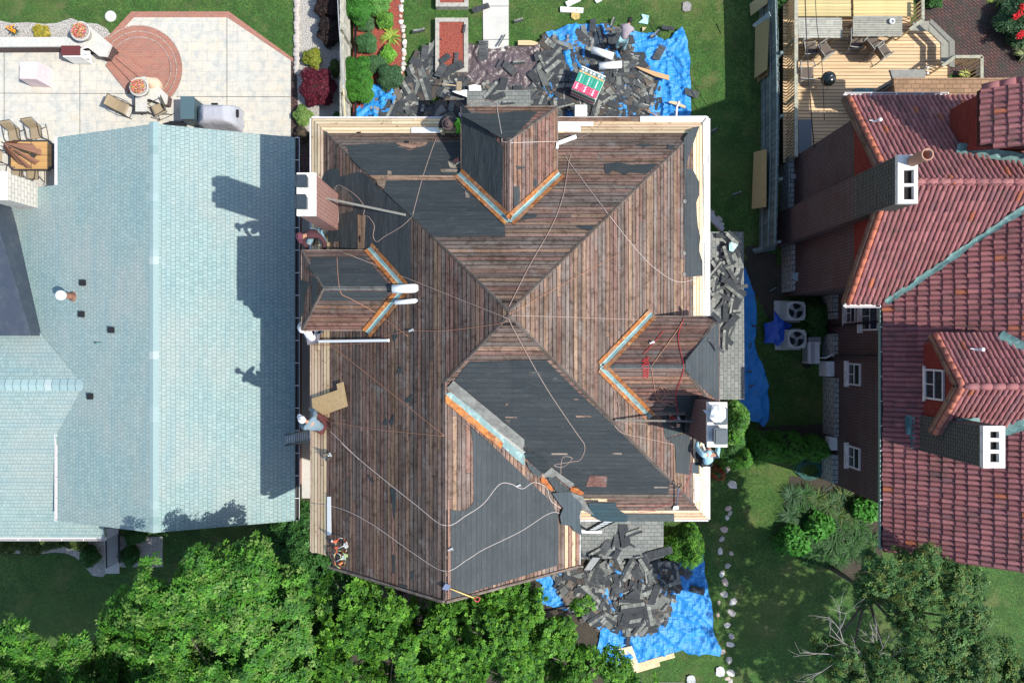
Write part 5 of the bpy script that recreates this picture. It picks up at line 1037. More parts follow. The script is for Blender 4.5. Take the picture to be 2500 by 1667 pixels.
def wtable(reg, q, z, label, colr, slats, nm='wooden_table', mat=None):
    x0, y0, x1, y1 = q; a = W(reg, x0, y0, z); e = W(reg, x1, y1, z); t = empty(nm, ((a.x+e.x)/2, (a.y+e.y)/2, .6), label, 'table' if 'table' in nm else 'platform'); b = MB(); h = (a.y-e.y)/slats; r = random.Random(int(x0))
    for i in range(slats): b.box(((a.x+e.x)/2+r.uniform(-.01, .01), a.y-h*(i+.5), z-.02), (e.x-a.x, h-.012, .04), None, shd(colr, r.uniform(.85, 1.1)))
    b.build('table_top' if 'table' in nm else 'planks', mat or m_deck, t)
    for dx in (.12, .88):
        for dy in (.1, .9): b = MB(); b.box((a.x+(e.x-a.x)*dx, e.y+(a.y-e.y)*dy, (z+.6)/2-.02), (.09, .09, z-.64), None, (.3, .25, .18)); b.build('leg', m_deck, t)
    return t
wtable('14', (552, 142, 902, 304), 1.35, 'grey weathered plank table at the deck\'s left rail', (1.7, 1.7, 1.6), 9, mat=m_greyw); wtable('14', (988, 128, 1382, 292), 1.35, 'grey plank table with a white cup on it', (1.25, 1.25, 1.15), 9, mat=m_greyw)
wtable('14', (545, -140, 972, 132), 1.1, 'tan plank platform behind the left grey table', (.56, .46, .22), 11, 'wooden_platform'); wtable('14', (992, -140, 1470, 134), 1.1, 'tan plank platform behind the table with the cup', (.60, .48, .22), 11, 'wooden_platform')
p = W('14', 1292, 178, 1.36); b = MB(); b.lathe(p, [(.06, 0), (.10, .03), (.11, .09), (.09, .1), (.07, .05)], 16, capt=False); thing(b, 'cup', m_wplas, 'round white bowl on the grey plank table', 'bowl')
c1 = sling_chair('deck_chair', m_fabgrey, mk('pale_frame', (.30, .30, .27), .5), True); dg = 'grey mesh chairs on the deck'
place(c1, W('14', 600, 425, .6), R(10), 'grey mesh chair tight against the deck rail', 'chair', dg, True)
place(c1, W('14', 715, 445, .6), R(35), 'grey mesh chair under the left plank table\'s corner, turned away from the rail', 'chair', dg)
place(c1, W('14', 960, 375, .6), R(0), 'upright grey mesh chair, leftmost of the three below the cup\'s table', 'chair', dg)
place(c1, W('14', 1090, 390, .6), R(40), 'grey mesh chair in the middle of the three below the cup\'s table', 'chair', dg)
place(c1, W('14', 1170, 450, .6), R(35), 'grey mesh chair, rightmost and lowest of the three on the deck', 'chair', dg)
place(c1, W('14', 575, 620, .6), R(0), 'grey mesh chair at the rail beside the black kettle barbecue', 'chair', dg)
kb = Vector((0, 0, 0)); p = W('14', 796, 628, 1.35); t = empty('kettle_barbecue', (p.x, p.y, .6), 'round black kettle barbecue standing on the deck', 'barbecue')
b = MB(); b.lathe((p.x, p.y, 1.1), [(.03, 0), (.20, .04), (.275, .14), (.285, .22)], 28, capt=False); b.build('bowl', mk('black_enamel', (.008, .012, .012), .12, spec=.7), t)
b = MB(); b.lathe((p.x, p.y, 1.32), [(.285, 0), (.28, .06), (.23, .14), (.13, .2), (.02, .215)], 28, capb=False); b.build('lid', bpy.data.materials['black_enamel'], t)
b = MB(); b.lathe((p.x+.08, p.y-.05, 1.5), [(.04, 0), (.04, .01)], 12); b.lathe((p.x-.02, p.y+.12, 1.47), [(.03, 0), (.03, .012)], 12); b.tube([(p.x-.06, p.y, 1.53), (p.x, p.y+.03, 1.57), (p.x+.07, p.y+.05, 1.53)], .012, 6); b.build('handle', m_alu, t)
for a in (90, 210, 330): b = MB(); b.tube([(p.x+.15*math.cos(R(a)), p.y+.15*math.sin(R(a)), 1.15), (p.x+.3*math.cos(R(a)), p.y+.3*math.sin(R(a)), .62)], .013, 6); b.build('leg', m_alu, t)
b = MB(); b.beam((p.x-.28, p.y+.02, 1.3), (p.x-.4, p.y+.03, 1.3), .06, .03); b.build('side_handle', m_black, t)
def potplant(p, rad, label, leafc, potc, n=60, L=.25, nm='potted_plant'):
    t = empty(nm, p, label, 'potted plant'); b = MB(); b.lathe(p, [(rad*.7, 0), (rad, rad*1.4), (rad*1.08, rad*1.5), (rad*.9, rad*1.5)], 16); b.build('pot', mk('pot_'+nm, potc, .7), t); b = MB(); r = random.Random(int(p.x*100))
    for i in range(n): blade(b, p+Vector((0, 0, rad*1.4)), r.uniform(0, 6.28), L*r.uniform(.6, 1.1), .03, r.uniform(.3, 1.0), shd(leafc, r.uniform(.7, 1.3)))
    b.build('foliage', m_leaf, t)
def blade(b, p, ang, L, wd, rise, c, seg=3):
    d = Vector((math.cos(ang), math.sin(ang), 0)); s = Vector((-d.y, d.x, 0)); pts = []
    for i in range(seg+1):
        t = i/seg; pts.append((p+d*L*t+Vector((0, 0, L*rise*(t-t*t*.95))), wd*(.45+.55*math.sin(math.pi*min(t*1.1+.1, 1)))*(1 if i < seg else .1)))
    for i in range(seg):
        (a, wa), (e, we) = pts[i], pts[i+1]; b.poly([a-s*wa/2, a+s*wa/2, e+s*we/2, e-s*we/2], None, c)
potplant(W('14', 1850, 605, .6), .14, 'pale green plant in a dark red pot at the deck steps', (.40, .42, .12), (.12, .02, .02))
potplant(W('14', 2310, 460, 0), .2, 'spiky plant in a black pot at the courtyard\'s right edge', (.20, .24, .09), (.015, .015, .015), 40, .45)
b = MB(); b.box(W('14', 1965, 590, .5), (.22, .3, .35)); thing(b, 'storage_bin', m_black, 'small black bin between the potted plant and the rail', 'bin')
b = MB(); p = W('14', 1570, 550, 1.0); b.lathe(p, [(.05, 0), (.06, .1), (.03, .16)], 10); b.lathe(p+Vector((.02, -.2, 0)), [(.05, 0), (.06, .08), (.03, .12)], 10); thing(b, 'garden_lamp', m_white, 'small white lamps at the corner of the tan shingle roof', 'lamp')
cable([W('14', 600, -200, 5.5), W('14', 620, 350, 4.6), W('14', 655, 900, 3.6), W('14', 690, 1310, 2.2)], .018, m_black, 'cable', 'black service cable sagging to the brick wall', 'cable')
cable([W('14', 680, -200, 5.6), W('14', 700, 200, 5.0), W('14', 740, 500, 4.4), W('14', 760, 960, 3.5)], .012, m_black, 'cable', 'thin black wire crossing the deck right of the service cable', 'cable')
# ------------------------------------------------------------ utilities by the brick wall
def condenser(reg, cx, cy, label):
    p = W(reg, cx, cy, .8); t = empty('air_conditioner', (p.x, p.y, 0), label, 'air conditioner', 'air conditioners by the brick wall'); s = .74
    b = MB(); b.box((p.x-.08, p.y, .04), (s+.3, s+.15, .08)); b.build('pad', m_walk, t)
    b = MB(); b.box((p.x, p.y, .35), (s-.03, s-.03, .6)); 
    for k in range(6): b.box((p.x, p.y, .15+k*.1), (s, s, .02))
    b.build('casing', mk('condenser_grey', (.46, .47, .44), .6), t)
    b = MB(); n = 24; R0, z = .30, .79; ci = [Vector((p.x+R0*math.cos(2*math.pi*k/n), p.y+R0*math.sin(2*math.pi*k/n), z)) for k in range(n)]; sq = []
    for k in range(n):
        a = 2*math.pi*k/n; f = (s/2)/max(abs(math.cos(a)), abs(math.sin(a))); f = min(f, s*.62); sq.append(Vector((p.x+f*math.cos(a), p.y+f*math.sin(a), z)))
    for k in range(n): j = (k+1) % n; b.poly([ci[k], sq[k], sq[j], ci[j]]); b.poly([sq[k], sq[k]+Vector((0, 0, -.05)), sq[j]+Vector((0, 0, -.05)), sq[j]])
    b.build('top_panel', bpy.data.materials['condenser_grey'], t)
    b = MB(); b.lathe((p.x, p.y, .68), [(.30, 0), (.30, .003)], 20); b.build('well', m_black, t)
    b = MB(); b.lathe((p.x, p.y, .70), [(.08, 0), (.08, .06)], 12)
    for k in range(3):
        a = k*2.094+.4; d = Vector((math.cos(a), math.sin(a), 0)); q = Vector((-d.y, d.x, 0)); c_ = Vector((p.x, p.y, .74)); b.poly([c_+d*.06-q*.03, c_+d*.27-q*.12+Vector((0, 0, .03)), c_+d*.28+q*.08, c_+d*.06+q*.05])
    b.build('fan', m_alu, t)
    b = MB()
    for k in range(16):
        a = math.pi*2*k/16; b.beam((p.x+.05*math.cos(a), p.y+.05*math.sin(a), .80), (p.x+.30*math.cos(a), p.y+.30*math.sin(a), .80), .006, .006)
    for rr in (.1, .17, .24):
        for k in range(20): a, e = 2*math.pi*k/20, 2*math.pi*(k+1)/20; b.beam((p.x+rr*math.cos(a), p.y+rr*math.sin(a), .803), (p.x+rr*math.cos(e), p.y+rr*math.sin(e), .803), .005, .005)
    b.build('grille', m_black, t)
condenser('24', 537, 1172, 'air conditioner nearest the satellite dish'); condenser('24', 543, 1396, 'air conditioner beside the crumpled blue sheet\'s lower corner')
p = W('34', 678, 200, .8); t = empty('heat_pump', (p.x, p.y, 0), 'tall pale grey heat pump unit on the lawn by the wall', 'heat pump'); b = MB(); b.box((p.x, p.y, .5), (.42, .86, .65)); b.build('casing', m_gutw, t); b = MB(); b.box((p.x-.08, p.y, .835), (.16, .8, .02)); b.box((p.x-.23, p.y, .5), (.02, .7, .5)); b.build('grille', m_alu, t)
for dy in (-.35, .35): b = MB(); b.box((p.x, p.y+dy, .09), (.4, .06, .18)); b.build('foot', m_black, t)
b = MB(); b.tube([p+Vector((.15, -.2, -.4)), W('34', 770, 240, .7), (12.75, -.5, .9)], .04, 8); b.build('pipe', m_gutw, t)
p = W('34', 660, 105, .3); b = MB(); b.box(p, (.5, .3, .5)); thing(b, 'junction_box', m_alu, 'grey metal box between the lower air conditioner and heat pump', 'box')
b = MB(); r_ = random.Random(8)
for k in range(9):
    c_ = W('34', 650+r_.uniform(-20, 20), 1130+r_.uniform(-15, 15), .06+.01*k); rx_, ry_ = r_.uniform(.4, .62), r_.uniform(.28, .4); b.tube([c_+Vector((rx_*math.cos(a*.35+k), ry_*math.sin(a*.35+k), .02*math.sin(a))) for a in range(19)], .012, 5)
b.tube(smooth_path([W('34', 700, 1160, .05), W('34', 830, 1240, .05), W('34', 760, 1300, .05)]), .012, 5)
thing(b, 'garden_hose', mk('teal_hose', (.03, .14, .12), .5), 'coiled dark teal garden hose on the grass by the wall', 'hose')
b = MB(); p = W('34', 615, 290, 0); b.lathe(p, [(.16, 0), (.17, .05), (.1, .12)], 10); thing(b, 'rubber_tub', m_black, 'small dark tub on the shaded lawn below the heat pump', 'tub')
# ------------------------------------------------------------ TARPS
def ridged(x, y, s, sd):
    v = Vector((x*s+sd*3.1, y*s-sd*1.7, sd)); return 1-abs(noise.noise(v)+.5*noise.noise(v*2.1))*2
def tarp(reg, pts, label, mat, z0=.05, amp=.13, res=.065, nm='tarp', sd=1, cat='tarp', dirn=(1, .45), edge=.04):
    P = [Vector(p) for p in poly_w(reg, pts)]; P = [tuple(p) for p in wob(P, edge, .3, sd)]
    def zf(x, y):
        x += .25*noise.noise(Vector((x*1.1, y*1.1, sd+9))); y += .25*noise.noise(Vector((x*1.1, y*1.1, sd+19))); u = x*dirn[0]+y*dirn[1]; v = -x*dirn[1]+y*dirn[0]; w_ = noise.noise(Vector((x*.5, y*.5, sd)))
        return z0+amp*max(0, ridged(u*1.3+w_, v*.42+w_, 1.0, sd))**5*1.1+amp*.7*max(0, ridged(u*.7-w_, v*2.2, 1.2, sd+3))**5+amp*.2*max(0, ridged(u*2.3, v*.6, 1.6, sd+6))**6+.03*noise.noise(Vector((x*4, y*4, sd)))+.04*w_
    return thing(sheet(P, res, zf), nm, mat, label, cat)
tarp('13', [(580, 560), (600, 315), (700, 300), (850, 245), (990, 235), (1200, 262), (1430, 300), (1600, 330), (1700, 375), (1722, 412), (1890, 285), (1950, 400), (1975, 620), (1985, 820), (1985, 1000), (1970, 1180), (560, 1180)], 'large wrinkled blue tarp on the lawn above the stripped roof', m_tarp, sd=1)
tarp('12', [(880, 818), (1000, 830), (1135, 870), (1090, 1180), (725, 1180), (725, 1085), (815, 975), (830, 900)], 'small crumpled blue tarp at the foot of the board fence', m_tarp, sd=2, amp=.2, res=.07)
tarp('s', [(1098, 112), (1150, 110), (1200, 122), (1245, 116), (1330, 112), (1335, 225), (1150, 225), (1118, 180)], 'dark brown plastic tarp between the concrete path and the roof', m_btarp, sd=3, dirn=(.4, 1))
tarp('53', [(560, 640), (480, 580), (700, 520), (900, 480), (1300, 420), (1850, 420), (1990, 330), (2010, 268), (2062, 272), (2075, 520), (2110, 700), (2155, 900), (2150, 1050), (2238, 1250), (2220, 1312), (2120, 1290), (1920, 1285), (1868, 1250), (1450, 1365), (1250, 1440), (1120, 1390), (1060, 1260), (1100, 1060), (900, 900), (500, 800)], 'wide blue tarp below the house, weighed down by shingle scraps', m_tarp, sd=4, amp=.11, dirn=(.5, 1))
tarp('s', [(1790, 660), (1818, 655), (1834, 700), (1845, 742), (1842, 850), (1870, 920), (1876, 980), (1876, 1020), (1862, 1042), (1850, 1030), (1812, 1025), (1800, 960), (1790, 860)], 'long narrow blue tarp between the grey porch roof and the side lawn', m_tarp, sd=5, amp=.07, dirn=(1, .1))
q = [(345, 1170), (385, 1235), (475, 1290), (430, 1360), (400, 1420), (375, 1455), (330, 1430), (268, 1430), (258, 1275), (320, 1260)]
P = poly_w('24', q); c_ = Vector((sum(p[0] for p in P)/len(P), sum(p[1] for p in P)/len(P)))
o = thing(sheet(P, .07, lambda x, y: .12+.35*abs(noise.noise(Vector((x*2.2, y*2.2, 4))))+.35*max(0, 1-((x-c_.x)**2+(y-c_.y)**2)/.5)), 'crumpled_sheet', m_dtarp, 'deep blue crumpled plastic sheet beside the air conditioners', 'plastic sheet')
# ------------------------------------------------------------ TORN SHINGLES
KD = [0, 4, 2, 0, 4, 2, 3, 0, 1, 2, 4, 0, 2, 3, 0, 4, 2, 0, 1, 4]
def strip_piece(sd):
    r = random.Random(sd); L = r.choice([.35, .5, .7, .9, .95, 1.0]); wd = r.choice([.14, .2, .28, .31]); b = MB(); k = 6; bend = r.uniform(-.04, .10); tw = r.uniform(-.03, .03)
    kind = KD[sd]; dk_ = (.044, .050, .054); md = (.075, .08, .082); lt = (.27, .28, .25); lt2 = (.19, .20, .18)
    xs = [-L/2+L*i/k+(r.uniform(-.03, .03) if 0 < i < k else 0) for i in range(k+1)]; e0 = r.uniform(-.10, .10); e1 = r.uniform(-.12, .12)
    cut = {0: 1.0, 1: .0, 2: .52, 3: .45, 4: 1.0}[kind]
    for i in range(k):
        za, zb = bend*(xs[i]/L*2)**2*.5, bend*(xs[i+1]/L*2)**2*.5
        lc = (lt if (i % 2 or kind == 3) else lt2) if kind != 0 else dk_; f = r.uniform(.8, 1.2)
        segs = [(-wd/2, -wd/2+wd*cut, shd((dk_ if kind != 4 else md), r.uniform(.85, 1.15))), (-wd/2+wd*cut, wd/2, tuple(v*f for v in lc))]
        for y0, y1, c in segs:
            if y1-y0 < .01: continue
            xa, xb = xs[i]+(e0 if i == 0 else 0)*(y0/wd*2), xs[i+1]; g = .004 if (y1 > wd/2-.01 and kind != 0) else 0
            q = [(xa+g, y0, za+tw*y0), (xb-g, y0, zb-tw*y0), (xb-g, y1, zb-tw*y1), (xa+g+(e1 if i == 0 else 0), y1, za+tw*y1)]
            b.poly([(p[0], p[1], p[2]+.006) for p in q], [(p[0]+sd, p[1]) for p in q], c); b.poly([(p[0], p[1], p[2]) for p in q[::-1]], None, dk_)
        for y, s in ((-wd/2, 1), (wd/2, -1)):
            q = [(xs[i], y, za), (xs[i+1], y, zb), (xs[i+1], y, zb+.006), (xs[i], y, za+.006)]; b.poly(q if s > 0 else q[::-1], None, dk_)
    return b
KD = [0, 4, 2, 0, 4, 2, 3, 0, 1, 2, 4, 0, 2, 3, 0, 4, 2, 0, 1, 4]
pieces = []
for sd in range(20):
    o = strip_piece(sd).build('torn_shingle', m_debris, None, (0, 0, 0)); pieces.append(o)
used = set()
def drop(k, p, rz, sc=1.0, tilt=.12, label='', group=''):
    r = random.Random(int(p.x*1000+p.y*77)); src = pieces[k]
    o = src if k not in used else src.copy()
    if k in used: C.objects.link(o)
    used.add(k); o.location = p; o.rotation_euler = (r.uniform(-tilt, tilt), r.uniform(-tilt, tilt), rz); o.scale = (sc, sc, 1)
    return tag(o, label, 'shingle scrap', group)
def dens(x, y, poly): return inside((x, y), poly)
zN = poly_w('s', [(1010, 165), (1050, 120), (1105, 125), (1120, 170), (1150, 215), (1300, 220), (1335, 100), (1440, 85), (1500, 70), (1540, 115), (1580, 180), (1600, 240), (1590, 300), (900, 300), (930, 250), (985, 225)])
zS = poly_w('53', [(650, 560), (950, 460), (1300, 430), (1700, 420), (1800, 500), (1830, 620), (1760, 700), (1700, 900), (1600, 1050), (1450, 1080), (1200, 1020), (1040, 960), (800, 800)])
hN = lambda x, y: .09+.12*max(0, noise.noise(Vector((x*.6, y*.6, 1)))+.35)
def scatter(zone, n, label, group, seed, zones, zlo=.02, zsp=.09, tilt=.045):
    r = random.Random(seed); xs = [p[0] for p in zone]; ys = [p[1] for p in zone]; i = 0; k = 0
    while k < n:
        x, y = r.uniform(min(xs), max(xs)), r.uniform(min(ys), max(ys))
        if not inside((x, y), zone): continue
        j = r.randrange(20); kd = KD[j]
        tone = ('all black', 'grey granuled', 'half black half grey', 'mostly grey tabbed', 'plain charcoal')[kd]
        a_ = r.uniform(0, 3.14159); sc_ = r.uniform(.8, 1.15); zn, off_ = zones(x, y); lab = ('level ', 'slanting ', 'upright ', 'slanting ')[int(((a_+.39) % 3.1416)/.7854) % 4]+label.replace('#', tone).replace('@', zn); gr = lab
        p = Vector((x, y, hN(x, y)+zlo+zsp*k/n)); drop(j, p, a_+(math.pi if r.random() < .5 else 0), sc_, tilt, lab, gr); k += 1
def znN(x, y):
    u = 1250+x*F/H0
    return ((('left of the brown tarp'), 0) if u < 1110 else ('on the brown tarp', 1) if u < 1300 else ('by the wrapped stack', 2) if u < 1480 else ('on the large tarp\'s right', 3))
def znS(x, y):
    u = 1250+x*F/H0; v = 833.5-y*F/H0
    return ('nearest the leafy tree', 0) if u < 1460 else ('next to the slatted panel', 1) if u < 1540 and v < 1440 else ('low in the heap', 2) if u < 1560 else ('nearest the side lawn', 3)
scatter(zN, 178, '# shingle strip in the upper heap, @', '', 21, znN)
scatter(zS, 100, '# shingle strip in the lower heap, @', '', 22, znS, .02, .09)
lone = [('12', 1945, 75, 20, 0, 'folded dark shingle at the top of the concrete path', .7), ('12', 1345, 295, 10, 5, 'small dark shingle scrap on the lawn left of the raised bed', .5), ('12', 1780, 270, 80, 1, 'grey shingle lying on the raised bed\'s right timber', .6), ('12', 2135, 385, 60, 6, 'upright grey shingle scrap on the end of the concrete path', .55), ('13', 345, 195, 18, 2, 'long dark shingle strip with a pale end right of the path', .95),
 ('13', 1760, 270, -10, 7, 'two tone shingle scrap on the grass above the tarp\'s right part', .8), ('13', 2005, 895, -18, 4, 'dark shingle strip half off the large tarp\'s right edge', 1.0), ('13', 2215, 1245, 30, 2, 'shingle strip in the shade right of the white roof corner', .75), ('13', 1690, 495, 62, 4, 'long charcoal strip lying on the bare part of the large blue tarp', 1.1), ('13', 1645, 330, 40, 5, 'dark scrap at the large tarp\'s upper edge', .5), ('13', 1240, 215, 70, 5, 'small black scrap standing on the grass above the tarp', .4),
 ('13', 1045, 255, 82, 3, 'long pale grey shingle strip pointing up past the tarp edge', 1.2), ('12', 1370, 560, 85, 4, 'charcoal strip on the lawn left of the raised bed\'s lower end', 1.1), ('12', 1305, 745, -50, 2, 'dark strip beside the last cobbles', .8), ('24', 60, 240, 20, 5, 'single dark scrap in the shaded grass left of the fence sheets', .4), ('24', 350, 1005, 30, 5, 'short black scrap on the bare soil patch', .3), ('24', 215, 1300, -20, 1, 'grey strip crossing the narrow blue tarp\'s upper end', .6),
 ('34', 170, 140, 70, 5, 'black scrap on the upper part of the narrow blue tarp', .22), ('34', 162, 350, 10, 5, 'black scrap in the middle of the narrow blue tarp', .22), ('34', 178, 462, 20, 5, 'lowest black scrap on the narrow blue tarp', .22), ('53', 1890, 520, -38, 4, 'broad charcoal sheet lying on the south tarp\'s right side', 1.3), ('53', 2000, 690, -15, 3, 'grey tabbed sheet reaching the south tarp\'s right edge', 1.4), ('53', 1365, 1155, 80, 0, 'square black scrap alone on the lower blue tarp', .5), ('53', 1715, 990, 80, 1, 'grey and black scraps beside the tarp\'s bright fold', .7)]
lone += [('12', 1585, 570, 38, 3, 'long grey strip crossing the raised bed\'s left timber', 1.15), ('12', 1700, 565, 84, 1, 'grey strip standing across the raised bed\'s lower right part', 1.1), ('12', 1660, 660, 25, 0, 'black strip over the raised bed\'s bottom end', 1.1), ('12', 1560, 665, 60, 4, 'charcoal strip over the raised bed\'s bottom left corner', 1.0), ('12', 1960, 470, 88, 4, 'broad charcoal sheet at the end of the concrete path', 1.4), ('12', 2220, 660, -42, 4, 'charcoal strip alone on the middle of the brown tarp', 1.1), ('12', 2120, 600, 60, 1, 'grey strip on the brown tarp left of the charcoal one', .7), ('12', 2300, 600, 5, 5, 'small square scrap at the brown tarp\'s right', .5)]
for reg, x, y, a, k, lab, sc in lone:
    q = W(reg, x, y, .36 if 'bed\'s' in lab and 'left of' not in lab else .18); drop(k, q, R(a), sc, .05, lab, None)
def onroof(reg, items, label, group):
    for i, (x, y, a, k, sc) in enumerate(items):
        p = Hs(reg, x, y, .04+.006*i); lb = ('level ', 'slanting ', 'upright ', 'slanting ')[int(((R(a)+.39) % 3.1416)/.7854) % 4]+label.replace('#', ('all black', 'grey granuled', 'half black half grey', 'mostly grey tabbed', 'plain charcoal')[KD[k]])+((', upper end' if y < 660 else ', middle part' if y < 750 else ', lower end') if reg == 's' else ', left half' if x < 1250 and reg == '43' else ', right half' if reg == '43' else ''); drop(k, p, R(a), sc, .05, lb, lb)
r_ = random.Random(12)
onroof('s', [(r_.uniform(1735, 1800), 600+i*13+r_.uniform(-8, 8), r_.uniform(0, 180), r_.randrange(20), r_.uniform(.5, .95)) for i in range(20)]+[(r_.uniform(1735, 1790), r_.uniform(570, 830), r_.uniform(0, 180), r_.randrange(20), r_.uniform(.5, 1.0)) for i in range(24)], '# shingle scrap on the grey east porch roof', 'scraps on the east porch roof ')
onroof('43', [(1300, 900, 75, 4, 1.2), (1340, 830, 100, 0, 1.1), (1180, 980, 55, 4, 1.1), (1260, 930, 85, 6, .7), (1435, 855, 20, 5, .65), (1395, 945, -30, 9, .6), (1650, 1060, 20, 4, 1.2), (1700, 1040, 15, 0, .9), (1280, 1040, 60, 14, .9), (1490, 1085, 10, 5, .3), (1080, 1040, 30, 9, .7), (960, 1070, -50, 1, .6)], '# shingle scrap on the grey south porch roof', 'scraps on the south porch roof ')
onroof('13', [(80, 880, 50, 5, .8), (130, 935, 20, 0, .7), (240, 990, 5, 9, .5), (30, 840, 30, 4, .7)], '# shingle scrap on the north porch roof', 'scraps on the north porch roof ')
r = random.Random(31); b = MB()       # uncountable crumbs of shingle in both heaps
for zone, n, zl in ((zN, 1500, .0), (zS, 900, .0)):
    xs = [p[0] for p in zone]; ys = [p[1] for p in zone]; k = 0
    while k < n:
        x, y = r.uniform(min(xs), max(xs)), r.uniform(min(ys), max(ys))
        if not inside((x, y), zone): continue
        k += 1; c = r.choice([(.042, .048, .052), (.055, .06, .064), (.046, .05, .054), (.075, .08, .083), (.17, .18, .165), (.12, .13, .12), (.05, .055, .058), (.25, .25, .225), (.10, .085, .072), (.07, .058, .05), (.15, .125, .10)]); L, wd = r.uniform(.08, .5), r.uniform(.04, .22)
        if k < n*.33: L, wd = r.uniform(.4, .95), r.uniform(.18, .32)
        if r.random() < .03: c = (.55, .54, .5); L, wd = r.uniform(.1, .8), .03
        m_ = Euler((r.uniform(-.06, .06), r.uniform(-.06, .06), r.uniform(0, 6.28))).to_matrix(); b.box((x, y, hN(x, y)+r.uniform(-.02, .07)), (L, wd, .008), m_, c)
for q_, z_ in ((zN, .06), (zS, .05)): pass
thing(b, 'shingle_crumbs', m_debris, 'broken bits of shingle filling the heaps on the tarps', 'rubble', kind='stuff')
# ------------------------------------------------------------ ROOFING GEAR
def rollp(reg, x, y, ang, L, rad, label, roof=False, z=.3, mat=None, nm='paper_roll'):
    p = Hs(reg, x, y, rad) if roof else W(reg, x, y, z); d = Vector((math.cos(R(ang)), math.sin(R(ang)), 0)); t = empty(nm, p, label, 'roll'); b = MB(); b.tube([p-d*L/2, p+d*L/2], rad, 18); b.build('paper', mat or m_wplas, t)
    for s_ in (1, -1): b = MB(); b.tube([p+d*(L/2+.001)*s_, p+d*(L/2+.006)*s_], rad*.33, 10); b.build('core', m_black, t)
rollp('22', 1245, 1275, 2, .68, .115, 'fat white roll lying across the west dormer\'s valley', True); rollp('22', 1275, 1395, 5, .78, .062, 'thin white roll below the fat one at the west dormer', True)
rollp('13', 1142, 510, -18, .88, .14, 'white roll slanting in the shingle heap left of its twin', z=.65); rollp('13', 1215, 628, 5, .90, .14, 'white roll lying level in the shingle heap above the wrapped stack', z=.65)
def flatpiece(reg, pts, z, th, mat, nm, label, cat, col=(1, 1, 1), group=None, roof=False):
    P = poly_w(reg, pts, z); b = MB(); b.prism(P, z-th, z, col); return thing(b, nm, mat, label, cat, group)
flatpiece('13', [(738, 65), (958, 78), (955, 124), (738, 112)], .12, .1, m_wplas, 'foam_strip', 'white strip lying level on the grass near the top edge', 'foam strip')
flatpiece('13', [(785, 22), (830, 0), (930, -20), (935, 2), (805, 62)], .12, .1, m_wplas, 'foam_strip', 'white strip slanting off the top edge of the photo', 'foam strip')
flatpiece('13', [(1065, 0), (1130, -10), (1135, 5), (1085, 28)], .1, .08, m_wplas, 'foam_strip', 'small white corner piece at the top edge of the photo', 'foam strip')
flatpiece('13', [(1512, 135), (1585, 152), (1575, 235), (1485, 218), (1530, 180)], .06, .03, m_sheetp, 'plastic_scrap', 'aqua plastic scrap on the grass above the large tarp', 'plastic scrap')
flatpiece('13', [(1522, 262), (1563, 264), (1524, 304)], .1, .03, m_ply, 'wood_wedge', 'pale wood wedge at the large tarp\'s top edge', 'wood scrap')
flatpiece('13', [(332, 388), (455, 388), (590, 428), (575, 434), (332, 432)], .2, .04, m_pine, 'broken_plank', 'splintered pale plank between the path and the large tarp', 'plank')
flatpiece('13', [(1455, 635), (1520, 650), (1780, 725), (1778, 770), (1640, 730), (1500, 665)], .45, .05, m_pine, 'broken_plank', 'long splintered plank lying over the tarp\'s right part', 'plank', (.9, .7, .6))
flatpiece('13', [(1780, 968), (1850, 975), (1935, 1015), (1935, 1040), (1860, 1010), (1775, 985)], .3, .04, m_pine, 'broken_plank', 'short pale plank on the tarp above the white roof corner', 'plank')
flatpiece('13', [(1545, 1045), (1560, 1048), (1670, 1110), (1665, 1118)], .35, .04, m_pine, 'broken_plank', 'thin reddish stick near the white drip edge', 'plank', (.6, .4, .35))
p = W('13', 935, 1060, .8); t = empty('white_box', (p.x, p.y, .3), 'white square box in the heap between the dormer and wrapped stack', 'box'); b = MB(); b.box(p+Vector((0, 0, -.2)), (.46, .42, .4)); b.build('carton', m_wplas, t); b = MB(); b.box(p+Vector((0, 0, .01)), (.48, .44, .02)); b.build('lid', m_wplas, t)
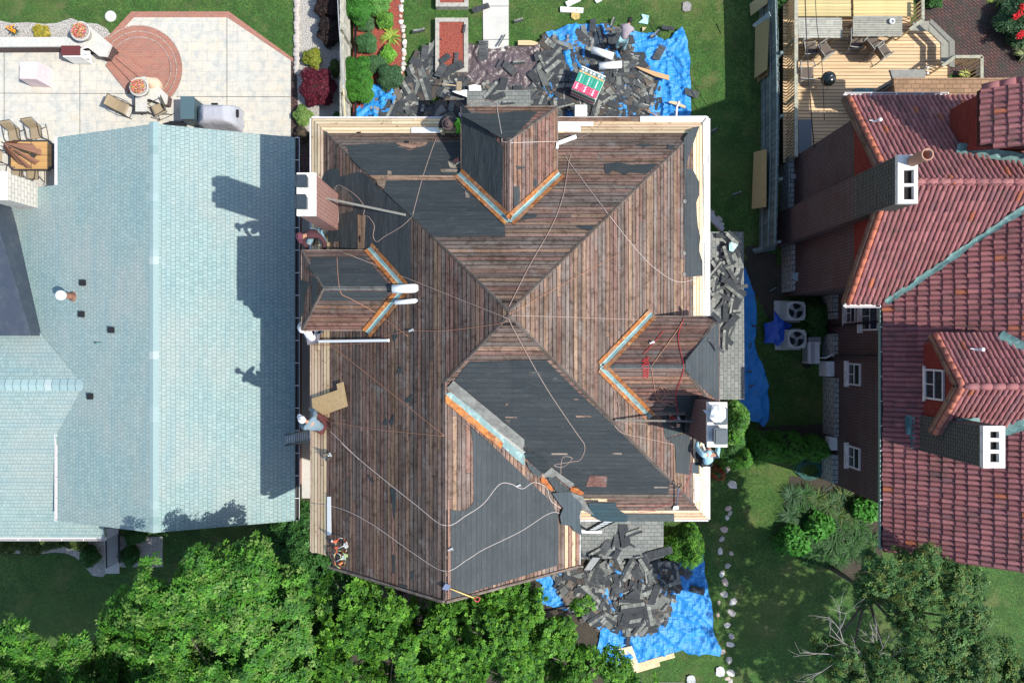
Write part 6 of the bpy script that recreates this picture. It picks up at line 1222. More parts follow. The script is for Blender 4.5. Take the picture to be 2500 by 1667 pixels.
# wrapped stack of shingle bundles
p = W('13', 1010, 790, 1.0); th_ = R(-24); t = empty('shingle_pallet', (p.x, p.y, .1), 'wrapped stack of green, red and white shingle bundles', 'pallet')
m_pk = mk('bundle_wrap', (1, 1, 1), .35, True, 'Object', layers=((14, .6, .75, (.8, .8, .8), .35, 3),)); ax, ay = Vector((math.cos(th_), math.sin(th_), 0)), Vector((-math.sin(th_), math.cos(th_), 0)); rm = Matrix.Rotation(th_, 3, 'Z')
G_, R_, Wt, Og = (.03, .30, .20), (.62, .07, .14), (.78, .80, .78), (.66, .34, .12)
b = MB()
for i in range(7): b.box(p+Vector((0, 0, -.98+.02+.14*i))+ax*(.012*((i*5) % 3)-.01), (1.04, .98, .13), rm, (Wt, G_, Wt, R_, Wt, G_, Wt)[i])
b.build('bundles', m_pk, t); b = MB()
for c in range(3):
    x0 = -.52+c*.347
    def P4(xa, xb, ya, yb, col, z=.016): b.poly([p+ax*q[0]+ay*q[1]+Vector((0, 0, z)) for q in ((xa, ya), (xb, ya), (xb, yb), (xa, yb))], None, col)
    P4(x0+.004, x0+.343, -.48, -.17, R_, .01); P4(x0+.004, x0+.343, -.17, .24, G_, .01); P4(x0+.004, x0+.343, .24, .30, Og, .01); P4(x0+.004, x0+.343, .30, .45, (.12, .20, .20), .01); P4(x0+.004, x0+.343, .45, .49, Wt, .01)
    for dx in (.10, .24): P4(0, 0, 0, 0, Wt) if False else b.poly([p+ax*(x0+dx+q[0])+ay*(.375+q[1])+Vector((0, 0, .016)) for q in ((-.055, 0), (0, -.055), (.055, 0), (0, .055))], None, Wt)
    b.poly([p+ax*(x0+.17+.03*math.cos(k*.785))+ay*(.27+.03*math.sin(k*.785))+Vector((0, 0, .018)) for k in range(8)], None, (.4, .7, .6))
    for k in range(9): P4(x0+.12, x0+.165, -.13+k*.036, -.13+k*.036+.024, Wt)                    # upright lettering, too small to read
    for k in range(12): P4(x0+.255, x0+.27, -.14+k*.029, -.14+k*.029+.016, (.30, .62, .50))
    for k, (w0, w1) in enumerate(((.10, .18), (.11, .17), (.12, .19), (.10, .15), (.12, .18))): P4(x0+w0, x0+w1, -.44+k*.05, -.44+k*.05+.036, (.9, .75, .8))
    P4(x0+.02, x0+.05, -.44, -.2, (.85, .2, .28))
b.build('printed_wrap', m_pk, t)
b = MB()
for k in range(5): b.box(p+ay*(-.42+k*.21)+Vector((0, 0, -1.03)), (1.05, .1, .02), rm, (.9, .7, .4))
b.build('skid', m_deck, t)
# bent white moulded panel and blue scrap in the heap
b = MB(); q = [W('12', x, y, z) for x, y, z in ((1660, 880, .5), (1820, 855, .6), (1850, 920, .62), (1800, 930, .55), (1700, 900, .5))]; b.prism([(v.x, v.y) for v in q], .5, .56)
q = [W('12', x, y, .7) for x, y in ((1820, 820), (1870, 808), (1935, 820), (1945, 900), (1880, 935), (1865, 980), (1845, 975), (1860, 930), (1825, 880))]; b.prism([(v.x, v.y) for v in q], .55, .68); thing(b, 'plastic_moulding', m_wplas, 'bent white plastic panel in the heap left of the north dormer', 'panel')
def stick(reg, a, e, z, r, mat, nm, label, cat, roof=False):
    A, B = (Hs(reg, *a, z), Hs(reg, *e, z)) if roof else (W(reg, *a, z), W(reg, *e, z)); b = MB(); b.tube([A, B], r, 8); return thing(b, nm, mat, label, cat)
A, B = W('12', 1525, 802, .6), W('12', 1700, 822, .6); t = empty('push_broom', A, 'broom with a wooden handle lying on the heap below the raised bed', 'broom'); b = MB(); b.tube([A, B], .018, 8); b.build('handle', m_pine, t); b = MB(); b.box(B+Vector((.12, -.02, 0)), (.2, .35, .1)); b.build('head', m_fabtan, t)
p = W('13', 1845, 1060, .7); b = MB(); b.tube([p+Vector((0, -.3, 0)), p+Vector((.02, .12, 0)), p+Vector((.1, .35, .1))], .05, 12); thing(b, 'downspout_piece', m_gutw, 'short pale tube standing up behind the white roof corner', 'pipe')
# shovels
def shovel(reg, a, e, label, hm, gm, bm_, grip_end):
    pa_ = surf(reg, *a)[1]; A, B = onplane(pa_, reg, *a)+Vector((0, 0, .07)), onplane(pa_, reg, *e)+Vector((0, 0, .16)); t = empty('shovel', A, label, 'shovel'); d = (B-A).normalized(); s = d.cross(Vector((0, 0, 1))).normalized()
    b = MB(); b.tube([A, B], .018, 8); b.build('handle', hm, t)
    b = MB(); g = B+d*.02; b.tube([g, g+d*.07+s*.06, g+d*.16+s*.055, g+d*.16-s*.055, g+d*.07-s*.06, g], .014, 6); b.build('grip', gm, t)
    b = MB(); c = A; b.poly([c-s*.05, c+s*.05, c+s*.08-d*.05, c+s*.08-d*.18+Vector((0, 0, .01)), c-s*.08-d*.18+Vector((0, 0, .01)), c-s*.08-d*.05]); b.poly([c-s*.05-Vector((0, 0, .02)), c-s*.08-d*.05-Vector((0, 0, .02)), c-s*.08-d*.18-Vector((0, 0, .01)), c+s*.08-d*.18-Vector((0, 0, .01)), c+s*.08-d*.05-Vector((0, 0, .02)), c+s*.05-Vector((0, 0, .02))]); b.build('blade', bm_, t)
shovel('42', (1640, 1385), (1870, 1462), 'shovel with a yellow shaft and red grip at the wing\'s lower ridge end', m_yel, m_red, m_bluem, 1)
shovel('43', (1840, 600), (1858, 420), 'blue grey shovel standing on the lower right eave boards', m_bluem, m_black, m_wplas, 1)
# boards and poles on the roof
q = [(565, 850), (630, 828), (672, 1060), (460, 1138), (350, 1160), (328, 990), (575, 905)]
P = [onplane(PW, '32', x, y)+Vector((0, 0, .10)) for x, y in q]; b = MB(); b.poly([v+Vector((0, 0, .02)) for v in P][::-1] if sum(P[i-1].x*P[i].y-P[i].x*P[i-1].y for i in range(len(P))) < 0 else P, None, (1.15, 1.0, .8)); b.poly(P)
for i in range(len(P)): b.poly([P[i-1], P[i], P[i]+Vector((0, 0, .02)), P[i-1]+Vector((0, 0, .02))])
thing(b, 'plywood_sheet', m_ply, 'notched chipboard sheet lying at the west eave of the stripped roof', 'plywood sheet')
leanboard('53', [(1265, 1245, .12), (1395, 1215, .12), (1450, 1360, .12), (1460, 1440, .12), (1330, 1495, .12), (1285, 1400, .12)], 'pale plywood square at the south tarp\'s lower edge', col=(1.35, 1.5, 1.7)); leanboard('53', [(1430, 1385, .08), (1790, 1280, .08), (1803, 1325, .08), (1655, 1365, .08), (1662, 1405, .08), (1440, 1470, .08)], 'long pale plywood offcut right of the plywood square', col=(1.25, 1.3, 1.3))
b = MB(); A, B = Hs('32', 365, 445, .10), Hs('32', 1080, 435, .10); b.beam(A, B, .07, .06); thing(b, 'gutter_length', m_wplas, 'long white gutter length lying across the boards by the west dormer', 'gutter')
b = MB(); A, B = W('22', 360, 390, 9.9), Hs('22', 1230, 572, .05); b.beam(A, B, .055, .04, (.9, .9, .85)); thing(b, 'brace_pole', m_greyw, 'straight grey brace from the left chimney to the hip', 'pole')
b = MB(); A, B = Hs('33', 1240, 1194, .08), W('33', 2108, 1210, 9.9); b.beam(A, B, .05, .04, (.6, .55, .5)); thing(b, 'brace_pole', m_greyw, 'straight brown brace from the right chimney to the hip', 'pole')
b = MB(); A, B = Hs('13', 720, 1385, .05), Hs('13', 885, 1330, .07); b.beam(A, B, .10, .07); b.beam(Hs('13', 690, 1430, .06), Hs('13', 700, 1375, .06), .07, .05); thing(b, 'white_tube', m_wplas, 'white caulk tube shaped piece right of the north dormer', 'tube')
# ladder between the houses
t = empty('ladder', W('32', 190, 1370, 3), 'dark ladder bridging from the blue roof\'s eave to the stripped roof', 'ladder'); A0, A1_ = W('32', 65, 1340, 4.3), W('32', 330, 1292, 7.9); B0, B1_ = W('32', 65, 1438, 4.3), W('32', 330, 1392, 7.9)
for a, e in ((A0, A1_), (B0, B1_)): b = MB(); b.beam(a, e, .045, .03); b.build('rail', m_black, t)
for k in range(14): f = (k+.5)/14; b = MB(); b.tube([A0.lerp(A1_, f), B0.lerp(B1_, f)], .018, 6); b.build('rung', m_alu, t)
# louvred panels and white leaves by the south corner
def louvre(reg, q, label, z0, z1, n=13):
    P = [W(reg, x, y, z1 if i < 2 else z0) for i, (x, y) in enumerate(q)]; t = empty('louvred_panel', P[3], label, 'panel'); b = MB()
    for k in range(n):
        a = P[0].lerp(P[3], (k+.1)/n); e = P[1].lerp(P[2], (k+.1)/n); a2 = P[0].lerp(P[3], (k+.8)/n); e2 = P[1].lerp(P[2], (k+.8)/n); b.poly([a2, e2, e+Vector((0, 0, .02)), a+Vector((0, 0, .02))]); b.poly([a, e, e2-Vector((0, 0, .01)), a2-Vector((0, 0, .01))])
    b.build('slats', m_wplas, t); b = MB()
    for i in range(4): b.beam(P[i-1], P[i], .04, .05)
    b.build('frame', m_black, t)
louvre('43', [(1040, 1092), (1135, 1095), (1040, 1220), (955, 1220)], 'white slatted panel leaning below the south porch roof', 2.0, 3.3); louvre('43', [(1170, 730), (1290, 735), (1080, 840), (990, 838)], 'white slatted panel over the dark corner by the entry roof', 4.6, 6.6, 6)
b = MB(); b.beam(W('43', 930, 850, 4.4), W('43', 1135, 854, 4.4), .10, .04); thing(b, 'trim_board', m_white, 'thin white trim board at the top of the south porch roof', 'trim')
b = MB(); b.beam(W('43', 920, 640, 7.5), W('43', 920, 880, 7.3), .06, .05); b.beam(W('43', 930, 800, 7.2), W('43', 990, 835, 6.8), .06, .05); b.beam(W('43', 990, 835, 6.8), W('43', 1165, 735, 7.4), .07, .05); thing(b, 'bent_gutter', m_black, 'bent black gutter pieces in the corner below the entry roof', 'gutter')
leanboard('23', [(2152, 440, 1.6), (2165, 500, 1.4), (2310, 690, .8), (2290, 720, .8), (2255, 718, .8), (2152, 600, 1.6)], 'pale ribbed downspout sheet right of the east eave', m_gutw, 'ribbed_sheet', cat='ribbed sheet')
t = None; leanboard('24', [(0, 640, 3.75), (15, 622, 3.8), (70, 645, 3.75), (30, 700, 3.7), (0, 690, 3.7)], 'bright aqua scrap on the top end of the east porch roof', m_sheetp, 'plastic_scrap', cat='plastic scrap')
# clothes on the right chimney
b = MB(); r = random.Random(5); c_ = W('33', 2255, 1140, 11.5)
q = [(c_.x+.20*math.cos(a*.524)*(1+.18*math.sin(a*2)), c_.y+.22*math.sin(a*.524)*(1+.15*math.cos(a*3))) for a in range(12)]
sheet(q, .035, lambda x, y: 11.36+.12*abs(noise.noise(Vector((x*9, y*9, 2))))+.10*max(0, 1-((x-c_.x)**2+(y-c_.y)**2)/.05), mb=b); q = poly_w('33', [(2105, 1100), (2170, 1105), (2220, 1115), (2200, 1140), (2170, 1165), (2130, 1130)], 11.2); sheet(q, .04, lambda x, y: 11.12+.05*abs(noise.noise(Vector((x*9, y*9, 5)))), mb=b); thing(b, 'bundled_cloth', cloth('white_cloth', (.66, .67, .69)), 'white bundled jacket lying on the right chimney\'s flue', 'cloth')
# ropes
def rope(reg, pts, mat, label, r=.011, k=8, nm='rope', off=.03, z=None):
    P2 = smooth_path([Vector((x, y, 0)) for x, y in pts], k) if len(pts) > 2 else [Vector((*pts[0], 0)).lerp(Vector((*pts[1], 0)), i/16) for i in range(17)]
    P = [Hs(reg, p.x, p.y, off-.012) for p in P2]; b = MB(); b.tube(P, r*.6, 5); return thing(b, nm, mat, label, 'rope')
rope('s', [(1065, 338), (1035, 425), (1008, 525)], m_rope, 'pale rope from the top roofer down to the brace end')
rope('22', [(1290, 580), (1180, 680), (1020, 775), (945, 825), (910, 770), (920, 670), (870, 590), (820, 570), (825, 490), (740, 380), (600, 290), (550, 310), (540, 400), (575, 500), (575, 640), (540, 710)], m_rope, 'looping tan rope between the left chimney foot and the hip')
rope('22', [(470, 870), (1200, 1160), (1700, 1360), (2190, 1555)], m_rope, 'long rope from the maroon shirted roofer to the peak')
rope('22', [(560, 965), (590, 1290), (700, 1370), (930, 1500), (1240, 1725)], m_ropeo, 'orange brown rope running over the west dormer')
rope('32', [(330, 480), (500, 480), (810, 462), (1000, 400), (1250, 345), (1600, 340), (2080, 280), (2190, 240)], m_ropeo, 'thin rope from the white gutter length to the peak', .009)
rope('32', [(370, 380), (960, 840), (1590, 1345)], m_ropeo, 'orange brown line from the white shirted roofer to the wing ridge', .009)
rope('32', [(505, 1210), (1000, 1290), (1590, 1348)], m_ropeo, 'tan line from the grey shirted roofer to the wing ridge', .009)
rope('42', [(600, 0), (850, 220), (1300, 580), (1590, 790), (1800, 690), (1960, 580), (2110, 400), (2220, 395), (2330, 440), (2440, 380), (2560, 430), (2600, 550), (2700, 630)], m_rope2, 'pale rope draped over the wing ridge, upper one', .014)
rope('42', [(328, 582), (600, 630), (900, 780), (1300, 1060), (1590, 1225), (1800, 1120), (1960, 1020), (2310, 850), (2580, 680), (2710, 680), (2880, 750)], m_rope2, 'pale rope draped over the wing ridge, lower one', .012)
rope('32', [(490, 1300), (560, 1360), (770, 1568)], m_rope2, 'pale rope leaving the grey shirted roofer\'s belt', .011)
rope('33', [(240, 220), (330, 400), (600, 880), (880, 1300), (970, 1440), (930, 1568), (850, 1590), (680, 1620), (760, 1640), (850, 1560), (760, 1550), (740, 1700), (750, 1880), (790, 1950)], m_rope, 'tan rope from the peak down the black felt slope', .012)
rope('33', [(240, 195), (900, 215), (1650, 245)], m_rope, 'straight rope from the peak to the east dormer', .01); rope('23', [(245, 1520), (650, 1290), (1000, 1100), (1305, 940)], m_ropeo, 'thin orange rope fading out on the east slope', .008)
rope('23', [(245, 1450), (440, 1060), (650, 690), (760, 400), (820, 60), (840, 0)], m_rope, 'curving rope from the peak up toward the north dormer', .011)
rope('23', [(770, 0), (1190, 560), (1450, 890), (1650, 1090), (1880, 1210), (2150, 1130)], m_rope2, 'long rope crossing the hip to the east eave', .011)
rope('13', [(125, 1000), (180, 1300), (230, 1365), (680, 1358), (720, 1395)], m_rope2, 'pink rope over the north dormer', .012)
rope('13', [(965, 1180), (1040, 1240), (1060, 1260), (1000, 1290), (900, 1330)], m_rope, 'thin looped wire on the north eave boards', .007); rope('13', [(1060, 1180), (1130, 1170), (1100, 1230), (1040, 1240)], m_rope, 'small wire loop at the north eave', .007)
rope('33', [(1720, 350), (1640, 450), (1530, 570)], m_roper, 'red rope tail on the east dormer', .012)
for k, sd in enumerate((1,)):
    r = random.Random(sd); pts = []
    for j in range(26): pts.append((1555+34*math.sin(j*2.1+.3)+r.uniform(-8, 8), 590+ (j % 13)*15 if (j//13) % 2 == 0 else 790-(j % 13)*15))
    rope('33', pts, m_roper, 'coiled bright red rope on the east dormer', .014, 3)
rope('33', [(1915, 230), (1865, 400), (1890, 560), (1915, 700), (1870, 850), (1840, 950), (1850, 1050), (1860, 1130)], m_roper, 'dark red hose running down the east dormer', .014)
rope('33', [(1900, 260), (1850, 350), (1620, 670), (1615, 730), (1650, 950), (1700, 1000), (1740, 940), (1690, 870), (1660, 950), (1720, 870), (1780, 945), (1680, 960), (1670, 1000), (1790, 1055), (1840, 1040), (1780, 1020)], m_ropeo, 'tangled orange brown rope on the east dormer', .011)
rope('33', [(1240, 550), (1160, 640), (1140, 740), (1230, 880), (1290, 1050), (1320, 1210), (1500, 1230), (1700, 1258)], m_rope, 'dark tan rope over the east dormer\'s valleys', .009)
rope('33', [(1250, 1240), (1340, 1320), (1600, 1380), (2040, 1480)], m_rope, 'pink tan rope leading to the light blue shirted roofer', .011)
rope('43', [(2010, 120), (1960, 350), (1850, 530), (1650, 620), (1500, 630), (1500, 660), (1650, 650)], m_roper, 'thin dark red cord near the standing shovel', .008)
rope('12', [(1700, 1090), (1830, 1000), (2000, 960), (2100, 1010)], m_rope, 'rope trailing over the north porch roof', .01)
rope('43', [(790, 460), (720, 590), (760, 620), (790, 580), (760, 520), (800, 540), (780, 640)], m_ropeo, 'knotted cord in the ragged grey corner', .01)
rope('42', [(640, 1330), (560, 1400)], m_black, 'dummy', .001) if False else None
# heaps of tools
def toolheap(reg, x, y, label, sd, s=.22, cols=None, nm='tool_belt'):
    p = Hs(reg, x, y, .06); t = empty(nm, p, label, 'tools'); r = random.Random(sd); cols = cols or [(.02, .02, .02), (.12, .05, .03), (.03, .03, .035)]
    mts = [mk('tool_%s_%d_%d' % (nm, sd, i), c, .6) for i, c in enumerate(cols)]
    for i in range(3):
        b = MB(); pts = [p+Vector((s*.8*math.cos(a*.7+i*2), s*1.1*math.sin(a*.7+i*2), .03+.03*math.sin(a*2))) for a in range(9)]; b.tube(pts, .018, 6); b.build('strap', mts[i % len(mts)], t)
    for i in range(5):
        b = MB(); q = p+Vector((r.uniform(-s, s), r.uniform(-s, s), r.uniform(.02, .08))); b.box(q, (r.uniform(.08, .16), r.uniform(.05, .1), r.uniform(.05, .09)), Euler((r.uniform(-.3, .3), r.uniform(-.3, .3), r.uniform(0, 3)))); b.build('pouch', mts[(i+1) % len(mts)], t)
    b = MB(); q = p+Vector((0, 0, .08)); b.tube([q+Vector((-.1, -.05, 0)), q+Vector((.12, .06, .03))], .014, 6); b.box(q+Vector((.13, .07, .04)), (.05, .12, .04), .5); b.build('hammer', m_alu, t)
toolheap('42', 620, 985, 'upper of two tool belts at the bottom left corner of the roof', 1, cols=[(.03, .015, .012), (.45, .08, .03), (.5, .5, .45)]); toolheap('42', 605, 1105, 'lower of two tool belts at the bottom left corner of the roof', 2, cols=[(.05, .02, .015), (.5, .16, .05), (.35, .45, .2)])
toolheap('33', 1800, 1195, 'red and black tool harness beside the right chimney', 3, .17, [(.02, .02, .02), (.40, .05, .04), (.55, .3, .2)]); toolheap('12', 1700, 1155, 'black tool bag behind the topmost roofer', 4, .15, [(.01, .01, .012), (.012, .012, .014), (.02, .02, .02)])
toolheap('22', 1730, 95, 'small green and red tools on the felt left of the north dormer', 5, .09, [(.1, .14, .08), (.05, .02, .02)]); toolheap('42', 480, 130, 'small dark clamp on the west eave boards', 6, .07, [(.02, .02, .02), (.1, .08, .06)]); toolheap('22', 480, 715, 'row of dark tools below the left chimney', 7, .10, [(.02, .02, .025), (.04, .06, .06)])
for i, (x, y) in enumerate(((1918, 440), (1915, 935), (1915, 1135))): p = Hs('23', x, y, .03); b = MB(); b.tube([p+Vector((.04*math.cos(a), .05*math.sin(a), .01)) for a in range(8)], .008, 6); b.box(p, (.03, .03, .03)); thing(b, 'roof_anchor', m_bluem if False else m_weath2, ('top', 'middle', 'lowest')[i]+' small pale anchor at the east slope\'s felt edge', 'anchor')
for i, (reg, x, y) in enumerate((('32', 1275, 340), ('43', 325, 410), ('33', 1610, 462), ('42', 1635, 1018))): p = Hs(reg, x, y, .03); b = MB(); b.box(p, (.12, .05, .03), .3); b.tube([p+Vector((-.05, 0, .02)), p+Vector((.06, .05, .02)), p+Vector((.08, -.03, .02))], .01, 5); thing(b, 'rope_clip', m_alu, ('metal clip joining two ropes left of the peak', 'pale clip on the pale rope near the ragged corner', 'white clip beside the red rope tail', 'pale scrap of metal beside the wing ridge slot')[i], 'clip')
q = poly_w('32', [(345, 330), (380, 300), (425, 310), (425, 350), (390, 370)], 8.5); c_ = Vector((sum(a[0] for a in q)/5, sum(a[1] for a in q)/5, 8.45)); b = MB(); b.lathe(c_, [(.11, 0), (.13, .2), (.135, .21), (.11, .2), (.10, .03)], 18, capt=False); thing(b, 'bucket', mk('blue_bucket', (.05, .10, .16), .5), 'dark blue bucket beside the white shirted roofer', 'bucket')
# ------------------------------------------------------------ PEOPLE
def skinmesh(name, nodes, edges, mat, parent, root, sub=1):
    names = list(nodes); me = bpy.data.meshes.new(name); me.from_pydata([nodes[n][0] for n in names], [(names.index(a), names.index(b_)) for a, b_ in edges], [])
    o = bpy.data.objects.new(name, me); C.objects.link(o); sk = o.modifiers.new('skin', 'SKIN'); sk.use_smooth_shade = True; sk.branch_smoothing = .3; s = o.modifiers.new('sub', 'SUBSURF'); s.levels = sub; s.render_levels = sub
    for i, n in enumerate(names): v = me.skin_vertices[0].data[i]; rr = nodes[n][1]; v.radius = rr if isinstance(rr, tuple) else (rr, rr); v.use_root = (n == root)
    dg_ = bpy.context.evaluated_depsgraph_get(); ev = o.evaluated_get(dg_); nm = bpy.data.meshes.new_from_object(ev); o.modifiers.clear(); o.data = nm; nm.materials.clear(); nm.materials.append(mat)
    for p in nm.polygons: p.use_smooth = True
    o.parent = parent; return o
CR = dict(pelvis=(0, 0, .40), spine=(.08, 0, .60), chest=(.22, 0, .80), neck=(.36, 0, .95), head=(.44, 0, 1.04), crown=(.47, 0, 1.14), nose=(.55, 0, 1.03), sh=(.27, .19, .86), el=(.42, .27, .62), wr=(.56, .18, .42), hp=(0, .11, .38), kn=(.34, .21, .48), an=(.06, .17, .11), to=(.28, .20, .05))
BE = dict(pelvis=(0, 0, .92), spine=(.14, 0, 1.05), chest=(.34, 0, 1.14), neck=(.53, 0, 1.16), head=(.64, 0, 1.12), crown=(.74, 0, 1.14), nose=(.68, 0, 1.0), sh=(.42, .19, 1.10), el=(.5, .24, .80), wr=(.62, .16, .56), hp=(0, .11, .88), kn=(.10, .13, .48), an=(-.02, .15, .10), to=(.17, .17, .04))
def person(loc, heading, pose, label, shirt, pants, headwear=None, hair=(.01, .008, .007), over={}, cap_shape='cap', boots=(.03, .025, .02)):
    t_ = dict(pose); t_.update(over); g = lambda k, s=1: Vector((t_[k][0], t_[k][1]*s, t_[k][2]))
    N = {'pelvis': (g('pelvis'), .095), 'spine': (g('spine'), .085), 'chest': (g('chest'), .085), 'neck': (g('neck'), .055), 'head': (g('head'), .092), 'crown': (g('crown'), .075), 'nose': (g('nose'), .018)}
    E = [('pelvis', 'spine'), ('spine', 'chest'), ('chest', 'neck'), ('neck', 'head'), ('head', 'crown'), ('head', 'nose')]
    for s, k in ((1, 'l'), (-1, 'r')):
        N['sh'+k] = (g('sh', s), .058); N['el'+k] = (g('el', s), .045); N['wr'+k] = (g('wr', s), .030); h = g('wr', s); d = (h-g('el', s)).normalized(); N['pm'+k] = (h+d*.07, (.040, .02)); E += [('chest', 'sh'+k), ('sh'+k, 'el'+k), ('el'+k, 'wr'+k), ('wr'+k, 'pm'+k)]
        lat = d.cross(Vector((0, 0, 1))).normalized()
        for f, (o_, L_) in enumerate(((-.03, .065), (-.01, .078), (.01, .075), (.03, .06))):
            N['f%d%s' % (f, k)] = (h+d*.095+lat*o_, .010); N['g%d%s' % (f, k)] = (h+d*(.095+L_*.6)+lat*o_*1.1+Vector((0, 0, -.015)), .0085); N['h%d%s' % (f, k)] = (h+d*(.095+L_*.85)+lat*o_*1.1+Vector((0, 0, -.04)), .0075); E += [('pm'+k, 'f%d%s' % (f, k)), ('f%d%s' % (f, k), 'g%d%s' % (f, k)), ('g%d%s' % (f, k), 'h%d%s' % (f, k))]
        N['th'+k] = (h+d*.05-lat*.055*s, .011); N['ti'+k] = (h+d*.09-lat*.065*s, .009); E += [('pm'+k, 'th'+k), ('th'+k, 'ti'+k)]
        N['hp'+k] = (g('hp', s), .09); N['kn'+k] = (g('kn', s), .062); N['an'+k] = (g('an', s), .045); N['to'+k] = (g('to', s), .035); E += [('pelvis', 'hp'+k), ('hp'+k, 'kn'+k), ('kn'+k, 'an'+k), ('an'+k, 'to'+k)]
    root = empty('person', loc, label, 'person', rz=heading)
    skinmesh('body', N, E, m_skin, root, 'pelvis')
    sn = {k: (v[0], (v[1]+.055 if k in ('pelvis', 'spine', 'chest') else v[1]+.026) if not isinstance(v[1], tuple) else v[1]) for k, v in N.items() if k in ('pelvis', 'spine', 'chest', 'shl', 'shr', 'ell', 'elr', 'wrl', 'wrr')}; sn['neckb'] = (g('chest').lerp(g('neck'), .97), .085)
    skinmesh('shirt', sn, [('pelvis', 'spine'), ('spine', 'chest'), ('chest', 'neckb')]+[('chest', 'sh'+k) for k in 'lr']+[('sh'+k, 'el'+k) for k in 'lr']+[('el'+k, 'wr'+k) for k in 'lr'], shirt, root, 'chest')
    pn_ = {k: (v[0], v[1]+.02) for k, v in N.items() if k in ('hpl', 'hpr', 'knl', 'knr', 'anl', 'anr')}; pn_['pelvis'] = (g('pelvis')+Vector((0, 0, -.01)), .135)
    skinmesh('trousers', pn_, [('pelvis', 'hp'+k) for k in 'lr']+[('hp'+k, 'kn'+k) for k in 'lr']+[('kn'+k, 'an'+k) for k in 'lr'], pants, root, 'pelvis')
    mb_ = mk('boot_%d' % len(bpy.data.materials), boots, .7)
    for s in (1, -1):
        a, e = g('an', s), g('to', s); b = MB(); b.tube([a+Vector((-.07, 0, -.03)), a+Vector((0, 0, -.02)), a.lerp(e, .6), e+Vector((.03, 0, 0))], [.045, .062, .052, .035], 8)
        o = b.build('boot', mb_, None, (0, 0, 0)); o.parent = root
    hd = g('head'); up = (g('crown')-hd).normalized(); fw = (g('nose')-hd); fw = (fw-up*fw.dot(up)).normalized(); sd_ = up.cross(fw); mat = Matrix((fw, sd_, up)).transposed(); o0 = hd+up*.035
    b = MB(); pr = [(.108, -.06 if headwear is None else .02), (.112, .03), (.10, .08), (.07, .115), (.02, .13)]
    if headwear is None: pr = [(.075, -.10), (.102, -.04), (.108, .03), (.095, .085), (.06, .12), (.01, .135)]
    for i in range(len(pr)-1):
        for k in range(16):
            a, e = 2*math.pi*k/16, 2*math.pi*(k+1)/16
            f = lambda an, q: o0+mat@Vector((q[0]*math.cos(an)*1.05-(.02 if headwear is None else 0), q[0]*math.sin(an)*.95, q[1]))
            b.poly([f(a, pr[i]), f(e, pr[i]), f(e, pr[i+1]), f(a, pr[i+1])], None, (1, 1, 1), True)
    if headwear is not None:
        rim = .17 if cap_shape == 'hat' else .0
        if cap_shape == 'hat':
            for k in range(16): a, e = 2*math.pi*k/16, 2*math.pi*(k+1)/16; b.poly([o0+mat@Vector((.108*math.cos(a), .105*math.sin(a), .02)), o0+mat@Vector((rim*math.cos(a), rim*math.sin(a), 0)), o0+mat@Vector((rim*math.cos(e), rim*math.sin(e), 0)), o0+mat@Vector((.108*math.cos(e), .105*math.sin(e), .02))])
        else:
            pts = [o0+mat@Vector((x, y, z)) for x, y, z in ((.09, -.08, .03), (.17, -.06, .015), (.20, 0, .01), (.17, .06, .015), (.09, .08, .03))]; b.poly(pts); b.poly([q-up*.006 for q in pts[::-1]])
    o = b.build('hair' if headwear is None else 'cap', headwear or mk('hair_%d' % len(bpy.data.materials), hair, .7), None, (0, 0, 0)); o.parent = root
    for s in (1, -1):
        b = MB(); c_ = hd+fw*.085+sd_*.033*s+up*.0; b.lathe(c_, [(.002, -.01), (.011, 0), (.002, .01)], 8); o = b.build('eye', m_black, None, (0, 0, 0)); o.parent = root
    return root
jeans = cloth('blue_jeans', (.16, .27, .33)); dkp = cloth('black_trousers', (.02, .02, .025))
def W0(reg, x, y, h, dz=0): p = W(reg, x, y, h); return Vector((p.x, p.y, h-dz))
pp = W('13', 1330, 400, .95); person((pp.x, pp.y-.05, .32), R(72), BE, 'person in a lavender grey shirt bending over the blue tarp', cloth('lavender_shirt', (.34, .29, .32)), cloth('aqua_jeans', (.26, .42, .45)))
pp = Hs('12', 1650, 1200, 0); person((pp.x+.04, pp.y+.20, pp.z-.06-.1), R(-95), CR, 'crouching person in dark clothes with a neon green arm band on the north eave', cloth('dark_grey_shirt', (.05, .05, .055)), dkp, cloth('brown_hat', (.085, .06, .058)), cap_shape='hat')
bpy_p = [o for o in C.objects if o.name.startswith('person') and o.type == 'EMPTY'][-1]
b = MB(); b.tube([(.27, .20, .88), (.42, .275, .63), (.5, .23, .52)], [.094, .075, .064], 10); o = b.build('neon_sleeve', mk('neon_green', (.22, .75, .05), .7), None, (0, 0, 0)); o.parent = bpy_p
b = MB(); b.tube([(.42, -.275, .63), (.56, -.185, .42)], [.075, .06], 10); o = b.build('pale_sleeve', mk('pale_yellow_cloth', (.66, .64, .42), .8), None, (0, 0, 0)); o.parent = bpy_p
pp = Hs('22', 400, 800, 0); person((pp.x-.02, pp.y+.13, pp.z-.12), R(-92), dict(CR, spine=(.05, -.03, .62), chest=(.12, -.08, .83), neck=(.17, -.17, .98), sh=(.13, .2, .86), el=(.3, .3, .66), wr=(.48, .22, .46)), 'kneeling person in a maroon cap and shirt on the west eave', cloth('maroon_shirt', (.075, .028, .036)), jeans, cloth('maroon_cap', (.13, .04, .06)), over=dict(head=(.20, -.24, 1.06), crown=(.22, -.27, 1.16), nose=(.30, -.22, 1.03)))
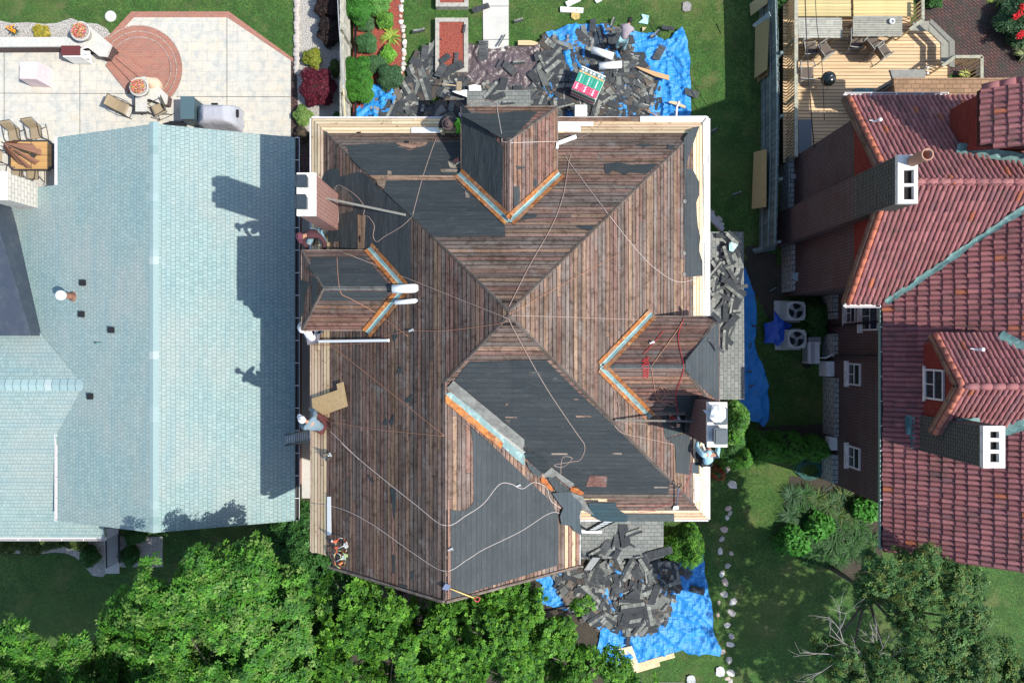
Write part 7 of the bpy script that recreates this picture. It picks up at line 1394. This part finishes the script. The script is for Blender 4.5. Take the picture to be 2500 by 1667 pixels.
pp = W('32', 330, 420, 8.4); person((pp.x, pp.y-.02, 8.0), R(97), CR, 'person in a white shirt leaning under the west dormer', cloth('white_shirt', (.66, .66, .70)), cloth('grey_trousers', (.13, .13, .15)), cloth('blue_cap', (.05, .12, .19)), over=dict(chest=(.30, 0, .72), neck=(.44, 0, .80), head=(.52, -.08, .80), crown=(.6, -.09, .86), nose=(.58, -.08, .74)))
pp = Hs('32', 440, 1235, 0); person((pp.x+.02, pp.y-.05, pp.z-.08), R(140), CR, 'person in a grey blue shirt and white cap sitting on the west eave', cloth('grey_blue_shirt', (.17, .24, .28)), cloth('brick_trousers', (.10, .03, .03)), cloth('white_cap', (.70, .70, .70)))
pp = Hs('43', 2100, 170, 0); person((pp.x, pp.y, pp.z-.1), R(92), CR, 'person in a light blue shirt bending against the right chimney', cloth('light_blue_shirt', (.36, .60, .70)), dkp, None, over=dict(chest=(.30, 0, .74), neck=(.44, 0, .74), head=(.50, 0, .66), crown=(.57, 0, .66), nose=(.50, 0, .56), el=(.45, .30, .62), wr=(.62, .24, .5)))
# ------------------------------------------------------------ FOLIAGE
def leaves(name, blobs, n, L, Wd, cols, parent, seed, leaflets=7, fill=.35, up=.55, droop=.15, hemi=-.35, gap=0, label=None, cat=None, spread=1.0):
    g = np.random.default_rng(seed); vol = np.array([b_[3]*b_[4] for b_ in blobs]); cnt = (n*vol/vol.sum()).astype(int); cen = []; nor = []
    for bl, k in zip(blobs, cnt):
        d = g.normal(size=(k*3, 3)); d /= np.linalg.norm(d, axis=1)[:, None]; d = d[d[:, 2] > hemi][:k]; rr = np.where(g.random(len(d)) < fill, g.random(len(d))**.5, g.uniform(.86, 1.08, len(d)))
        rad = np.array(bl[3:6]); ph = g.random(3)*6
        lump = 1+.16*np.sin(d[:, 0]*5+ph[0])+.14*np.sin(d[:, 1]*6+ph[1]+d[:, 2]*4)
        c = np.array(bl[:3])+d*rad*rr[:, None]*lump[:, None]; cen.append(c); nor.append(d)
    c = np.concatenate(cen); d = np.concatenate(nor)
    if gap:
        keep = np.array([noise.noise(Vector(p)*1.1) > -gap for p in c]); c = c[keep]; d = d[keep]
    m = len(c); nn = d*(1-up)+np.array([0, 0, up])+g.normal(size=(m, 3))*.28; nn /= np.linalg.norm(nn, axis=1)[:, None]
    t = np.cross(nn, g.normal(size=(m, 3))); t /= np.linalg.norm(t, axis=1)[:, None]; bt = np.cross(nn, t)
    base = np.array(cols)[g.integers(0, len(cols), m)]*g.uniform(.7, 1.3, (m, 1)); V = []; CC = []
    for k in range(leaflets):
        a = 2*math.pi*k/leaflets+g.uniform(-.3, .3, m); dr = t*np.cos(a)[:, None]+bt*np.sin(a)[:, None]; s = np.cross(nn, dr); dz = g.uniform(-.25, .25, m)[:, None]
        Lk = (L*g.uniform(.7, 1.2, m))[:, None]; Wk = (Wd*g.uniform(.8, 1.2, m))[:, None]; o = c+dr*Lk*.12*spread+nn*g.uniform(-.02, .02, (m, 1)); rise = nn*(g.uniform(-.1, .35, m)[:, None])
        p0 = o; p1 = o+dr*Lk*.45+s*Wk*.5+rise*Lk*.5; p2 = o+dr*Lk+rise*Lk*.4-np.array([0, 0, 1])*Lk*droop; p3 = o+dr*Lk*.45-s*Wk*.5+rise*Lk*.5+nn*Wk*.2*dz
        V.append(np.stack([p0, p1, p2, p3], 1)); CC.append(base*g.uniform(.8, 1.22, (m, 1)))
    V = np.concatenate(V).reshape(-1, 3); CC = np.concatenate(CC); nf = len(CC)
    loc = np.zeros(3); q = parent
    if q is not None: loc = np.array(q.location)
    V = V-loc; me = bpy.data.meshes.new(name); me.vertices.add(len(V)); me.vertices.foreach_set('co', V.astype(np.float32).ravel()); me.loops.add(nf*4); me.loops.foreach_set('vertex_index', np.arange(nf*4, dtype=np.int32)); me.polygons.add(nf)
    me.polygons.foreach_set('loop_start', np.arange(0, nf*4, 4, dtype=np.int32)); me.polygons.foreach_set('loop_total', np.full(nf, 4, dtype=np.int32)); me.update(calc_edges=True)
    ca = me.color_attributes.new('Col', 'FLOAT_COLOR', 'CORNER'); col = np.ones((nf, 4, 4), dtype=np.float32); col[:, :, :3] = CC[:, None, :]; ca.data.foreach_set('color', col.ravel()); me.materials.append(m_leaf)
    o = bpy.data.objects.new(name, me); C.objects.link(o); o.parent = parent; return tag(o, label, cat)
def lift(sp, dz, dy=0): return [(x, y+dy, z+dz, r_) for x, y, z, r_ in sp]
def tree(spec, label, L, Wd, cols, n, seed, leaflets=7, trunk_r=.14, cat='tree', **k):
    """spec: (x, y in photo px, height, radius in metres)"""
    bl = [];
    for x, y, z, r_ in spec: p = W('s', x, y, z); bl.append((p.x, p.y, z, r_, r_, r_*.62))
    cx = sum(b_[0]*b_[3] for b_ in bl)/sum(b_[3] for b_ in bl); cy = sum(b_[1]*b_[3] for b_ in bl)/sum(b_[3] for b_ in bl); zt = min(b_[2] for b_ in bl)
    t = empty('tree', (cx, cy, 0), label, cat); b = MB(); top = Vector((cx, cy, zt*.55)); b.tube([(cx, cy, 0), (cx+.05, cy, zt*.3), top], [trunk_r*1.4, trunk_r*1.05, trunk_r*.9], 9)
    r = random.Random(seed)
    for bb in bl:
        e = Vector(bb[:3])+Vector((0, 0, -bb[5]*.3)); mid = top.lerp(e, .5)+Vector((r.uniform(-.2, .2), r.uniform(-.2, .2), .2)); b.tube(smooth_path([top, mid, e], 3), [trunk_r*.6*(1-i/7)+.012 for i in range(7)], 6)
        for j in range(5):
            q = e+Vector((r.uniform(-1, 1), r.uniform(-1, 1), r.uniform(-.1, .6)))*bb[3]*.75; b.tube([e, e.lerp(q, .5)+Vector((0, 0, .08)), q], [.03, .02, .006], 5)
    b.build('trunk', m_bark, t); leaves('crown', bl, n, L, Wd, cols, t, seed, leaflets, **k); return t
gA = [(.060, .190, .020), (.045, .150, .016), (.085, .225, .022), (.035, .115, .02), (.12, .22, .045)]
gB = [(.070, .20, .016), (.050, .155, .015), (.11, .26, .025), (.032, .11, .014)]
gC = [(.055, .135, .035), (.035, .10, .028), (.085, .17, .045), (.09, .13, .025)]
gD = [(.03, .10, .02), (.04, .12, .025), (.05, .14, .03)]
tree(lift([(410, 1415, 7.4, 1.05), (490, 1385, 7.4, .95), (590, 1380, 7.0, 1.05), (655, 1440, 6.3, 1.2), (330, 1490, 6.0, 1.1), (440, 1500, 6.8, 1.5), (560, 1510, 6.8, 1.5), (660, 1560, 6.2, 1.3), (300, 1590, 5.8, 1.1), (400, 1640, 6.3, 1.4), (530, 1650, 6.3, 1.5), (650, 1690, 6, 1.4), (300, 1720, 5.8, 1.4), (450, 1780, 6, 1.6)], -.1, 32), 'broad tree of large bright compound leaves below the pale blue roof', .135, .062, gA, 19000, 1, 8, .2, spread=1.6, gap=.24)
tree([(15, 1590, 7.2, .8), (75, 1630, 7.0, .8), (140, 1640, 6.8, .7), (180, 1585, 6.5, .45), (20, 1680, 7, 1.2), (130, 1720, 6.6, 1.2), (60, 1830, 8.2, 1.9), (250, 1850, 8.0, 1.9), (-80, 1760, 8, 1.8)], 'light green tree cut by the bottom left corner of the photo',   .15, .06, gA, 13000, 2, 8, .12)
tree([(740, 1370, 4.0, 1.2), (790, 1430, 4.2, 1.2), (720, 1470, 4.4, 1.2), (780, 1530, 4.0, 1.3), (740, 1620, 4.0, 1.4), (720, 1290, 3.4, .9)], 'dark shaded tree hugging the stripped roof\'s lower left corner', .13, .06, gD, 8500, 3, 7, .13)
tree([(850, 1460, 5.0, .9), (930, 1510, 5.4, .9), (850, 1560, 5.2, 1.1), (780, 1600, 5.2, .9), (960, 1600, 5.4, 1.1), (1050, 1540, 4.8, .8), (870, 1680, 5.4, 1.4), (1010, 1700, 5.2, 1.4), (900, 1450, 4.0, .8), (980, 1600, 3.6, 1.3), (800, 1520, 4, 1.0), (1060, 1620, 4, 1.1)], 'yellow green small leaved tree just below the wing\'s gable point', .10, .07, gB, 14000, 4, 6, .12, gap=.16)
tree([(1130, 1500, 4.4, 1.0), (1230, 1450, 4.4, .8), (1290, 1510, 4.6, .9), (1200, 1560, 5.0, 1.1), (1330, 1600, 4.6, 1.0), (1100, 1620, 4.8, 1.2), (1250, 1660, 5.0, 1.4), (1400, 1660, 4.4, 1.1), (1500, 1650, 4.0, .8), (1560, 1665, 4, .6), (1370, 1540, 4.0, .5), (1420, 1475, 4.2, .35), (1180, 1500, 3.2, 1.0), (1150, 1570, 3.4, 1.1), (1300, 1620, 3.2, 1.2), (1430, 1600, 3.2, .7), (1260, 1540, 3.2, .9), (1040, 1500, 3.4, .7)], 'small leaved tree overlapping the south tarp\'s left part', .095, .065, gB, 18500, 5, 6, .14, gap=.15)
tree([(2620, 1900, 8, 2.0), (2780, 1960, 8, 2.2), (2600, 2020, 7.6, 1.8), (2900, 2080, 8, 2.2), (2480, 1960, 7.2, 1.2), (2700, 1800, 7.8, 1.4)], 'tall full tree standing beyond the bottom right corner', .16, .09, gA, 3600, 8, 7, .18, gap=.12)
t6 = tree(lift([(2160, 1385, 4.6, .75), (2250, 1400, 4.8, .8), (2330, 1425, 4.6, .8), (2360, 1510, 4.6, .7), (2290, 1560, 4.4, .95), (2400, 1610, 4.6, .9), (2320, 1650, 4.4, 1.1), (2180, 1650, 4.0, .9), (2080, 1640, 3.8, .8), (2010, 1585, 3.4, .4), (2470, 1690, 4.4, .9), (2220, 1480, 3.8, .7), (2120, 1440, 3.0, .5)], 2.2), 'sparse grey green tree with bare twigs at the bottom right', .10, .05, gC, 10500, 6, 6, .08, gap=.26)
b = MB(); r = random.Random(17)
def twig(p, d, L, rad, dep):
    e = p+d*L; m_ = p.lerp(e, .5)+Vector((r.uniform(-.05, .05), r.uniform(-.05, .05), r.uniform(0, .05)))*L; b.tube([p, m_, e], [rad, rad*.8, rad*.55], 5, cap=False)
    if dep:
        for _ in range(r.choice((2, 2, 3))):
            dd = (d+Vector((r.uniform(-.75, .75), r.uniform(-.75, .75), r.uniform(-.2, .3)))).normalized(); twig(m_ if r.random() < .4 else e, dd, L*r.uniform(.5, .8), rad*.6, dep-1)
for (x, y, ex, ey) in ((2150, 1640, 2060, 1560), (2120, 1600, 1990, 1530), (2060, 1590, 2040, 1480), (2200, 1640, 2210, 1540), (2180, 1560, 2240, 1500), (2090, 1620, 1950, 1570), (2230, 1620, 2270, 1540), (2150, 1600, 2110, 1510)):
    a, e = W('s', x, y, 5.6), W('s', ex, ey, 6.6); twig(a, (e-a).normalized(), (e-a).length*.5, .022, 3)
b.build('bare_twigs', m_twig, t6)
def bush(reg, x, y, rad, label, cols, n, h=None, seed=1, L=.05, Wd=.035, nm='shrub', cat='shrub', group=None, hz=None, core=(.02, .03, .01), **k):
    h = h or rad*.8; p = W(reg, x, y, h); t = empty(nm, (p.x, p.y, 0), label, cat, group); hz = hz or rad*.75
    b = MB(); b.lathe((p.x, p.y, h-hz*.8), [(rad*.4, 0), (rad*.8, hz*.35), (rad*.85, hz*.8), (rad*.6, hz*1.3), (rad*.2, hz*1.55)], 14); b.build('branches', mk('bush_core_%d' % len(bpy.data.materials), core, .95), t)
    leaves('foliage', [(p.x, p.y, h, rad, rad, hz)], n, L, Wd, cols, t, seed, k.pop('leaflets', 5), fill=.15, hemi=-.5, **k); return t
yel = [(.26, .26, .03), (.20, .24, .03), (.12, .16, .02)]; drk = [(.035, .022, .02), (.05, .03, .025), (.025, .02, .018)]; red_ = [(.10, .012, .025), (.07, .012, .02), (.14, .02, .035)]
bush('12', 328, 560, .34, 'round yellow green shrub in the gravel, left of a dark green one', yel, 1100); bush('12', 370, 835, .62, 'large round dark red barberry bush in the gravel strip', red_, 3600, seed=2); bush('12', 495, 305, .52, 'lower of two round brown black shrubs beside the board fence', drk, 2600, seed=3)
bush('12', 490, 70, .50, 'upper of two round brown black shrubs, nearest the photo\'s top edge', drk, 2600, seed=4); bush('12', 548, 655, .27, 'small dark green shrub tucked against the board fence', [(.05, .09, .02), (.08, .10, .03)], 700, seed=5); bush('12', 232, 1108, .32, 'loose bright green shrub above the roof\'s top left corner', [(.12, .22, .05), (.18, .28, .08)], 700, L=.09, seed=6)
bush('12', 222, 1285, .26, 'small brown shrub right at the roof\'s top left corner', [(.10, .07, .05), (.06, .06, .04)], 600, seed=7); bush('12', 560, 1108, .14, 'tiny green plant in the gravel at the fence foot', gD, 150, seed=8)
bush('11', 325, 255, .26, 'round golden shrub in the pale gravel above the stone wall', [(.42, .32, .04), (.34, .28, .04), (.20, .20, .03)], 900, seed=9)
b_ = W('11', 110, 240, .2); t = empty('garden_plant', (b_.x, b_.y, 0), 'orange flowers with dark leaves in the top left gravel', 'plant'); b = MB(); r = random.Random(3)
for i in range(40): blade(b, b_, r.uniform(0, 6.28), r.uniform(.15, .3), .035, .8, r.choice([(.05, .12, .03), (.06, .03, .05)]))
b.build('foliage', m_leaf, t); b = MB()
for i in range(16): q = b_+Vector((r.uniform(-.2, .2), r.uniform(-.15, .15), r.uniform(.05, .2))); b.lathe(q, [(.012, 0), (.04, .03)], 6, (.75, .32, .03))
b.build('flowers', m_leaf, t)
for i, (x, y, rr) in enumerate(((60, 425, .52), (245, 450, .45), (415, 415, .42), (620, 425, .40))): bush('41', x, y, rr, ('leftmost', 'second', 'third', 'fourth')[i]+' clipped green ball below the blue roof\'s lower gutter, counted from the left', [(.06, .10, .02), (.09, .13, .03), (.04, .07, .02)], 1900, seed=20+i, group='clipped balls below the gutter')
bush('41', 715, 560, .36, 'clipped dark ball left of the railed path', gD, 1500, seed=25); bush('41', 1035, 550, .36, 'clipped dark ball right of the railed path', gD, 1500, seed=26); bush('41', 1070, 385, .36, 'clipped dark ball hidden under the blue roof\'s lower edge', gD, 1400, seed=27)
for x0, lab in ((770, 'left'), (955, 'right')):
    t = empty('railing', W('41', x0, 560, 0), lab+' black metal railing of the short path below the blue roof', 'railing'); top = 420 if lab == 'left' else 340; bot = 690 if lab == 'left' else 650
    q0, q1 = W('41', x0+(75 if lab == 'left' else -5), top+10, .95), W('41', x0+(80 if lab == 'left' else -3), bot-40, .95)
    b = MB(); b.beam(q0, q1, .04, .04); b.build('rail', m_black, t); b = MB(); b.beam(q0-Vector((0, 0, .85)), q1-Vector((0, 0, .85)), .04, .03); b.build('rail', m_black, t); n = 16; b = MB()
    for i in range(n+1): q = q0.lerp(q1, i/n); b = MB(); b.beam(q, q-Vector((0, 0, .93)), .016, .016); b.build('baluster', m_black, t)
for i, (x, y, rr, h, lab) in enumerate(((55, 1010, .55, 2.3, 'arborvitae with a sunlit tip at the roof\'s right edge'), (250, 960, .62, 2.2, 'second arborvitae from the left in the row'), (480, 950, .62, 2.2, 'third arborvitae from the left in the row'), (680, 960, .48, 1.7, 'darkest arborvitae, against the white vent box'))):
    p = W('34', x, y, h*.5); t = empty('arborvitae', (p.x, p.y, 0), lab, 'evergreen', 'arborvitae row by the brick wall'); b = MB(); b.lathe((p.x, p.y, 0), [(.06, 0), (rr*.75, .25), (rr*.8, h*.45), (rr*.5, h*.75), (.03, h*1.0)], 14); b.build('trunk', mk('evergreen_core_%d' % i, (.012, .022, .008), .95), t)
    leaves('crown', [(p.x, p.y, h*.3, rr, rr, h*.3), (p.x, p.y, h*.55, rr*.85, rr*.85, h*.3), (p.x+.05, p.y, h*.8, rr*.55, rr*.55, h*.22)], 3400, .055, .022, [(.06, .20, .02), (.045, .15, .02), (.09, .24, .03)], t, 40+i, 6, fill=.1, up=.25)
bush('s', 1770, 1020, .75, 'bright green climbing bush between the right chimney and blue tarp', gA, 3800, h=2.6, hz=1.2, seed=50, L=.09, Wd=.06); bush('s', 1668, 1325, .72, 'feathery green shrub at the right end of the south porch roof', gB, 4200, h=1.7, hz=1.0, seed=51, L=.075, Wd=.04, gap=.3)
bush('s', 1780, 1080, .6, 'darker leafy bush below the right chimney', gD, 2000, h=1.5, seed=52, L=.09, Wd=.06); bush('43', 2235, 290, .3, 'small shrub with red flowers beside the bottom right roof corner', [(.45, .03, .03), (.05, .12, .03), (.06, .14, .03)], 500, seed=53)
bush('24', 690, 1200, .5, 'low green ground shrub between the air conditioners and brick wall', [(.05, .13, .03), (.04, .10, .02)], 2400, h=.3, hz=.3, seed=54)
bush('24', 700, 1330, .35, 'small patch of green below the ground shrub by the wall', gD, 900, h=.25, hz=.25, seed=55)
# planting in the mulch
bush('12', 770, 60, .62, 'large bright green juniper at the top left of the red mulch', [(.055, .21, .03), (.04, .15, .022)], 3200, h=.5, hz=.5, seed=60, L=.10, Wd=.025, leaflets=7); bush('12', 940, 10, .45, 'leafy plant at the top edge beside the large juniper', [(.09, .24, .05), (.12, .28, .06)], 1200, h=.35, hz=.3, seed=61, L=.09)
bush('12', 760, 680, .50, 'upper of two touching dark green shrubs at the lower left of the red mulch', [(.045, .17, .02), (.035, .13, .018)], 2400, h=.5, hz=.45, seed=62, L=.07); bush('12', 785, 860, .50, 'lower of two touching dark green shrubs, next to the small blue tarp', [(.045, .17, .02), (.06, .19, .025)], 2400, h=.5, hz=.45, seed=162, L=.07); bush('12', 850, 410, .30, 'grey green juniper in the middle of the red mulch', [(.06, .16, .055), (.045, .12, .04)], 1300, h=.4, hz=.3, seed=63, L=.12, Wd=.022, leaflets=7)
bush('12', 840, 230, .26, 'small grey green juniper in the upper mulch', [(.07, .15, .06)], 600, seed=64, L=.1, Wd=.02, h=.25); bush('12', 930, 610, .28, 'grey green juniper in the lower mulch', [(.075, .16, .065), (.05, .12, .045)], 1200, seed=65, L=.12, Wd=.022, h=.3); bush('12', 1062, 740, .42, 'dark leafy plant at the mulch bed\'s lower right', [(.05, .12, .05), (.04, .09, .04)], 1500, seed=66, L=.09, h=.3)
bush('12', 1018, 195, .26, 'bright hosta with a pale flower in the upper mulch', [(.12, .26, .04), (.08, .21, .03)], 260, seed=67, L=.12, Wd=.07, h=.2); bush('12', 1050, 520, .24, 'compact bright hosta in the middle mulch', [(.11, .30, .03), (.15, .34, .05)], 300, seed=68, L=.11, Wd=.07, h=.2)
def clump(reg, x, y, label, cols, n=70, L=.55, wd=.035, rise=.9, seed=1, nm='daylily', cat='plant', z=.02, group=None):
    p = W(reg, x, y, z); t = empty(nm, p, label, cat, group); b = MB(); r = random.Random(seed)
    for i in range(n): c = r.choice(cols); c = shd(c, r.uniform(.7, 1.3)); blade(b, p+Vector((r.uniform(-.06, .06), r.uniform(-.06, .06), 0)), r.uniform(0, 6.28), L*r.uniform(.55, 1.1), wd, r.uniform(.5, 1.1)*rise, c, 4)
    b.build('leaf_blades', m_leaf, t); return t
clump('12', 1078, 350, 'variegated yucca with yellow striped blades in the red mulch', [(.34, .36, .06), (.14, .26, .04), (.24, .32, .05)], 70, .48, .045)
pl_ = [(500, 70, 0), (600, 60, 1), (700, 90, 2), (560, 180, 1), (480, 230, 0), (650, 200, 1), (800, 150, 2), (880, 230, 2), (760, 330, 1), (900, 330, 1), (980, 240, 2), (680, 420, 1), (820, 470, 1), (760, 560, 1), (1000, 430, 1), (1060, 520, 1), (900, 80, 2), (1040, 330, 1), (640, 560, 1), (880, 580, 1), (560, 300, 1), (620, 480, 1), (840, 400, 1), (1120, 430, 1), (960, 500, 1), (700, 520, 1), (860, 120, 0), (620, 260, 1)]
for i, (x, y, k) in enumerate(pl_):
    clump('44', x, y, ('grey green iris clump', 'dark green daylily clump', 'yellow tipped grass clump')[k]+(' nearest the brick wall' if y < 150 else ' on the left side' if x < 660 else ' along the lower edge' if y > 440 else ' in the middle')+' of the planting by the brick wall', [[(.05, .12, .05), (.03, .08, .03)], [(.025, .09, .018), (.04, .12, .025), (.02, .06, .014)], [(.10, .14, .035), (.04, .10, .02), (.03, .08, .016)]][k], 120, .60, .030, .75, i, 'garden_plant', group='clumps in the planting below the brick wall, kind '+str(k))
for x, y, s_, lab in ((1100, 180, .5, 'bright broad leaved plant near the green gutter\'s lower end'), (720, 320, .55, 'broad leaved hosta in the middle of the planting below the brick wall'), (500, 390, .36, 'bright round leaved hosta at the planting\'s left tip'), (545, 465, .42, 'bright hosta at the planting\'s lower left tip'), (425, 460, .22, 'small pale hosta at the planting\'s far left point')):
    bush('44', x, y, s_*.75, lab, [(.04, .17, .018), (.06, .22, .028)], 150, h=.35, hz=.25, seed=int(x), L=.24, Wd=.12, nm='hosta', cat='plant', leaflets=4)
clump('14', 2150, -5, 'pale green strappy plant at the courtyard\'s top edge', [(.28, .34, .08), (.20, .28, .06)], 50, .5, .06)
bush('14', 2330, 150, .9, 'leafy bush with red flowers at the courtyard\'s right edge', [(.05, .12, .05), (.08, .15, .07), (.04, .09, .03)], 3000, h=.5, hz=.4, seed=70, L=.12, Wd=.05)
for i, (x, y) in enumerate(((2285, 132), (2320, 112), (2310, 290), (2345, 268), (2340, 60))):
    b = MB(); p = W('14', x, y, 1.0); r = random.Random(i)
    for k in range(46): q = p+Vector((r.uniform(-.1, .1), r.uniform(-.1, .1), r.uniform(-.06, .06))); a = r.uniform(0, 6.28); u = Vector((math.cos(a), math.sin(a), r.uniform(-.5, .5)))*.04; v = Vector((-math.sin(a), math.cos(a), r.uniform(-.5, .5)))*.03; b.poly([q-u, q-v, q+u, q+v], None, (.62*r.uniform(.6, 1.1), .01, .015))
    thing(b, 'geranium', m_leaf, ('first', 'second', 'third', 'fourth', 'topmost')[i]+' red flower head at the courtyard edge, counted downward' if i != 4 else 'topmost red flower head at the courtyard edge', 'flower')
bush('14', 1640, 0, .3, 'dark shrub in the shaded corner behind the deck', gD, 700, seed=71, h=.3); bush('14', 395, 0, .3, 'green shrub between the picket fence and the deck', gD, 800, seed=72, h=.5)
bush('12', 30, 40, .01, '', gD, 5) if False else None
clump('34', 735, 350, 'small weed clump at the brick wall footing', [(.05, .12, .03)], 24, .25, .02, nm='weed') if False else None
# small litter
for reg, x, y, c_, lab in (('13', 880, 150, (.45, .35, .12), 'crumpled tan wrapper on the grass above the tarp'), ('13', 1945, 70, (.28, .27, .26), 'crumpled grey rag on the lawn near the top edge'), ('53', 2225, 1455, (.55, .55, .55), 'crumpled pale rag on the lawn at the bottom'), ('53', 1950, 1535, (.45, .47, .46), 'grey rag at the very bottom edge beside the concrete slab')):
    p = W(reg, x, y, .02); q = [(p.x+.2*math.cos(a*.785)*(1+.3*math.sin(a*3)), p.y+.22*math.sin(a*.785)) for a in range(8)]; thing(sheet(q, .05, lambda x_, y_: .04+.14*abs(noise.noise(Vector((x_*7, y_*7, 3))))), 'crumpled_rag', cloth('rag_%d' % int(x), c_), lab, 'rag')
